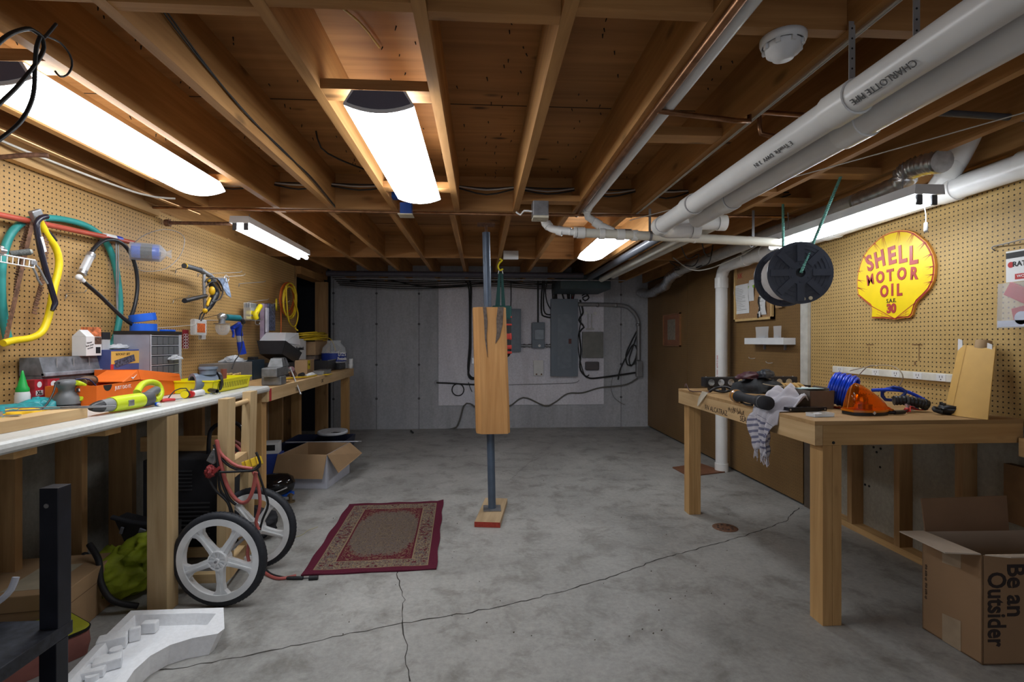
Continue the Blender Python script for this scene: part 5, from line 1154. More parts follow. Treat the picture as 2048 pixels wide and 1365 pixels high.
M().hexa([(a1.x-.02, 2.745, .575), (a1.x+.03, 2.745, .575), (a2.x+.03, 2.955, .575), (a2.x-.02, 2.955, .575), (a1.x-.02, 2.745, .665), (a1.x+.03, 2.745, .665), (a2.x+.03, 2.955, .665), (a2.x-.02, 2.955, .665)]).build('cross_board', PALEY, t, world=True)
M().hexa([(a1.x-.02, 2.745, .05), (a1.x+.02, 2.745, .05), (a2.x+.02, 2.955, .05), (a2.x-.02, 2.955, .05), (a1.x-.02, 2.745, .13), (a1.x+.02, 2.745, .13), (a2.x+.02, 2.955, .13), (a2.x-.02, 2.955, .13)]).build('lower_rail', PALEY, t, world=True)
M().box(a1.x-.42, a1.x-.024, 2.66, 2.70, .055, .10).build('lower_rail', PALEX, t, world=True)
M().box(a1.x-.42, a1.x-.024, 2.98, 3.02, .055, .10).build('lower_rail', PALEX, t, world=True)
wn = AZ(440, 1213, 0); wf = AZ(512, 1137, 0); WR = .231
Fd = Vector((_s, _c, 0))
MAG = plain('white_mag_plastic', (0.78, 0.79, 0.80), .45, var=.1, scale=12)
TIRE = plain('tyre_rubber', (0.018, 0.02, 0.026), .6, var=.2, scale=40)
t_cart = t
# wheels are parts of the cart: their own pieces are merged one level up so that nothing goes deeper than a sub-part
def wheel_part(loc):
    c = Vector(loc)-Vector(t_cart.location); X0 = Matrix.Translation(c) @ Matrix.Rotation(-YAW, 4, 'Z')
    m = M(); m.X = X0; m.lathe([(WR-.0235+.0235*math.cos(a), .022*math.sin(a)) for a in [k*PI/8 for k in range(17)]], 56, axis='Y')
    for k in range(72):
        m.X = X0 @ Matrix.Rotation(2*PI*k/72, 4, 'Y'); m.box(WR-.003, WR+.0005, -.006, .006, -.003, .003)
    tyre_m = m
    m = M(); m.X = X0; m.ring((0, -.020, 0), (0, .020, 0), .198, .176, 56); m.ring((0, -.023, 0), (0, -.017, 0), .201, .170, 56)
    for k in range(5):
        m.X = X0 @ Matrix.Rotation(R(15)+k*2*PI/5, 4, 'Y')
        P = [(.030, -.024), (.06, -.019), (.12, -.016), (.150, -.021), (.180, -.047), (.180, .047), (.150, .021), (.12, .016), (.06, .019), (.030, .024)]
        m.prism(P, -.012, .012, 'Y'); m.prism([(.04, -.0035), (.178, -.0035), (.178, .0035), (.04, .0035)], -.019, .012, 'Y')
    wh = m.build('wheel', MAG, t_cart); tyre_m.build('tyre', TIRE, wh)
    m = M(); m.X = X0; m.ring((0, -.028, 0), (0, .028, 0), .046, .040, 32); m.cyl((0, -.020, 0), (0, .028, 0), .042, n=28)
    for k in range(10): m.X = X0 @ Matrix.Rotation(k*PI/5, 4, 'Y'); m.box(.016, .040, -.027, -.018, -.0025, .0025)
    m.X = X0; m.cyl((0, -.034, 0), (0, -.01, 0), .014, n=14); m.build('hub', MAG, wh)
    m = M(); m.X = X0; m.cyl((0, -.042, 0), (0, -.034, 0), .006, n=8); m.build('axle_end', DSTEEL, wh)
wheel_part((wn.x, wn.y, WR+.001)); wheel_part((wf.x, wf.y, WR+.001))
M().cyl((wn.x, wn.y+.03, WR), (wf.x, wf.y-.03, WR), .009, n=10).build('axle', DSTEEL, t, world=True)
# welder / charger behind the cart
t = thing('charger_cabinet', 'black vented cabinet with a tube handle behind the wooden cart', 'cabinet', (-1.76, 3.1, 0))
M().box(-1.98, -1.545, 3.06, 3.40, .06, .60, .008).build('cabinet', BLKM, t, world=True)
m = M()
for k in range(6):
    z = .53-k*.022; m.box(-1.80, -1.70, 3.054, 3.06, z, z+.006)
for k in range(9):
    z = .34-k*.026; m.box(-1.90, -1.60, 3.054, 3.06, z, z+.008)
m.build('vent_slats', DGREY, t, world=True)
gl = plain('glossy_black_tube', (0.015, 0.015, 0.018), .15)
M().tube([AY(x, y, 3.22) for x, y in ((417, 945), (418, 880), (424, 858), (440, 848), (462, 845), (478, 850), (487, 866), (489, 920))], .0125, 12, .02).build('handle', gl, t, world=True)
# jumper cables
RC = plain('red_cable', (0.42, 0.10, 0.085), .5, var=.1); 
t = thing('jumper_cables', 'red and black jumper cables draped over the wooden cart', 'cables', (-1.40, 2.62, .55))
def jc(pts, r, mat, y=2.60, name='cable'): return M().tube([AY(x, yy, y) for x, yy in pts], r, 8, .02).build(name, mat, t, world=True)
jc([(432, 880), (440, 905), (455, 920), (475, 933), (505, 938)], .0085, RC)
jc([(428, 890), (445, 920), (470, 938), (505, 942), (518, 930)], .007, INK)
jc([(434, 882), (440, 915), (450, 960), (464, 990), (480, 1005), (495, 1003), (506, 980), (512, 945)], .0095, RC)
jc([(432, 900), (438, 940), (448, 975), (460, 1000), (472, 1010)], .007, INK)
jc([(505, 940), (516, 970), (520, 1010), (512, 1045), (518, 1060)], .0085, RC, 2.66)
jc([(512, 905), (520, 925), (512, 940), (470, 944), (440, 945)], .006, INK, 2.58)
jc([(515, 940), (528, 980), (536, 1010), (525, 1040), (520, 1060)], .006, INK, 2.70)
jc([(416, 955), (430, 980), (455, 1005), (462, 1030)], .006, INK, 2.6)
jc([(437, 945), (440, 980), (455, 1000), (470, 1040)], .006, INK, 2.62)
jc([(497, 1090), (495, 1110), (500, 1130), (503, 1135)], .008, RC, 2.54)
jc([(470, 890), (480, 900), (487, 915), (478, 930), (466, 925), (472, 905)], .009, RC, 3.08)
jc([(465, 880), (485, 895), (489, 935), (470, 950)], .009, plain('brown_cable', (.16, .05, .04), .5), 3.1)
t2 = thing('cable_clamp', 'red crumpled clamp hanging from the cart cables', 'clamp', tuple(AY(420, 962, 2.60)))
p = Vector((0, 0, .045)); lump(M(), (0, 0, .045), .022, .02, .030, 8, 14, .5).build('jaw', plain('clamp_red', (.27, .03, .03), .5), t2); M().at(.03, 0, .05, ry=.9).box(-.008, .008, -.01, .01, -.03, .03, .003).build('grip', plain('clamp_red', (.27, .03, .03), .5), t2)
t2 = thing('cable_clamp', 'grey metal clamp at the top left of the cart cables', 'clamp', tuple(AY(428, 925, 2.62)))
M().at(0, 0, .03, ry=.5).box(-.02, .02, -.012, .012, -.035, .035, .005).build('jaw', DSTEEL, t2); M().cyl((-.005, -.016, .035), (-.005, -.011, .035), .008, n=8).build('pivot', STEEL, t2)
t2 = thing('yellow_plug', 'yellow multi-outlet plug block lying on the cart crossboard', 'plug', tuple(AY(505, 940, 2.70)), R(10))
M().at(0, 0, .035, rx=-.3, ry=-.35).box(-.045, .045, -.02, .02, -.022, .022, .004).build('block', plain('plug_yellow', (.68, .45, .02), .5), t2)
m = M(); m.at(0, -.005, .035, rx=-.3, ry=-.35)
for k in (-1, 0, 1): m.box(k*.027-.0015, k*.027+.0015, -.0225, -.015, -.022, .022)
m.build('slots', plain('plug_brown', (.30, .17, .01), .6), t2)
t2 = thing('power_cord_end', 'red and black cable ends with a plug lying on the floor by the rug', 'cable', (-1.05, 2.81, 0))
gp = lambda x, y, z=.008: AZ(x, y, z)
M().tube([gp(515, 1130), gp(535, 1150), gp(560, 1158), gp(592, 1152)], .0085, 8).build('red_cable', RC, t2, world=True)
M().tube([gp(520, 1125), gp(540, 1148), gp(575, 1157), gp(605, 1157)], .007, 8).build('black_cable', INK, t2, world=True)
M().tube([gp(575, 1157), gp(606, 1157)], .010, 8).cyl(tuple(gp(606, 1157)), tuple(gp(620, 1157)), .003, n=6).cyl(tuple(gp(618, 1157, .01)), tuple(gp(636, 1156, .01)), .012, n=10).build('plug', INK, t2, world=True)

# ================= things on the left pegboard and counter =================
XW = -2.153
def LW(px, py, x=XW): return AX(px, py, x)
def CT(px, x, z=ZT): r = _ray(px, 0); t_ = x/r[0]; return Vector((x, t_*r[1], z))
def ZH(py, p): zc = p.x*_s+p.y*_c; return CAMH-(py-682.5)/1000*zc
def lt(label, name, pts, r, mat, x=-2.12, cat=None, step=.02, n=10, closed=False):
    return tag(M().tube([LW(a, b_, x if len(q) < 1 else q[0]) for a, b_, *q in pts], r, n, step, closed=closed).build(name, mat), label, cat or name.replace('_', ' '))
# red bar along the wall
t = thing('red_pole', 'long red tube hung level on the left pegboard with a blue and white label', 'pole', tuple(LW(100, 450, -2.11)))
RP = plain('brick_red_tube', (0.42, 0.075, 0.045), .4)
A_, B_ = LW(-30, 424, -2.10), LW(268, 486, -2.10)
M().cyl(tuple(A_), tuple(B_), .0135, n=14).build('tube', RP, t, world=True)
d = (B_-A_).normalized(); c = LW(221, 474, -2.10); M().cyl(tuple(c-d*.045), tuple(c+d*.035), .0142, n=14).build('label_band', PAPER, t, world=True)
m = M().use(REDINK).box(-2.0865, -2.0855, c.y-.04, c.y+.03, c.z-.012, c.z-.005).use(DBLUE); c2 = c+d*.06; m.cyl(tuple(c2-d*.02), tuple(c2+d*.025), .0143, n=14); m.build('label_print', None, t, world=True)
# teal hose
TE = plain('teal_rubber', (0.03, 0.27, 0.25), .45, var=.15)
lt('thick teal hose looped on the left pegboard', 'garden_hose', [(18, 690), (8, 640), (2, 580), (5, 520), (18, 475), (38, 450), (60, 440), (88, 436), (125, 439), (165, 449), (195, 466), (215, 490), (230, 530), (238, 580), (240, 620), (235, 660), (222, 697)], .0165, TE, -2.125, 'hose')
# black hose with clear filter
t = thing('filter_hose', 'black rubber hose loop with a clear inline filter and metal clamps', 'hose', tuple(LW(220, 560, -2.08)))
BH = plain('black_rubber', (0.014, 0.014, 0.016), .35)
M().tube([LW(180, 509, -2.07), LW(195, 490, -2.07), (LW(212, 480, -2.07)), LW(235, 482, -2.07), LW(255, 498, -2.07), LW(270, 530, -2.07), LW(275, 570, -2.07), LW(270, 610, -2.07), LW(259, 642, -2.06)], .0105, 12).build('upper_hose', BH, t, world=True)
M().tube([LW(165, 562, -2.07), LW(200, 592, -2.07), LW(235, 626, -2.05), LW(262, 648, -2.03), LW(292, 660, -2.0)], .0105, 12).build('lower_hose', BH, t, world=True)
f0, f1 = LW(163, 548, -2.07), LW(182, 510, -2.07); M().cyl(tuple(f0), tuple(f1), .019, n=16).build('clear_filter', FILM, t, world=True)
M().cyl(tuple(f0.lerp(f1, .1)), tuple(f0.lerp(f1, .9)), .008, n=10).build('filter_core', WPLAS, t, world=True)
for k, r_ in ((0.02, .022), (.12, .020), (.92, .022), (1.02, .020)):
    c = f0.lerp(f1, k); d = (f1-f0).normalized(); M().cyl(tuple(c-d*.005), tuple(c+d*.005), r_, n=16).build('hose_clamp', STEEL, t, world=True)
c = LW(158, 555, -2.07); M().sphere(tuple(c), .017, 10).cyl(tuple(c), tuple(LW(167, 563, -2.07)), .012, n=10).build('white_elbow', WPLAS, t, world=True)
# zipper-like chain hanging
t = thing('bead_chain', 'grey doubled chain hanging from the red tube', 'chain', tuple(LW(234, 590, -2.09)))
for dx in (0, 4): M().tube([LW(232+dx, 480, -2.085), LW(233+dx, 540, -2.09), LW(233+dx*.6, 592, -2.10), LW(235, 630, -2.10)], .0035, 6).build('chain_strand', DSTEEL, t, world=True)
# bow saw
t = thing('bow_saw', 'yellow framed bow saw with rusty blade hanging on the pegboard', 'saw', tuple(LW(70, 600, -2.08)))
SYF = plain('saw_yellow', (0.80, 0.60, 0.01), .4)
M().tube([LW(x, y, -2.07) for x, y in ((76, 436), (84, 452), (98, 475), (112, 497), (118, 520), (116, 545), (108, 575), (103, 605), (95, 640), (83, 665), (60, 677), (30, 681), (6, 687))], .0155, 12).build('frame', SYF, t, world=True)
M().tube([LW(88, 455, -2.065), LW(104, 472, -2.06), LW(112, 482, -2.06)], .008, 8).build('black_grip', BLACK, t, world=True)
m = M(); a = LW(66, 436, -2.085); b_ = LW(10, 683, -2.085); d = (b_-a); L = d.length; d.normalize(); s_ = Vector((0, -d.z, d.y)); N_ = 70; v = []
for i in range(N_+1):
    p = a+d*L*i/N_; w_ = .012*(1 if i % 2 else .62); v += [p+s_*.012, p-s_*w_]
k = len(v); v += [q+Vector((.0016, 0, 0)) for q in v]; fs = []
for i in range(N_): fs += [(2*i, 2*i+1, 2*i+3, 2*i+2), (k+2*i, k+2*i+2, k+2*i+3, k+2*i+1), (2*i, 2*i+2, k+2*i+2, k+2*i), (2*i+1, k+2*i+1, k+2*i+3, 2*i+3)]
m.add([tuple(q) for q in v], fs); m.build('blade', RUST, t, world=True)
p = LW(74, 433, -2.075); M().at(p.x, p.y, p.z, rx=.5).box(-.012, .012, -.028, .028, -.03, .03, .006).build('tension_lever', DSTEEL, t, world=True)
# pry bar
t = thing('pry_bar', 'black hooked pry bar with a white label, in front of the bow saw', 'bar', tuple(LW(90, 530, -2.03)))
M().tube([LW(x, y, -2.03) for x, y in ((94, 433), (82, 436), (74, 445), (74, 460), (80, 495), (90, 535), (100, 570), (108, 597), (110, 608), (104, 622))], lambda q: .0125*(1-.35*max(0, q-.92)/.08), 6, .03).build('bar', plain('black_enamel', (0.016, 0.014, 0.024), .25), t, world=True)
a, b_ = LW(78, 474, -2.03), LW(86, 504, -2.03); M().cyl(tuple(a), tuple(b_), .0142, n=6).build('label_band', PAPER, t, world=True)
# chains / rusty rasps
for i, (pts, l) in enumerate((([(60, 440), (55, 460), (47, 485), (41, 520), (35, 560), (32, 590)], 'rusty toothed blade hanging left of the bow saw blade'), ([(88, 448), (92, 478), (93, 500), (88, 540), (82, 575), (72, 610), (68, 632)], 'rusty saw chain hanging behind the black pry bar'))):
    m = M(); P_ = [LW(x, y, -2.10+.03*i) for x, y in pts]
    for a, b_ in zip(P_, P_[1:]):
        n_ = max(1, int((b_-a).length/.011))
        for k in range(n_): c = a.lerp(b_, k/n_); d = (b_-a).normalized(); m.X = frame(c, d, (0, -d.z, d.y)); m.box(-.0045, .0045, -.012, .012 if k % 2 else .007, -.003, .003)
    m.X = Matrix.Identity(4); tag(m.build('saw_chain', RUST), l, 'chain', 'rusty chains')
# white wire rack and wire brush, pliers
t = thing('wire_rack', 'white wire rack arm sticking out at the left edge of the pegboard', 'rack', tuple(LW(35, 520, -2.0)))
m = M(); a0, a1, b0_, b1_ = LW(-10, 507, -1.98), LW(70, 521, -1.98), LW(-10, 522, -1.98), LW(68, 536, -1.98)
m.cyl(tuple(a0), tuple(a1), .0035, n=8).cyl(tuple(b0_), tuple(b1_), .0025, n=8)
for k in range(8): f_ = k/7; m.cyl(tuple(a0.lerp(a1, f_)), tuple(b0_.lerp(b1_, f_)), .002, n=6)
m.build('wire_grid', WPLAS, t, world=True)
p = LW(3, 502, -1.975); M().cyl((p.x, p.y-.014, p.z), (p.x, p.y+.014, p.z), .012, n=12).sphere((p.x, p.y, p.z+.012), .010, 8).build('wing_nut', STEEL, t, world=True)
t = thing('wire_brush', 'grey round wire brush lying on the white rack', 'brush', tuple(LW(50, 507, -2.02)))
a, b_ = LW(20, 508, -2.03), LW(60, 504, -1.99); M().cyl(tuple(a), tuple(b_), .012, .014, 14).build('bristles', plain('bristle_grey', (.10, .105, .10), .8, var=.5, scale=200), t, world=True); M().cyl(tuple(b_), tuple(b_+(b_-a).normalized()*.008), .012, .010, 14).build('bristle_tip', plain('bristle_tip_grey', (.30, .31, .28), .8, var=.4, scale=200), t, world=True)
t = thing('locking_pliers', 'worn steel locking pliers hanging from the white rack', 'pliers', tuple(LW(80, 540, -1.99)))
M().tube([LW(66, 526, -1.985), LW(78, 537, -1.985), LW(86, 552, -1.985), LW(95, 568, -1.985)], .0045, 8).build('handle', DSTEEL, t, world=True)
M().tube([LW(64, 532, -1.985), LW(72, 548, -1.985), LW(76, 560, -1.985), LW(83, 570, -1.985)], .0045, 8).build('handle', DSTEEL, t, world=True)
p = LW(66, 526, -1.985); M().cbox(tuple(p), (.014, .03, .022), .004).build('jaw', DSTEEL, t, world=True)
# wire hook loop + blue filter bottle
tag(M().tube([LW(262, 492, -2.07), LW(290, 470, -2.0), LW(330, 459, -2.0), (LW(362, 468, -2.0)), LW(369, 485, -2.0), LW(358, 515, -2.0), LW(330, 538, -2.0), LW(290, 543, -2.02), LW(270, 535, -2.08)], .002, 6).build('wire_loop', DSTEEL), 'thin dark wire loop around the wrapped blue jar', 'wire')
t = thing('wrapped_jar', 'blue jar in crinkled clear wrap with a black label, hung on the pegboard', 'jar', tuple(LW(295, 505, -2.04)))
a, b_ = LW(262, 502, -2.08), LW(330, 508, -1.93); d = (b_-a).normalized(); X0 = frame(a, d, (0, 0, 1)); m = M(); m.X = X0 @ Matrix.Rotation(PI/2, 4, 'Y')
Lj = (b_-a).length; m.lathe([(0, 0), (.046, .003), (.050, .012), (.050, Lj*.72), (.044, Lj*.82), (.030, Lj*.86)], 24); m.build('jar', plain('jar_blue', (0.02, 0.10, 0.52), .25), t, world=True)
m = M(); m.X = X0 @ Matrix.Rotation(PI/2, 4, 'Y'); m.lathe([(.0508, Lj*.30), (.0508, Lj*.64)], 24); m.build('black_label', INK, t, world=True)
m = M(); m.X = X0 @ Matrix.Rotation(PI/2, 4, 'Y'); m.lathe([(.054, -.004), (.0545, Lj*.5), (.053, Lj*.85), (.03, Lj*.98), (.014, Lj*1.05), (.028, Lj*1.2)], 14, smooth=False); m.build('clear_wrap', CLEAR, t, world=True)
text('FILTER', .018, WINK, t, frame(a+d*Lj*.47+Vector((.0522, 0, .01)), d, (0, 0, 1)), world=True)
# hooks
for i, (x0, y0, x1, y1, l) in enumerate(((130, 588, 168, 585, 'empty pegboard hook left of the black hose'), (350, 540, 368, 535, 'hook holding the drywall saw handle'), (345, 600, 375, 595, 'hook below the yellow and black reciprocating tool'), (395, 548, 480, 545, 'long hook behind the plastic pouch'), (430, 556, 487, 551, 'second long hook behind the plastic pouch'), (477, 568, 528, 564, 'empty long hook right of the plastic pouch'), (300, 658, 390, 650, 'hook holding the red key rings'), (405, 637, 437, 630, 'short hook above the cased bit set'), (408, 641, 520, 641, 'long hook carrying the angle grinder'), (495, 604, 535, 600, 'hook holding the yellow packages'), (545, 608, 577, 604, 'hook holding the yellow disc'))):
    a = LW(x0, y0); b_ = LW(x1, y1, XW+.20 if x1-x0 > 60 else XW+.14)
    tag(M().tube([a+Vector((0, 0, -.025)), a+Vector((.008, 0, -.01)), a+Vector((.006, 0, 0)), a.lerp(b_, .5), b_, b_+Vector((.012, 0, .014))], .0025, 6).build('peg_hook', DSTEEL if i % 2 else STEEL), l, 'hook', 'hooks on the left pegboard')
# reciprocating tool (yellow/black)
YT = plain('tool_yellow', (0.72, 0.42, 0.01), .4)
t = thing('power_tool', 'yellow and black corded power tool with a long side handle, hung on the pegboard', 'power tool', tuple(LW(425, 580, -2.05)))
P3 = lambda x, y, d_=-2.03: LW(x, y, d_)
M().tube([P3(368, 532, -2.0), P3(385, 536, -2.01), P3(400, 541, -2.03)], .017, 12).build('top_handle', DGREY, t, world=True)
a = P3(371, 532, -2.0); d = (P3(366, 531, -2.0)-a).normalized(); M().cyl(tuple(a+d*.002), tuple(a+d*.012), .0185, n=16).build('yellow_cap', YT, t, world=True)
M().tube([P3(400, 540, -2.03), P3(408, 545), P3(420, 552), P3(428, 562)], .019, 10).build('gear_neck', DSTEEL, t, world=True)
M().tube([P3(408, 545), P3(408, 570), P3(409, 600), P3(410, 618)], .012, 10).build('side_rod', DSTEEL, t, world=True)
M().tube([P3(417, 560), P3(426, 575), P3(431, 585), P3(426, 600), P3(418, 614), P3(410, 624)], lambda q: .030-.012*abs(q-.45)*2, 12).build('motor_body', BLACK, t, world=True)
p = P3(424, 582, -2.0); M().sphere(tuple(p), .034, 12, (.6, .8, 1)).build('yellow_housing', YT, t, world=True)
p = P3(418, 560, -2.0); M().sphere(tuple(p), .018, 10, (.6, .8, 1)).build('yellow_housing', YT, t, world=True)
p = P3(417, 604, -2.0); M().tube([p+Vector((0, -.02, -.03)), p, p+Vector((0, .02, .03))], .010, 8).build('yellow_stripe', YT, t, world=True)
p = P3(410, 622, -2.01); M().sphere(tuple(p), .022, 10, (.7, 1, .8)).build('yellow_butt', YT, t, world=True)
a, b_ = P3(369, 602, -1.97), P3(412, 592, -2.02); M().cyl(tuple(a), tuple(b_), .0165, .014, 14).build('side_handle', BLACK, t, world=True)
M().tube([P3(410, 565, -1.99), P3(420, 556, -1.98), P3(436, 560, -1.98), P3(446, 580, -1.98), P3(440, 598, -1.98), P3(425, 604, -1.99)], .0045, 8).build('cord_loop', BH, t, world=True)
M().tube([P3(412, 575, -1.98), P3(422, 564, -1.97), P3(434, 566, -1.97), P3(443, 582, -1.97)], .0045, 8).build('cord_loop', BH, t, world=True)
M().tube([P3(409, 622), P3(401, 630), P3(399, 640)], .005, 8).build('cord', BH, t, world=True)
M().tube([P3(411, 624), P3(407, 632), P3(402, 642)], .005, 8).build('cord', BH, t, world=True)
t = thing('plastic_pouch', 'blue and grey plastic pouch hanging behind the yellow power tool', 'pouch', tuple(LW(450, 575, -2.1)))
q_ = [P3(434, 557, -2.11), P3(452, 556, -2.11), P3(460, 588, -2.08), P3(461, 596, -2.08), P3(453, 590, -2.09), P3(444, 575, -2.11)]
M().add([tuple(p) for p in q_]+[tuple(p+Vector((.006, 0, 0))) for p in q_], [tuple(range(6))[::-1], tuple(range(6, 12))]+[(i, (i+1) % 6, 6+(i+1) % 6, 6+i) for i in range(6)]).build('pouch', plain('grey_blue_film', (.24, .30, .42), .3, var=.35, scale=40), t, world=True)
p = P3(452, 556, -2.04); M().tube([P3(452, 550, -2.04), P3(448, 557, -2.04), P3(453, 566, -2.04), P3(458, 558, -2.04)], .003, 6, closed=True).build('ring', STEEL, t, world=True)
# cased bit set, red rings
t = thing('bit_case', 'clear hard case with an orange card hanging on the pegboard', 'case', tuple(LW(400, 670, -2.05)))
yA_, yB_ = LW(388, 655, -2.04).y, LW(413, 655, -2.04).y; z1_, z0_ = LW(400, 639, -2.04).z, LW(400, 671, -2.04).z
M().box(-2.07, -2.035, yA_, yB_, z0_, z1_, .012).build('case', FILM, t, world=True); M().box(-2.0345, -2.033, yA_+.03, yB_-.03, z0_+.02, z1_-.03).build('orange_card', plain('orange_print', (.50, .10, .02), .6, var=.4, scale=70), t, world=True)
M().box(-2.10, -2.075, yB_+.0, yB_+.06, z0_-.03, z1_-.05, .004).build('second_case', FILM, t, world=True); M().box(-2.095, -2.08, yB_+.01, yB_+.05, z0_-.02, z0_+.07).build('copper_print', RUST, t, world=True)
t = thing('ring_rack', 'dark red rack of small silver rings hanging beside the drawer cabinet', 'rack', tuple(LW(372, 700, -2.09)))
M().box(-2.10, -2.09, LW(367, 655, -2.09).y, LW(378, 655, -2.09).y, LW(372, 697, -2.09).z, LW(372, 660, -2.09).z, .003).build('rack_body', plain('dark_red', (.22, .01, .02), .4), t, world=True)
for k in range(5):
    for s in (-1, 1): c = LW(370+s*2.2+1.5, 671+k*6, -2.075); M().tube([c+Vector((.004*math.cos(a), .009*math.cos(a), .009*math.sin(a))) for a in [j*PI/4 for j in range(8)]], .0016, 5, closed=True).build('ring', STEEL, t, world=True)
# angle grinder
t = thing('angle_grinder', 'teal and silver angle grinder lying on a long pegboard hook', 'grinder', tuple(LW(455, 640, -2.03)))
TL = plain('grinder_teal', (0.012, 0.14, 0.17), .4)
a, b_ = P3(452, 635, -2.02), P3(478, 637, -1.99); M().tube([a, a.lerp(b_, .5), b_], .026, 14).build('motor_housing', TL, t, world=True)
M().tube([b_, P3(484, 640, -1.97), P3(487, 646, -1.97)], .017, 10).build('rear_grip', BLACK, t, world=True)
p = P3(444, 634, -2.02); M().sphere(tuple(p), .042, 14, (.8, 1, .75)).build('gear_head', STEEL, t, world=True)
M().cyl(tuple(p+Vector((0, 0, -.05))), tuple(p+Vector((0, 0, -.02))), .024, n=14).build('spindle', DSTEEL, t, world=True)
M().cyl(tuple(p+Vector((0, 0, -.056))), tuple(p+Vector((0, 0, -.051))), .058, n=28).build('disc', DSTEEL, t, world=True)
m = M(); p2 = p+Vector((.0, .01, -.09)); m.lathe([(.05, .03), (.052, 0), (.045, -.03), (.028, -.05), (.005, -.055)], 16, c=tuple(p2)); m.build('clear_guard', FILM, t, world=True)
M().tube([P3(487, 646, -1.97), P3(483, 665, -1.97), P3(484, 690, -1.97), P3(478, 710, -1.97), P3(470, 722, -1.95), P3(464, 738, -1.93)], .004, 8).build('cord', BH, t, world=True)
# blue caulk gun / heat gun
t = thing('blue_torch', 'blue spray gun with a long blue body hanging head up on the pegboard', 'spray gun', tuple(LW(480, 680, -2.04)))
M().tube([P3(464, 657, -2.03), P3(472, 652, -2.02), P3(478, 648, -2.02)], .018, 10).build('nozzle_head', DBLUE, t, world=True)
M().tube([P3(476, 650, -2.03), P3(477, 662, -2.03), P3(479, 672, -2.03)], .029, 14, smooth_path=False).build('gun_head', DBLUE, t, world=True)
M().tube([P3(465, 660, -2.02), P3(467, 668, -2.02), P3(466, 675, -2.02)], .010, 8).build('trigger', DBLUE, t, world=True)
a, b_ = P3(478, 671, -2.03), P3(485, 708, -2.02); M().cyl(tuple(a), tuple(a.lerp(b_, .35)), .024, n=14).build('grey_collar', plain('grey_collar', (.35, .36, .4), .4), t, world=True)
M().cyl(tuple(a.lerp(b_, .33)), tuple(b_), .027, .032, 16).build('long_body', DBLUE, t, world=True)
# yellow packages, plastic sleeves, disc, cords
t = thing('knife_package', 'blister pack with a yellow tape cutter and grey card', 'package', tuple(LW(505, 650, -2.05)))
ya, yc = LW(496, 620, -2.06).y, LW(508, 620, -2.06).y
M().box(-2.10, -2.04, ya, yc, LW(500, 640, -2.06).z, LW(500, 606, -2.06).z, .004).build('blister', FILM, t, world=True)
for za, zb in ((631, 622), (640, 633)): M().box(-2.085, -2.038, ya+.012, yc-.012, LW(500, za, -2.06).z+.004, LW(500, zb, -2.06).z, .006).build('yellow_part', YEL, t, world=True)
M().box(-2.09, -2.04, ya, yc, LW(500, 616, -2.06).z, LW(500, 607, -2.06).z).build('white_card', PAPER, t, world=True)
t = thing('knife_package', 'blister pack with a large yellow curved cutter, right of the first pack', 'package', tuple(LW(515, 650, -2.05)))
ya, yc = LW(509, 620, -2.02).y, LW(524, 620, -2.02).y
M().box(-2.06, -2.05, ya, yc+.03, LW(515, 642, -2.02).z, LW(515, 608, -2.02).z, .002).build('card', DGREY, t, world=True)
M().tube([P3(521, 612, -2.0), P3(516, 620, -2.0), P3(511, 630, -2.0), P3(513, 637, -2.0)], .022, 8).build('yellow_cutter', YEL, t, world=True)
M().sphere(tuple(P3(515, 627, -1.985)), .016, 8, (.4, 1, 1)).build('dial', YT, t, world=True)
M().tube([P3(511, 640, -2.04), P3(511, 648, -2.04), P3(518, 650, -2.04), P3(519, 646, -2.04)], .004, 6).build('hook_wire', STEEL, t, world=True)
tag(M().box(-2.09, -2.05, LW(526, 640, -2.06).y, LW(533, 640, -2.06).y, LW(529, 680, -2.06).z, LW(529, 608, -2.06).z, .004).build('plastic_sleeve', plain('lilac_film', (.36, .28, .38), .25, var=.25)), 'long narrow lilac plastic sleeve hanging on the pegboard', 'sleeve')
tag(M().box(-2.04, -2.02, LW(532, 640, -2.03).y, LW(536, 640, -2.03).y, LW(534, 665, -2.03).z, LW(534, 616, -2.03).z, .004).build('plastic_sleeve', plain('white_film', (.50, .49, .56), .25, var=.2)), 'short white plastic sleeve beside the lilac one', 'sleeve')
tag(M().box(-2.15, -2.07, LW(536, 640, -2.08).y, LW(549, 640, -2.08).y, LW(542, 662, -2.08).z, LW(542, 608, -2.08).z, .006).build('plastic_bag', plain('indigo_film', (.09, .10, .16), .2, var=.7, scale=60)), 'dark blue crinkled plastic bag hanging by the yellow disc', 'bag')
t = thing('yellow_disc', 'yellow round cutting disc hanging edge-on beside the coiled cords', 'disc', tuple(LW(552, 612, -2.02)))
c = P3(552, 610, -2.08); M().ring(tuple(c+Vector((0, -.004, 0))), tuple(c+Vector((.012, .0, 0))), .062, .02, 28).build('disc', plain('disc_yellow', (.55, .42, .01), .5), t, world=True)
def coil(label, name, mat, px0, px1, py0, py1, n, r, x, seed, cat='extension cord'):
    rg_ = random.Random(seed); pts = []
    for k in range(n*10):
        a = 2*PI*k/10; f_ = 1-.16*rg_.random()*0-.12*math.sin(k*.31+seed); cx = (px0+px1)/2+rg_.uniform(-1, 1); cy_ = (py0+py1)/2
        sag = 1 if math.sin(a) > 0 else 0
        pts.append(LW(cx+(px1-px0)/2*math.cos(a)*f_, cy_+(py1-py0)/2*math.sin(a)*f_, x+.015*math.sin(k*.13)))
    return tag(M().tube(pts, r, 7, .05).build(name, mat), label, cat)
OC = plain('orange_cord', (.60, .13, .02), .5); YC = plain('yellow_cord', (.62, .42, .015), .5)
coil('coiled orange extension cord hung at the end of the left pegboard', 'extension_cord', OC, 561, 588, 566, 628, 6, .0075, -2.09, 1)
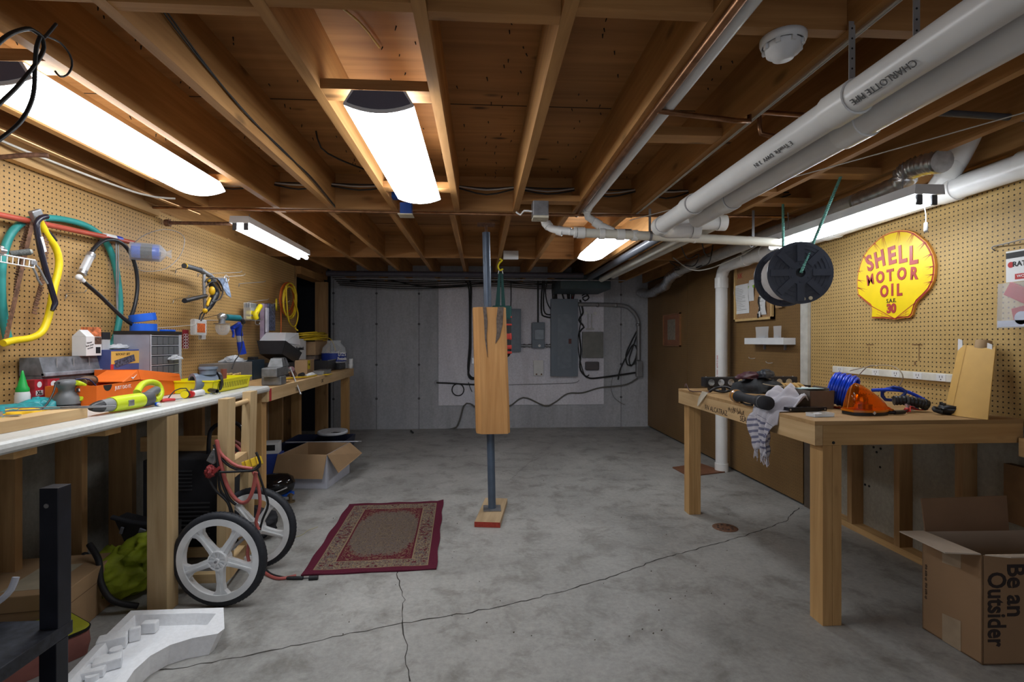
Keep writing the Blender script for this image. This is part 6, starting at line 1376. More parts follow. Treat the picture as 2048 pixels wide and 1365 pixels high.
coil('coiled yellow extension cord hung over the orange one', 'extension_cord', YC, 567, 592, 570, 636, 6, .0075, -2.03, 2)
tag(M().tube([P3(572, 572, -2.0), P3(574, 610, -2.0), P3(577, 640, -2.0), P3(585, 653, -2.0), P3(592, 650, -2.0), P3(596, 630, -2.0), P3(592, 612, -2.0), P3(588, 600, -2.0)], .0075, 8).tube([P3(590, 655, -2.0), P3(592, 659, -1.97), P3(596, 662, -1.95)], .0075, 8).build('extension_cord', YC), 'long loose yellow cord loop hanging below the coils', 'extension cord')
tag(M().tube([P3(561, 590, -2.08), P3(562, 630, -2.08), P3(562, 660, -2.08), P3(560, 675, -2.08)], .006, 8).cyl(tuple(P3(560, 675, -2.08)), tuple(P3(559, 682, -2.08)), .013, n=10).build('extension_cord', OC), 'orange cord end hanging straight down to a plug', 'extension cord')

# ---------- on the countertop ----------
def put(name, label, cat, px, x, rz=0, z=ZT, group=None, dy=0): p = CT(px, x, z+.0015); p.y += dy; return thing(name, label, cat, tuple(p), rz, group), p
# timber board and hex wrench clamp
q0, q1 = AZ(-40, 877, ZT), AZ(175, 836, ZT); d = (q1-q0).normalized(); nb = Vector((-d.y, d.x, 0))*.09
v = [q0, q1, q1+nb, q0+nb]; v = [Vector((p.x, p.y, ZT+.001)) for p in v]
m = M().hexa([tuple(p) for p in v]+[tuple(p+Vector((0, 0, .040))) for p in v]); o = m.build('timber_offcut', PALEY); tag(o, 'pale pine offcut lying on the front of the white counter', 'timber')
t = thing('steel_square', 'long thin steel rods with a small plate lying over the pine offcut', 'rod', tuple(AZ(100, 815, ZT+.05)))
a, b_ = AZ(10, 823, ZT+.045), AZ(232, 813, ZT+.045)
M().cyl(tuple(a), tuple(b_), .0028, n=8).cyl(tuple(a+Vector((.0, 0, .012))), tuple(b_+Vector((0, 0, .002))), .0022, n=8).build('rods', DSTEEL, t, world=True)
p = AZ(22, 833, ZT+.043); M().at(p.x, p.y, p.z, rz=.3).box(-.03, .025, -.008, .012, 0, .004, .001).box(-.033, -.028, -.008, .012, 0, .018, .001).build('plate', STEEL, t, world=True)
# towels / gloves
for i, (px, x, sc_, mat, l, nm) in enumerate(((20, -1.97, (.11, .18, .045), plain('teal_cloth', (.02, .25, .27), .8, var=.3, scale=30), 'teal crumpled cloth on the counter behind the pine offcut', 'cloth'), (40, -1.90, (.09, .10, .035), plain('yellow_cloth', (.72, .42, .01), .8, var=.15, scale=30), 'yellow crumpled glove in front of the teal cloth', 'glove'), (78, -1.98, (.09, .09, .055), plain('teal_bag', (.02, .30, .33), .4, var=.4, scale=50), 'shiny teal crinkled bag beside the red boxes', 'bag'))):
    p = CT(px, x, 0); o = lump(M(), (p.x, p.y, ZT+.002), sc_[0], sc_[1], sc_[2], i+11, 18, .3)
    for k in range(len(o.v)): o.v[k] = (o.v[k][0], o.v[k][1], max(ZT+.002, o.v[k][2]))
    tag(o.build(nm, mat), l, nm)
# silicone tube
t, p = put('glue_bottle', 'white glue bottle with a tall green cone tip at the left edge of the counter', 'bottle', 45, -2.06)
M().lathe([(0, 0), (.026, 0), (.028, .01), (.027, .07), (.024, .085)], 18).build('body', WPLAS, t); M().lathe([(.024, .0855), (.024, .10), (.018, .11), (.006, .165), (.003, .18), (0, .181)], 18).build('green_tip', plain('green_plastic', (.01, .35, .06), .4), t)
t, p = put('red_carton', 'red and white carton marked XL, left of the pair on the counter', 'carton', 68, -2.06, .1, group='red cartons')
BXR = plain('carton_red', (.38, .02, .03), .45, var=.2, scale=30)
M().box(-.022, .022, -.028, .028, 0, .135, .001).build('carton', BXR, t); M().box(.0222, .0227, -.022, .022, .062, .085).build('label', PAPER, t); text('XL', .024, INK, t, frame((.0229, 0, .074), (0, 1, 0), (0, 0, 1)), bold=.001)
M().cyl((.0222, 0, .112), (.0227, 0, .112), .014, n=16).build('emblem', PAPER, t)
r_ = dup(t, (p.x+.025, p.y+.052, p.z), -.15, 'red and white carton marked XL, right of the pair on the counter')
# sander
t, p = put('palm_sander', 'grey and lime random sander standing upright on the counter', 'sander', 134, -1.90); t.scale = (.82, .82, .82)
GS = plain('tool_grey', (.13, .135, .145), .45, var=.12)
M().lathe([(0, 0), (.066, .0), (.068, .012), (.062, .03)], 28).build('pad', BLACK, t)
M().loft([[(a_*math.cos(k*PI/10), b__*math.sin(k*PI/10), z) for k in range(20)] for a_, b__, z in ((.066, .068, .031), (.064, .066, .06), (.048, .052, .085), (.036, .040, .10), (.036, .040, .118), (.048, .058, .135), (.050, .062, .150), (.036, .048, .164), (.01, .012, .168))]).build('body', GS, t)
M().tube([(.050, .0, .148), (.055, .045, .13), (.046, .05, .095)], .014, 8).build('lime_grip', LIME, t); M().tube([(.064, .01, .06), (.060, .04, .045), (.045, .058, .03)], .014, 8).build('lime_flash', LIME, t)
M().at(.052, .03, .105, rz=.15).box(-.002, .003, -.04, .04, -.012, .012, .001).build('badge', INK, t); text('RYOBI', .020, WINK, t, frame((.0562, .031, .105), (-.15, 1, 0), (0, 0, 1)), bold=.0006)
M().loft([[(.03*math.cos(k*PI/8)*s_-.0, .08+yy, .045+.032*math.sin(k*PI/8)*s_) for k in range(16)] for yy, s_ in ((-.02, .6), (.0, .9), (.04, 1.05), (.09, 1.0), (.12, .75), (.13, .2))]).build('dust_bag', plain('cream_fabric', (.50, .46, .36), .8, var=.15), t)
M().tube([(0, -.04, .15), (.02, -.10, .155), (.05, -.15, .11), (.06, -.22, .04), (.04, -.30, .01)], .0045, 8).build('cord', BH, t)
M().tube([(.03, .02, .165), (.05, .09, .16), (.07, .13, .10), (.075, .12, .06), (.08, .05, .04)], .0045, 8).build('cord', plain('navy_cord', (.03, .03, .08), .4), t)
# bin rack against the wall
t, p = put('parts_bin', 'dusty dark grey plastic parts bin rack against the left pegboard', 'bin', 160, -2.06); t.location.x = -2.090; t.scale = (.75, 1, 1)
bx0 = CT(76, -2.06).y-p.y; bx1 = CT(246, -2.06).y-p.y
DUST = plain('dusty_grey_plastic', (.14, .145, .16), .5, var=.45, scale=18)
M().box(-.07, .06, bx0, bx1, .0, .15, .004).build('lower_bins', DUST, t)
M().hexa([(-.07, bx0, .151), (.075, bx0, .151), (.075, bx1-.12, .151), (-.07, bx1-.12, .151), (-.07, bx0, .235), (.045, bx0, .235), (.045, bx1-.12, .235), (-.07, bx1-.12, .235)]).build('upper_bins', DUST, t)
M().box(.055, .085, bx0, bx1, .146, .165, .004).build('front_lip', plain('dusty_lip', (.25, .26, .29), .5, var=.3, scale=30), t)
for k in range(4): y_ = bx0+.08+k*.10; M().box(.058, .063, y_, y_+.006, .152, .23).build('divider', GREY, t)
zt = p.z+.2365
t = thing('milk_carton', 'white carton with a black photo and red label on top of the parts bin', 'carton', (p.x, CT(174, -2.06).y, zt))
M().box(-.035, .035, -.052, .052, 0, .10, .001).build('carton', PAPER, t); M().prism([(-.035, .1005), (.035, .1005), (.0, .135)], -.052, .01, 'Y').build('gable', PAPER, t)
M().box(-.034, .0345, .004, .051, .101, .150, .001).build('label_block', plain('label_orange', (.55, .16, .06), .6, var=.6, scale=70), t)
M().box(.0352, .0357, .012, .044, .012, .045).build('photo', INK, t); M().box(.0352, .0357, .004, .05, .060, .098).build('label_print', plain('label_black', (.10, .05, .03), .6, var=.8, scale=90), t)
text('Never\nlose your\nscrews', .014, INK, t, frame((.0354, -.028, .055), (0, 1, .2), (0, 0, 1)))
t = thing('blister_pack', 'small black and clear pack with blue contents beside the white carton', 'package', (p.x+.01, CT(208, -2.05).y, zt))
M().box(-.015, .012, -.03, .03, 0, .085, .003).build('clear_pack', FILM, t); M().box(-.012, .008, -.026, .026, .002, .03, .004).build('blue_contents', DBLUE, t); M().box(-.014, .0125, -.03, .03, .0855, .125, .001).build('black_card', INK, t)
t = thing('tool_carton', 'blue and yellow carton with a picture of a tool kit, on the parts bin', 'carton', (p.x+.035, CT(236, -2.02).y, p.z+.152), R(-6)); t.scale = (1, 1.25, 1.2)
M().box(-.055, .055, -.085, .085, 0, .095, .001).build('carton', plain('carton_navy', (.06, .085, .24), .45, var=.15), t)
M().box(.0552, .0558, -.082, .070, .030, .088).build('yellow_panel', plain('panel_yellow', (.62, .40, .09), .5), t); M().at(.0562, -.01, .045, rx=R(14)).box(-.0002, .0006, -.055, .055, -.018, .014).build('tool_photo', plain('photo_dark', (.06, .07, .11), .5, var=.9, scale=120), t)
M().box(.0552, .0560, -.085, -.070, .0, .03).build('red_mark', REDINK, t); text('SOCKET SET', .014, INK, t, frame((.0563, -.02, .074), (0, 1, 0), (0, 0, 1)))
t = thing('clear_packet', 'crumpled clear packets lying on the blue and yellow carton', 'packet', (p.x+.01, CT(236, -2.05).y, p.z+.270))
o = lump(M(), (0, 0, 0.0), .04, .075, .025, 21, 16, .35); o.build('film', FILM, t); M().box(-.02, .02, -.03, .03, .004, .018, .002).build('card', PAPER, t)
# small drawer cabinet
t = thing('drawer_cabinet', 'grey small-parts drawer cabinet with clear drawers, on the counter by the wall', 'cabinet', (-2.03, CT(298, -1.95).y, ZT+.001))
ya, yb2 = CT(300, -1.88).y, CT(355, -1.88).y; W2 = .26; z_t = ZH(670, CT(300, -1.9))-ZT
z_t = .352
CG = plain('cabinet_grey', (.27, .28, .34), .5, var=.1)
# the drawers face the room's length towards the camera's right; body depth runs along the wall
y0c = CT(243, -2.12).y; o = Vector(t.location)
X0_, X1_ = -2.10, -1.90
yf = CT(300, X1_).y; 
def cab(name, mat, x0, x1, y0, y1, z0, z1, bev=0): return M().box(x0-o.x, x1-o.x, y0-o.y, y1-o.y, z0, z1, bev).build(name, mat, t)
yN = CT(243, X0_+.0).y; yN = yf-.02
cab('side_panel', CG, X0_, X1_, yf, yf+.004, .002, z_t); cab('top_panel', BLACK, X0_, X1_+.005, yf-.003, yf+.30, z_t+.001, z_t+.02)
cab('side_panel', CG, X0_, X1_, yf+.293, yf+.297, .002, z_t); cab('back_panel', BLACK, X0_, X0_+.01, yf+.005, yf+.292, .002, z_t); cab('base', BLACK, X0_+.01, X1_, yf+.005, yf+.292, .002, .012)
cab('frame_edge', plain('cabinet_edge', (.42, .43, .48), .4), X1_-.002, X1_+.004, yf+.272, yf+.297, .002, z_t); cab('frame_edge', MATS['cabinet_edge'], X1_-.002, X1_+.004, yf, yf+.008, .002, z_t)
DR = glass('drawer_shaded_clear', (.30, .31, .33), .22, .15)  # tint darkened so the drawers look shaded inside
for r__ in range(5):
    zlo = [0.016, .118, .176, .234, .292][r__]; hh = .096 if r__ == 0 else .050; nd = 2 if r__ == 0 else 5
    cab('shelf_edge', MATS['cabinet_edge'], X1_-.004, X1_+.002, yf+.009, yf+.271, zlo+hh+.001, zlo+hh+.006)
    for c_ in range(nd):
        w_ = .262/nd; cab('drawer', DR, X1_-.12, X1_+.004, yf+.010+c_*w_, yf+.010+(c_+1)*w_-.004, zlo, zlo+hh-.004, .002)
o2 = lump(M(), (0, 0, 0), .03, .05, .028, 33, 14, .3); tag(o2.build('clear_packet', FILM), 'clear crumpled packet poking out of a cabinet drawer', 'packet').location = (X1_+.02, yf+.2, ZT+.20)
zt3 = ZT+z_t+.022
for i, (dz, l) in enumerate(((0, 'lower roll of wide blue tape on the drawer cabinet'), (.046, 'upper roll of wide blue tape, tilted on the lower roll'))):
    rr = thing('tape_roll', l, 'tape', (-2.0, yf+.10, zt3+dz+(.012 if i else 0)), 0, 'blue tape rolls', rot=(0.10*i, -.14*i, 0)); rr.scale = (.82, .82, .9)
    M().ring((0, 0, 0), (0, 0, .048), .082, .045, 36).build('roll', BLUE, rr)
t = thing('tape_knife', 'flat blue scraper with a metal tip lying on the drawer cabinet', 'scraper', (-1.94, yf+.22, zt3))
M().box(-.02, .02, -.04, .06, 0, .012, .005).build('handle', BLUE, t); M().box(-.004, .004, .06, .12, .004, .007).build('blade', STEEL, t)
# orange shoe box
SX = -1.915
t, p = put('shoe_box', 'open orange shoe box printed JUST DO IT. on the counter', 'box', 270, SX, R(3))
ya = CT(180, SX+.109).y-p.y; yb2 = CT(362, SX+.109).y-p.y
w0 = .12; h0 = .105
for a_ in ((.105, .109, ya, yb2, .001, h0), (-.109, -.105, ya, yb2, .001, h0), (-.105, .105, ya, ya+.004, .001, h0), (-.105, .105, yb2-.004, yb2, .001, h0)): M().box(*a_).build('box_side', ORNG, t)
M().box(-.104, .104, ya+.005, yb2-.005, .001, .004).build('box_bottom', ORNG, t)
m = M(); m.prism([(ya+.075+.030*math.cos(a), h0-.001-.030*math.sin(a)) for a in [k*PI/8 for k in range(9)]], .1092, .1098, 'X'); m.build('finger_notch', INK, t)
text('JUST DO IT.', .024, WINK, t, frame((.1095, ya+.19, .082), (0, 1, 0), (0, 0, 1)), bold=0)
# hinged lid folded over the right half
l0 = (ya+yb2)/2-.03
M().hexa([(-.112, l0, h0+.004), (.114, l0, h0+.004), (.114, yb2+.01, h0-.035), (-.112, yb2+.01, h0-.035), (-.112, l0, h0+.058), (.100, l0, h0+.058), (.104, yb2+.01, h0+.010), (-.112, yb2+.01, h0+.010)]).build('lid', ORNG, t)
M().hexa([(-.05, l0-.14, h0+.002), (.112, l0-.14, h0+.002), (.112, l0-.002, h0+.006), (-.05, l0-.002, h0+.006), (-.05, l0-.14, h0+.006), (.108, l0-.14, h0+.006), (.100, l0-.002, h0+.055), (-.05, l0-.002, h0+.055)]).build('lid_end', ORNG, t)
m = M(); m.prism([(l0-.075, h0+.020), (l0-.062, h0+.012), (l0-.030, h0+.034), (l0-.060, h0+.020), (l0-.070, h0+.024)], .1115, .1125, 'X'); m.build('swoosh', WINK, t)
p_ = p
t = thing('hand_tool', 'brown rounded wooden handle resting on the orange shoe box', 'handle', (p.x+.02, CT(205, -1.82).y, ZT+.12), R(20))  # only the wooden handle of a hand tool, no mallet head
M().tube([(0, -.06, 0), (0, 0, .008), (0, .07, 0)], lambda q: .018+.006*abs(q-.5), 14).build('grip', plain('brown_wood', (.16, .095, .055), .5), t); M().cyl((0, .07, 0), (0, .075, 0), .026, n=16).build('end_cap', plain('dark_brown', (.09, .055, .04), .4), t)
# lime screwdriver/drill
t, p = put('cordless_tool', 'lime and grey pistol-grip cordless tool lying at the counter front edge', 'power tool', 262, -1.60, R(-5))
yA_ = CT(190, -1.60).y-p.y; yM_ = CT(225, -1.60).y-p.y; yE_ = CT(292, -1.60).y-p.y
def rr_(hx, hz, y, cz_=.036, n_=16): return [(hx*math.cos(k*2*PI/n_), y, cz_+hz*math.sin(k*2*PI/n_)) for k in range(n_)]
M().loft([rr_(.012, .012, yA_), rr_(.020, .020, yA_+.02), rr_(.026, .026, yA_+.05)]).build('chuck', BLACK, t)
M().loft([rr_(.026, .026, yA_+.051), rr_(.030, .029, yM_)]).build('collar', GREY, t)
M().loft([rr_(.034, .032, yM_+.001), rr_(.038, .035, yM_+.04), rr_(.038, .035, yE_-.08), rr_(.036, .034, yE_-.05)]).build('lime_body', LIME, t)
M().loft([rr_(.036, .034, yE_-.049), rr_(.034, .035, yE_-.01), rr_(.026, .030, yE_+.02), rr_(.012, .014, yE_+.032)]).build('grey_rear', DGREY, t)
M().box(.034, .042, yM_+.055, yM_+.085, .022, .050, .004).build('switch', DSTEEL, t)
M().tube([(.0, yE_-.01, .045), (-.04, yE_+.07, .055), (-.08, yE_+.16, .062)], .021, 12).build('grip', GS, t)
M().tube([(-.03, yE_-.03, .07), (-.06, yE_+.04, .10), (-.09, yE_+.13, .105), (-.095, yE_+.19, .09), (-.085, yE_+.20, .05), (-.06, yE_+.15, .022), (-.03, yE_+.08, .02)], .016, 10).build('hand_guard', LIME, t)
t, p = put('marker_pen', 'white marker with a blue band behind the lime tool', 'marker', 308, -1.58, R(60)); M().cyl((0, -.05, .009), (0, .03, .009), .008, n=10).build('barrel', PAPER, t); M().cyl((0, -.035, .009), (0, -.02, .009), .0095, n=12).build('blue_band', BLUE, t)
# wire clippers, tape measure, white/red glue
t, p = put('pliers', 'red-gripped small pliers near the counter edge', 'pliers', 345, -1.60, R(-30)); M().tube([(0, -.05, .008), (.01, -.02, .01), (0, .01, .008)], .007, 8).tube([(-.01, -.05, .008), (-.02, -.02, .01), (0, .01, .008)], .007, 8).build('grips', RED, t); M().box(-.008, .008, .01, .05, .004, .012, .003).build('jaws', STEEL, t); M().tube([(-.04, .0, .01), (-.05, .04, .05), (-.02, .08, .06), (0, .09, .02)], .003, 6).build('wire', INK, t)
t, p = put('screwdriver', 'yellow and black ended screwdriver pointing at the viewer on the counter', 'screwdriver', 376, -1.62, R(10)); M().cyl((0, -.05, .022), (0, -.046, .022), .020, n=20).build('yellow_cap', YEL, t); M().cyl((0, -.045, .022), (0, -.035, .022), .022, n=20).build('black_ring', INK, t); M().loft([rr_(.019, .019, -.034, .022), rr_(.016, .016, .02, .02), rr_(.012, .012, .05, .02)]).build('red_grip', RED, t)
t, p = put('glue_tube', 'white and red plastic tube lying on the counter by the screwdriver', 'tube', 394, -1.60, R(0)); M().loft([rr_(.017, .017, -.05, .019), rr_(.018, .018, .0, .019), rr_(.018, .018, .05, .019), rr_(.012, .012, .06, .019)]).build('body', WPLAS, t); M().loft([rr_(.018, .018, -.066, .019), rr_(.0182, .0182, -.051, .019)]).build('red_cap', RED, t)
# pipe fitting, black pipe, tools, yellow basket
t, p = put('pipe_fitting', 'large blue-grey plastic tee fitting with an open bore on the counter', 'fitting', 413, -1.66, R(-38))
BGF = plain('fitting_blue_grey', (.16, .20, .26), .35, var=.12)
M().ring((0, -.075, .065), (0, .05, .065), .048, .040, 28).ring((0, -.08, .065), (0, -.055, .065), .056, .0405, 28).build('bore', BGF, t); M().cyl((0, -.01, .065), (0, .04, .065), .0395, n=24).build('dark_bore', INK, t)
M().cyl((0, .01, .11), (0, .01, .142), .044, n=24).ring((0, .01, .142), (0, .01, .156), .052, .040, 24).build('top_port', BGF, t); M().ring((0, .055, .065), (0, .07, .065), .060, .03, 24).build('clamp_ring', BLACK, t)
t, p = put('metal_bracket', 'brick red angled metal bracket standing behind the tee fitting', 'bracket', 436, -1.66, R(-30)); M().prism([(-.02, 0), (.03, 0), (.035, .06), (.05, .075), (.05, .135), (.025, .135), (.025, .09), (-.02, .05)], -.012, .012, 'X').build('bracket', plain('brick_paint', (.25, .07, .05), .5), t)
t, p = put('black_pipe', 'black pipe lying across the counter in front of the tee fitting', 'pipe', 400, -1.64, R(-20))
a, b_ = AZ(366, 771, ZT+.03), AZ(434, 783, ZT+.02); m = M(); m.X = Matrix.Identity(4); t.rotation_euler = (0, 0, 0); m.ring(tuple(a), tuple(b_), .0125, .008, 18); m.cyl(tuple(a), tuple(a.lerp(b_, .9)), .0079, n=10); m.build('pipe', BLACK, t, world=True)
for px, l in ((452, 'black flat tool lying in front of the yellow basket'),): t, p = put('folding_tool', l, 'tool', px, -1.70, R(-10)); M().box(-.02, .02, -.07, .06, .002, .022, .006).build('body', BLACK, t); M().box(-.006, .006, .06, .14, .006, .010).build('tip', DSTEEL, t)
for i, (px, x) in enumerate(((372, -1.70), (384, -1.68), (402, -1.62), (420, -1.60), (445, -1.66))):
    t, p = put('loose_hardware', ['scatter of small white anchors', 'scatter of small metal bits', 'few steel bolts', 'few blue wire nuts', 'pair of grey clips'][i]+' on the white counter around the black pipe', 'hardware', px, x, rng.random()*3)
    m = M()
    for k in range(7): a = rng.uniform(-.035, .035); b_ = rng.uniform(-.05, .05); m.cyl((a, b_, .004), (a+rng.uniform(-.012, .012), b_+rng.uniform(-.012, .012), .006), .0035, n=6)
    m.build('pieces', [PAPER, STEEL, DSTEEL, BGF, GREY][i], t)
t, p = put('plastic_basket', 'bright yellow slotted plastic basket on the counter by the wall', 'basket', 455, -1.72, 0)
ya, yb2 = 3.08-p.y, 3.565-p.y; BA = plain('basket_yellow', (.82, .74, .005), .35, var=.04)
def tray(m, x0, x1, y0, y1, z0, z1, th_=.003, fl_=.012):
    m.hexa([(x0+fl_, y0+fl_, z0), (x1-fl_, y0+fl_, z0), (x1-fl_, y1-fl_, z0), (x0+fl_, y1-fl_, z0), (x0+fl_, y0+fl_, z0+th_), (x1-fl_, y0+fl_, z0+th_), (x1-fl_, y1-fl_, z0+th_), (x0+fl_, y1-fl_, z0+th_)])
    for (ax0, ay0, ax1, ay1, nx, ny) in ((x0, y0, x1, y0, 0, -1), (x1, y0, x1, y1, 1, 0), (x1, y1, x0, y1, 0, 1), (x0, y1, x0, y0, -1, 0)):
        sx0, sy0 = (x0+fl_ if ax0 == x0 else x1-fl_), (y0+fl_ if ay0 == y0 else y1-fl_); sx1, sy1 = (x0+fl_ if ax1 == x0 else x1-fl_), (y0+fl_ if ay1 == y0 else y1-fl_)
        m.hexa([(sx0, sy0, z0), (sx1, sy1, z0), (sx1-nx*th_, sy1-ny*th_, z0), (sx0-nx*th_, sy0-ny*th_, z0), (ax0, ay0, z1), (ax1, ay1, z1), (ax1-nx*th_, ay1-ny*th_, z1), (ax0-nx*th_, ay0-ny*th_, z1)])
    return m
m = tray(M(), -.13, .13, ya, yb2, .001, .075); m.box(-.136, .136, ya-.006, ya+.003, .070, .078).box(-.136, .136, yb2-.003, yb2+.006, .070, .078).box(.127, .137, ya, yb2, .070, .078).box(-.137, -.127, ya, yb2, .070, .078); m.build('basket', BA, t)
m = M(); n_ = int((yb2-ya-.08)/.022)
for k in range(n_): y_ = yb2-.05-k*.022; m.hexa([(.1195, y_, .02), (.1220, y_, .02), (.1220, y_+.007, .02), (.1195, y_+.007, .02), (.1255, y_, .056), (.1280, y_, .056), (.1280, y_+.007, .056), (.1255, y_+.007, .056)])
m.build('slots', plain('slot_shadow_olive', (.10, .085, .01), .8), t)
o = lump(M(), (p.x, 3.16, ZT+.006), .06, .05, .04, 44, 14, .3).build('red_rag', RED); tag(o, 'red rag in the left end of the yellow basket', 'rag')

# ---------- on the rear workbench ----------
def BP(px, x): p = CT(px, x, ZT2+.0015); return p
def putb(name, label, cat, px, x, rz=0, dz=0): p = BP(px, x); p.z += dz; return thing(name, label, cat, tuple(p), rz), p
IRON = plain('vise_iron', (.20, .205, .21), .45, .5, .25, 20)
t, p = putb('bench_vise', 'heavy grey bench vise with a steel crank bar on the bench corner', 'vise', 545, -1.64, R(8))
t.location = (-1.60, 4.02, ZT2+.0015)
M().box(-.07, .07, -.14, .02, 0, .065, .008).build('base', IRON, t); M().box(-.055, .055, -.20, .16, .066, .135, .008).build('beam', IRON, t)
M().hexa([(-.055, -.03, .136), (.055, -.03, .136), (.055, .09, .136), (-.055, .09, .136), (-.04, .0, .20), (.04, .0, .20), (.04, .07, .20), (-.04, .07, .20)]).build('fixed_jaw', IRON, t)
M().hexa([(-.055, .10, .136), (.055, .10, .136), (.055, .19, .136), (-.055, .19, .136), (-.04, .10, .20), (.04, .10, .20), (.04, .14, .20), (-.04, .14, .20)]).build('moving_jaw', IRON, t)
M().box(-.045, .045, .072, .098, .175, .205, .003).build('jaw_plates', BLACK, t)
M().cyl((0.03, .16, .09), (.03, .235, .09), .018, n=14).sphere((.03, .24, .09), .022, 10).build('screw_head', STEEL, t)
M().cyl((.06, .215, .10), (.135, .215, -.10), .0065, n=10).sphere((.135, .215, -.10), .011, 8).sphere((.058, .215, .108), .011, 8).build('crank_bar', STEEL, t)
t, p = putb('splitter_tub', 'black bin with a clear flared lid tipped on top, behind the vise', 'bin', 555, -1.86)
t.location = (-1.93, BP(560, -1.93).y, ZT2+.0015)
M().box(-.08, .10, -.16, .16, 0, .13, .006).build('support_box', BLKM, t)
m = M(); m.at(0, -.03, .135, rx=R(-16)); tray(m, -.13, .13, -.22, .22, .03, .15, .004, .03); m.build('black_tub', BLACK, t)
m = M(); m.at(0, .0, .31, rx=R(-4)); m.hexa([(-.12, -.20, 0), (.12, -.20, 0), (.12, .20, 0), (-.12, .20, 0), (-.09, -.10, .10), (.09, -.10, .10), (.11, .17, .12), (-.09, .17, .12)]); m.build('clear_lid', FILM, t)
t, p = putb('steel_tray', 'flat grey metal drawer box behind the vise', 'box', 455, -2.03); t.location = (-2.05, BP(452, -2.05).y, ZT2+.0015)
M().box(-.09, .09, -.22, .26, 0, .16, .003).build('drawer_box', plain('taupe_metal', (.19, .175, .165), .5), t)
t2 = thing('clear_packet', 'crumpled white plastic bags on the grey metal box', 'bag', (t.location.x, t.location.y+.12, ZT2+.163)); lump(M(), (0, 0, 0), .07, .12, .05, 55, 18, .45).build('film', FILM, t2); lump(M(), (0, .03, 0), .04, .05, .05, 56, 12, .45).build('contents', PAPER, t2)
t, p = putb('battery_pack', 'small dark blue and black tool battery by the grey box', 'battery', 505, -2.02); t.location = (-2.03, BP(505, -2.03).y, ZT2+.0015); M().box(-.06, .06, -.11, .11, 0, .17, .006).build('case', plain('navy_case', (.015, .03, .045), .4), t); M().box(-.03, .03, -.03, .05, .171, .195, .004).build('latch', BLACK, t)
t, p = putb('work_gloves', 'dark gloves with a tan cord bundle lying beside the vise', 'gloves', 485, -1.80); t.location = (-1.90, 3.82, ZT2+.0015); lump(M(), (0, -.02, .02), .07, .11, .06, 61, 16, .3).build('dark_glove', plain('navy_fabric', (.03, .03, .045), .8), t)
m = M()
for k in range(3): m.tube([(.04+.03*math.cos(a), .06+.09*math.sin(a), .06+.03*math.sin(a*2+k)) for a in [j*PI/4+k for j in range(8)]], .008, 8, closed=True)
m.build('tan_cord', plain('tan_cord', (.50, .33, .12), .7), t)
t, p = putb('storage_carton', 'tall white carton with a red oval mark at the back of the bench', 'carton', 585, -2.04); t.location = (-2.06, BP(583, -2.06).y, ZT2+.0015)
M().box(-.09, .09, -.19, .19, 0, .36, .002).build('carton', PAPER, t); m = M(); m.X = Matrix.Diagonal((1, 1.9, 1, 1)); m.cyl((.0905, -.035, .325), (.092, -.035, .325), .022, n=24); m.build('red_oval', REDINK, t); text('Roughneck', .05, INK, t, frame((.0915, .0, .255), (0, 1, 0), (0, 0, 1)), bold=.002)
t, p = putb('brown_carton', 'plain brown carton lying under the yellow cord at the bench rear', 'carton', 625, -2.0); t.location = (-2.0, BP(625, -2.0).y+.1, ZT2+.0015)
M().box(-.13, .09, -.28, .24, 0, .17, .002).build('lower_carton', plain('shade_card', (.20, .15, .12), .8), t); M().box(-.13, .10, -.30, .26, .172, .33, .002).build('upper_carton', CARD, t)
t = thing('extension_cord', 'flat coil of yellow extension cord heaped on the bench cartons', 'extension cord', (-2.0, BP(620, -2.0).y+.05, ZT2+.335))
m = M(); pts = []
for k in range(90): a = 2*PI*k/10; pts.append((.13*math.cos(a)*(1+.2*math.sin(k*.37)), .03+.34*math.sin(a)*(1+.15*math.sin(k*.23)), .010+.075*k/90+.03*math.sin(a*.5+k*.05)**2))
m.tube(pts, .0075, 7, .06); m.tube([(.05, .30, .045), (.08, .46, .03), (.10, .56, -.05), (.11, .60, -.13)], .0075, 8); m.build('coil', YC, t)
def at2(px, x, dz=0): p = BP(px, x); return (p.x, p.y, p.z+dz)
t = thing('small_carton', 'brown carton with a yellow label behind the vise crank', 'carton', at2(606, -1.80), R(5)); M().box(-.06, .075, -.14, .14, 0, .145, .002).build('carton', CARD, t); M().box(.0755, .0765, -.12, -.03, .055, .143).build('yellow_label', plain('label_yellow', (.70, .55, .02), .6), t); text('240V', .03, INK, t, frame((.0768, -.075, .10), (0, 1, 0), (0, 0, 1)))
t = thing('spray_can', 'dark green bottle with a red cap behind the brown carton', 'bottle', at2(622, -1.98)); M().lathe([(0, 0), (.055, 0), (.06, .02), (.06, .16), (.045, .20), (.025, .21)], 18).build('bottle', plain('bottle_green', (.02, .06, .05), .3), t); M().cyl((0, 0, .211), (0, 0, .25), .026, n=14).build('red_cap', RED, t)
t = thing('blue_can', 'small dark blue canister beside the green bottle', 'can', at2(640, -1.98)); M().lathe([(0, 0), (.05, 0), (.05, .19), (.03, .21), (.03, .235), (0, .235)], 18).build('can', plain('navy_can', (.02, .03, .07), .3), t)
t = thing('open_case', 'open black plastic case with a pale rim standing on the bench', 'case', at2(648, -1.78), R(4)); tray(M(), -.10, .10, -.26, .22, .002, .125, .005, .012).build('case', BLACK, t); M().box(.10, .106, -.26, .22, .12, .128).build('pale_rim', GREY, t)
t = thing('pretzel_jar', 'big clear plastic jar with a blue UTZ\'S pretzels label', 'jar', at2(658, -1.80, .13)); M().lathe([(0, .0), (.12, .002), (.135, .02), (.138, .10), (.125, .155), (.085, .19), (.075, .20), (.078, .225)], 28).build('jar', CLEAR, t)
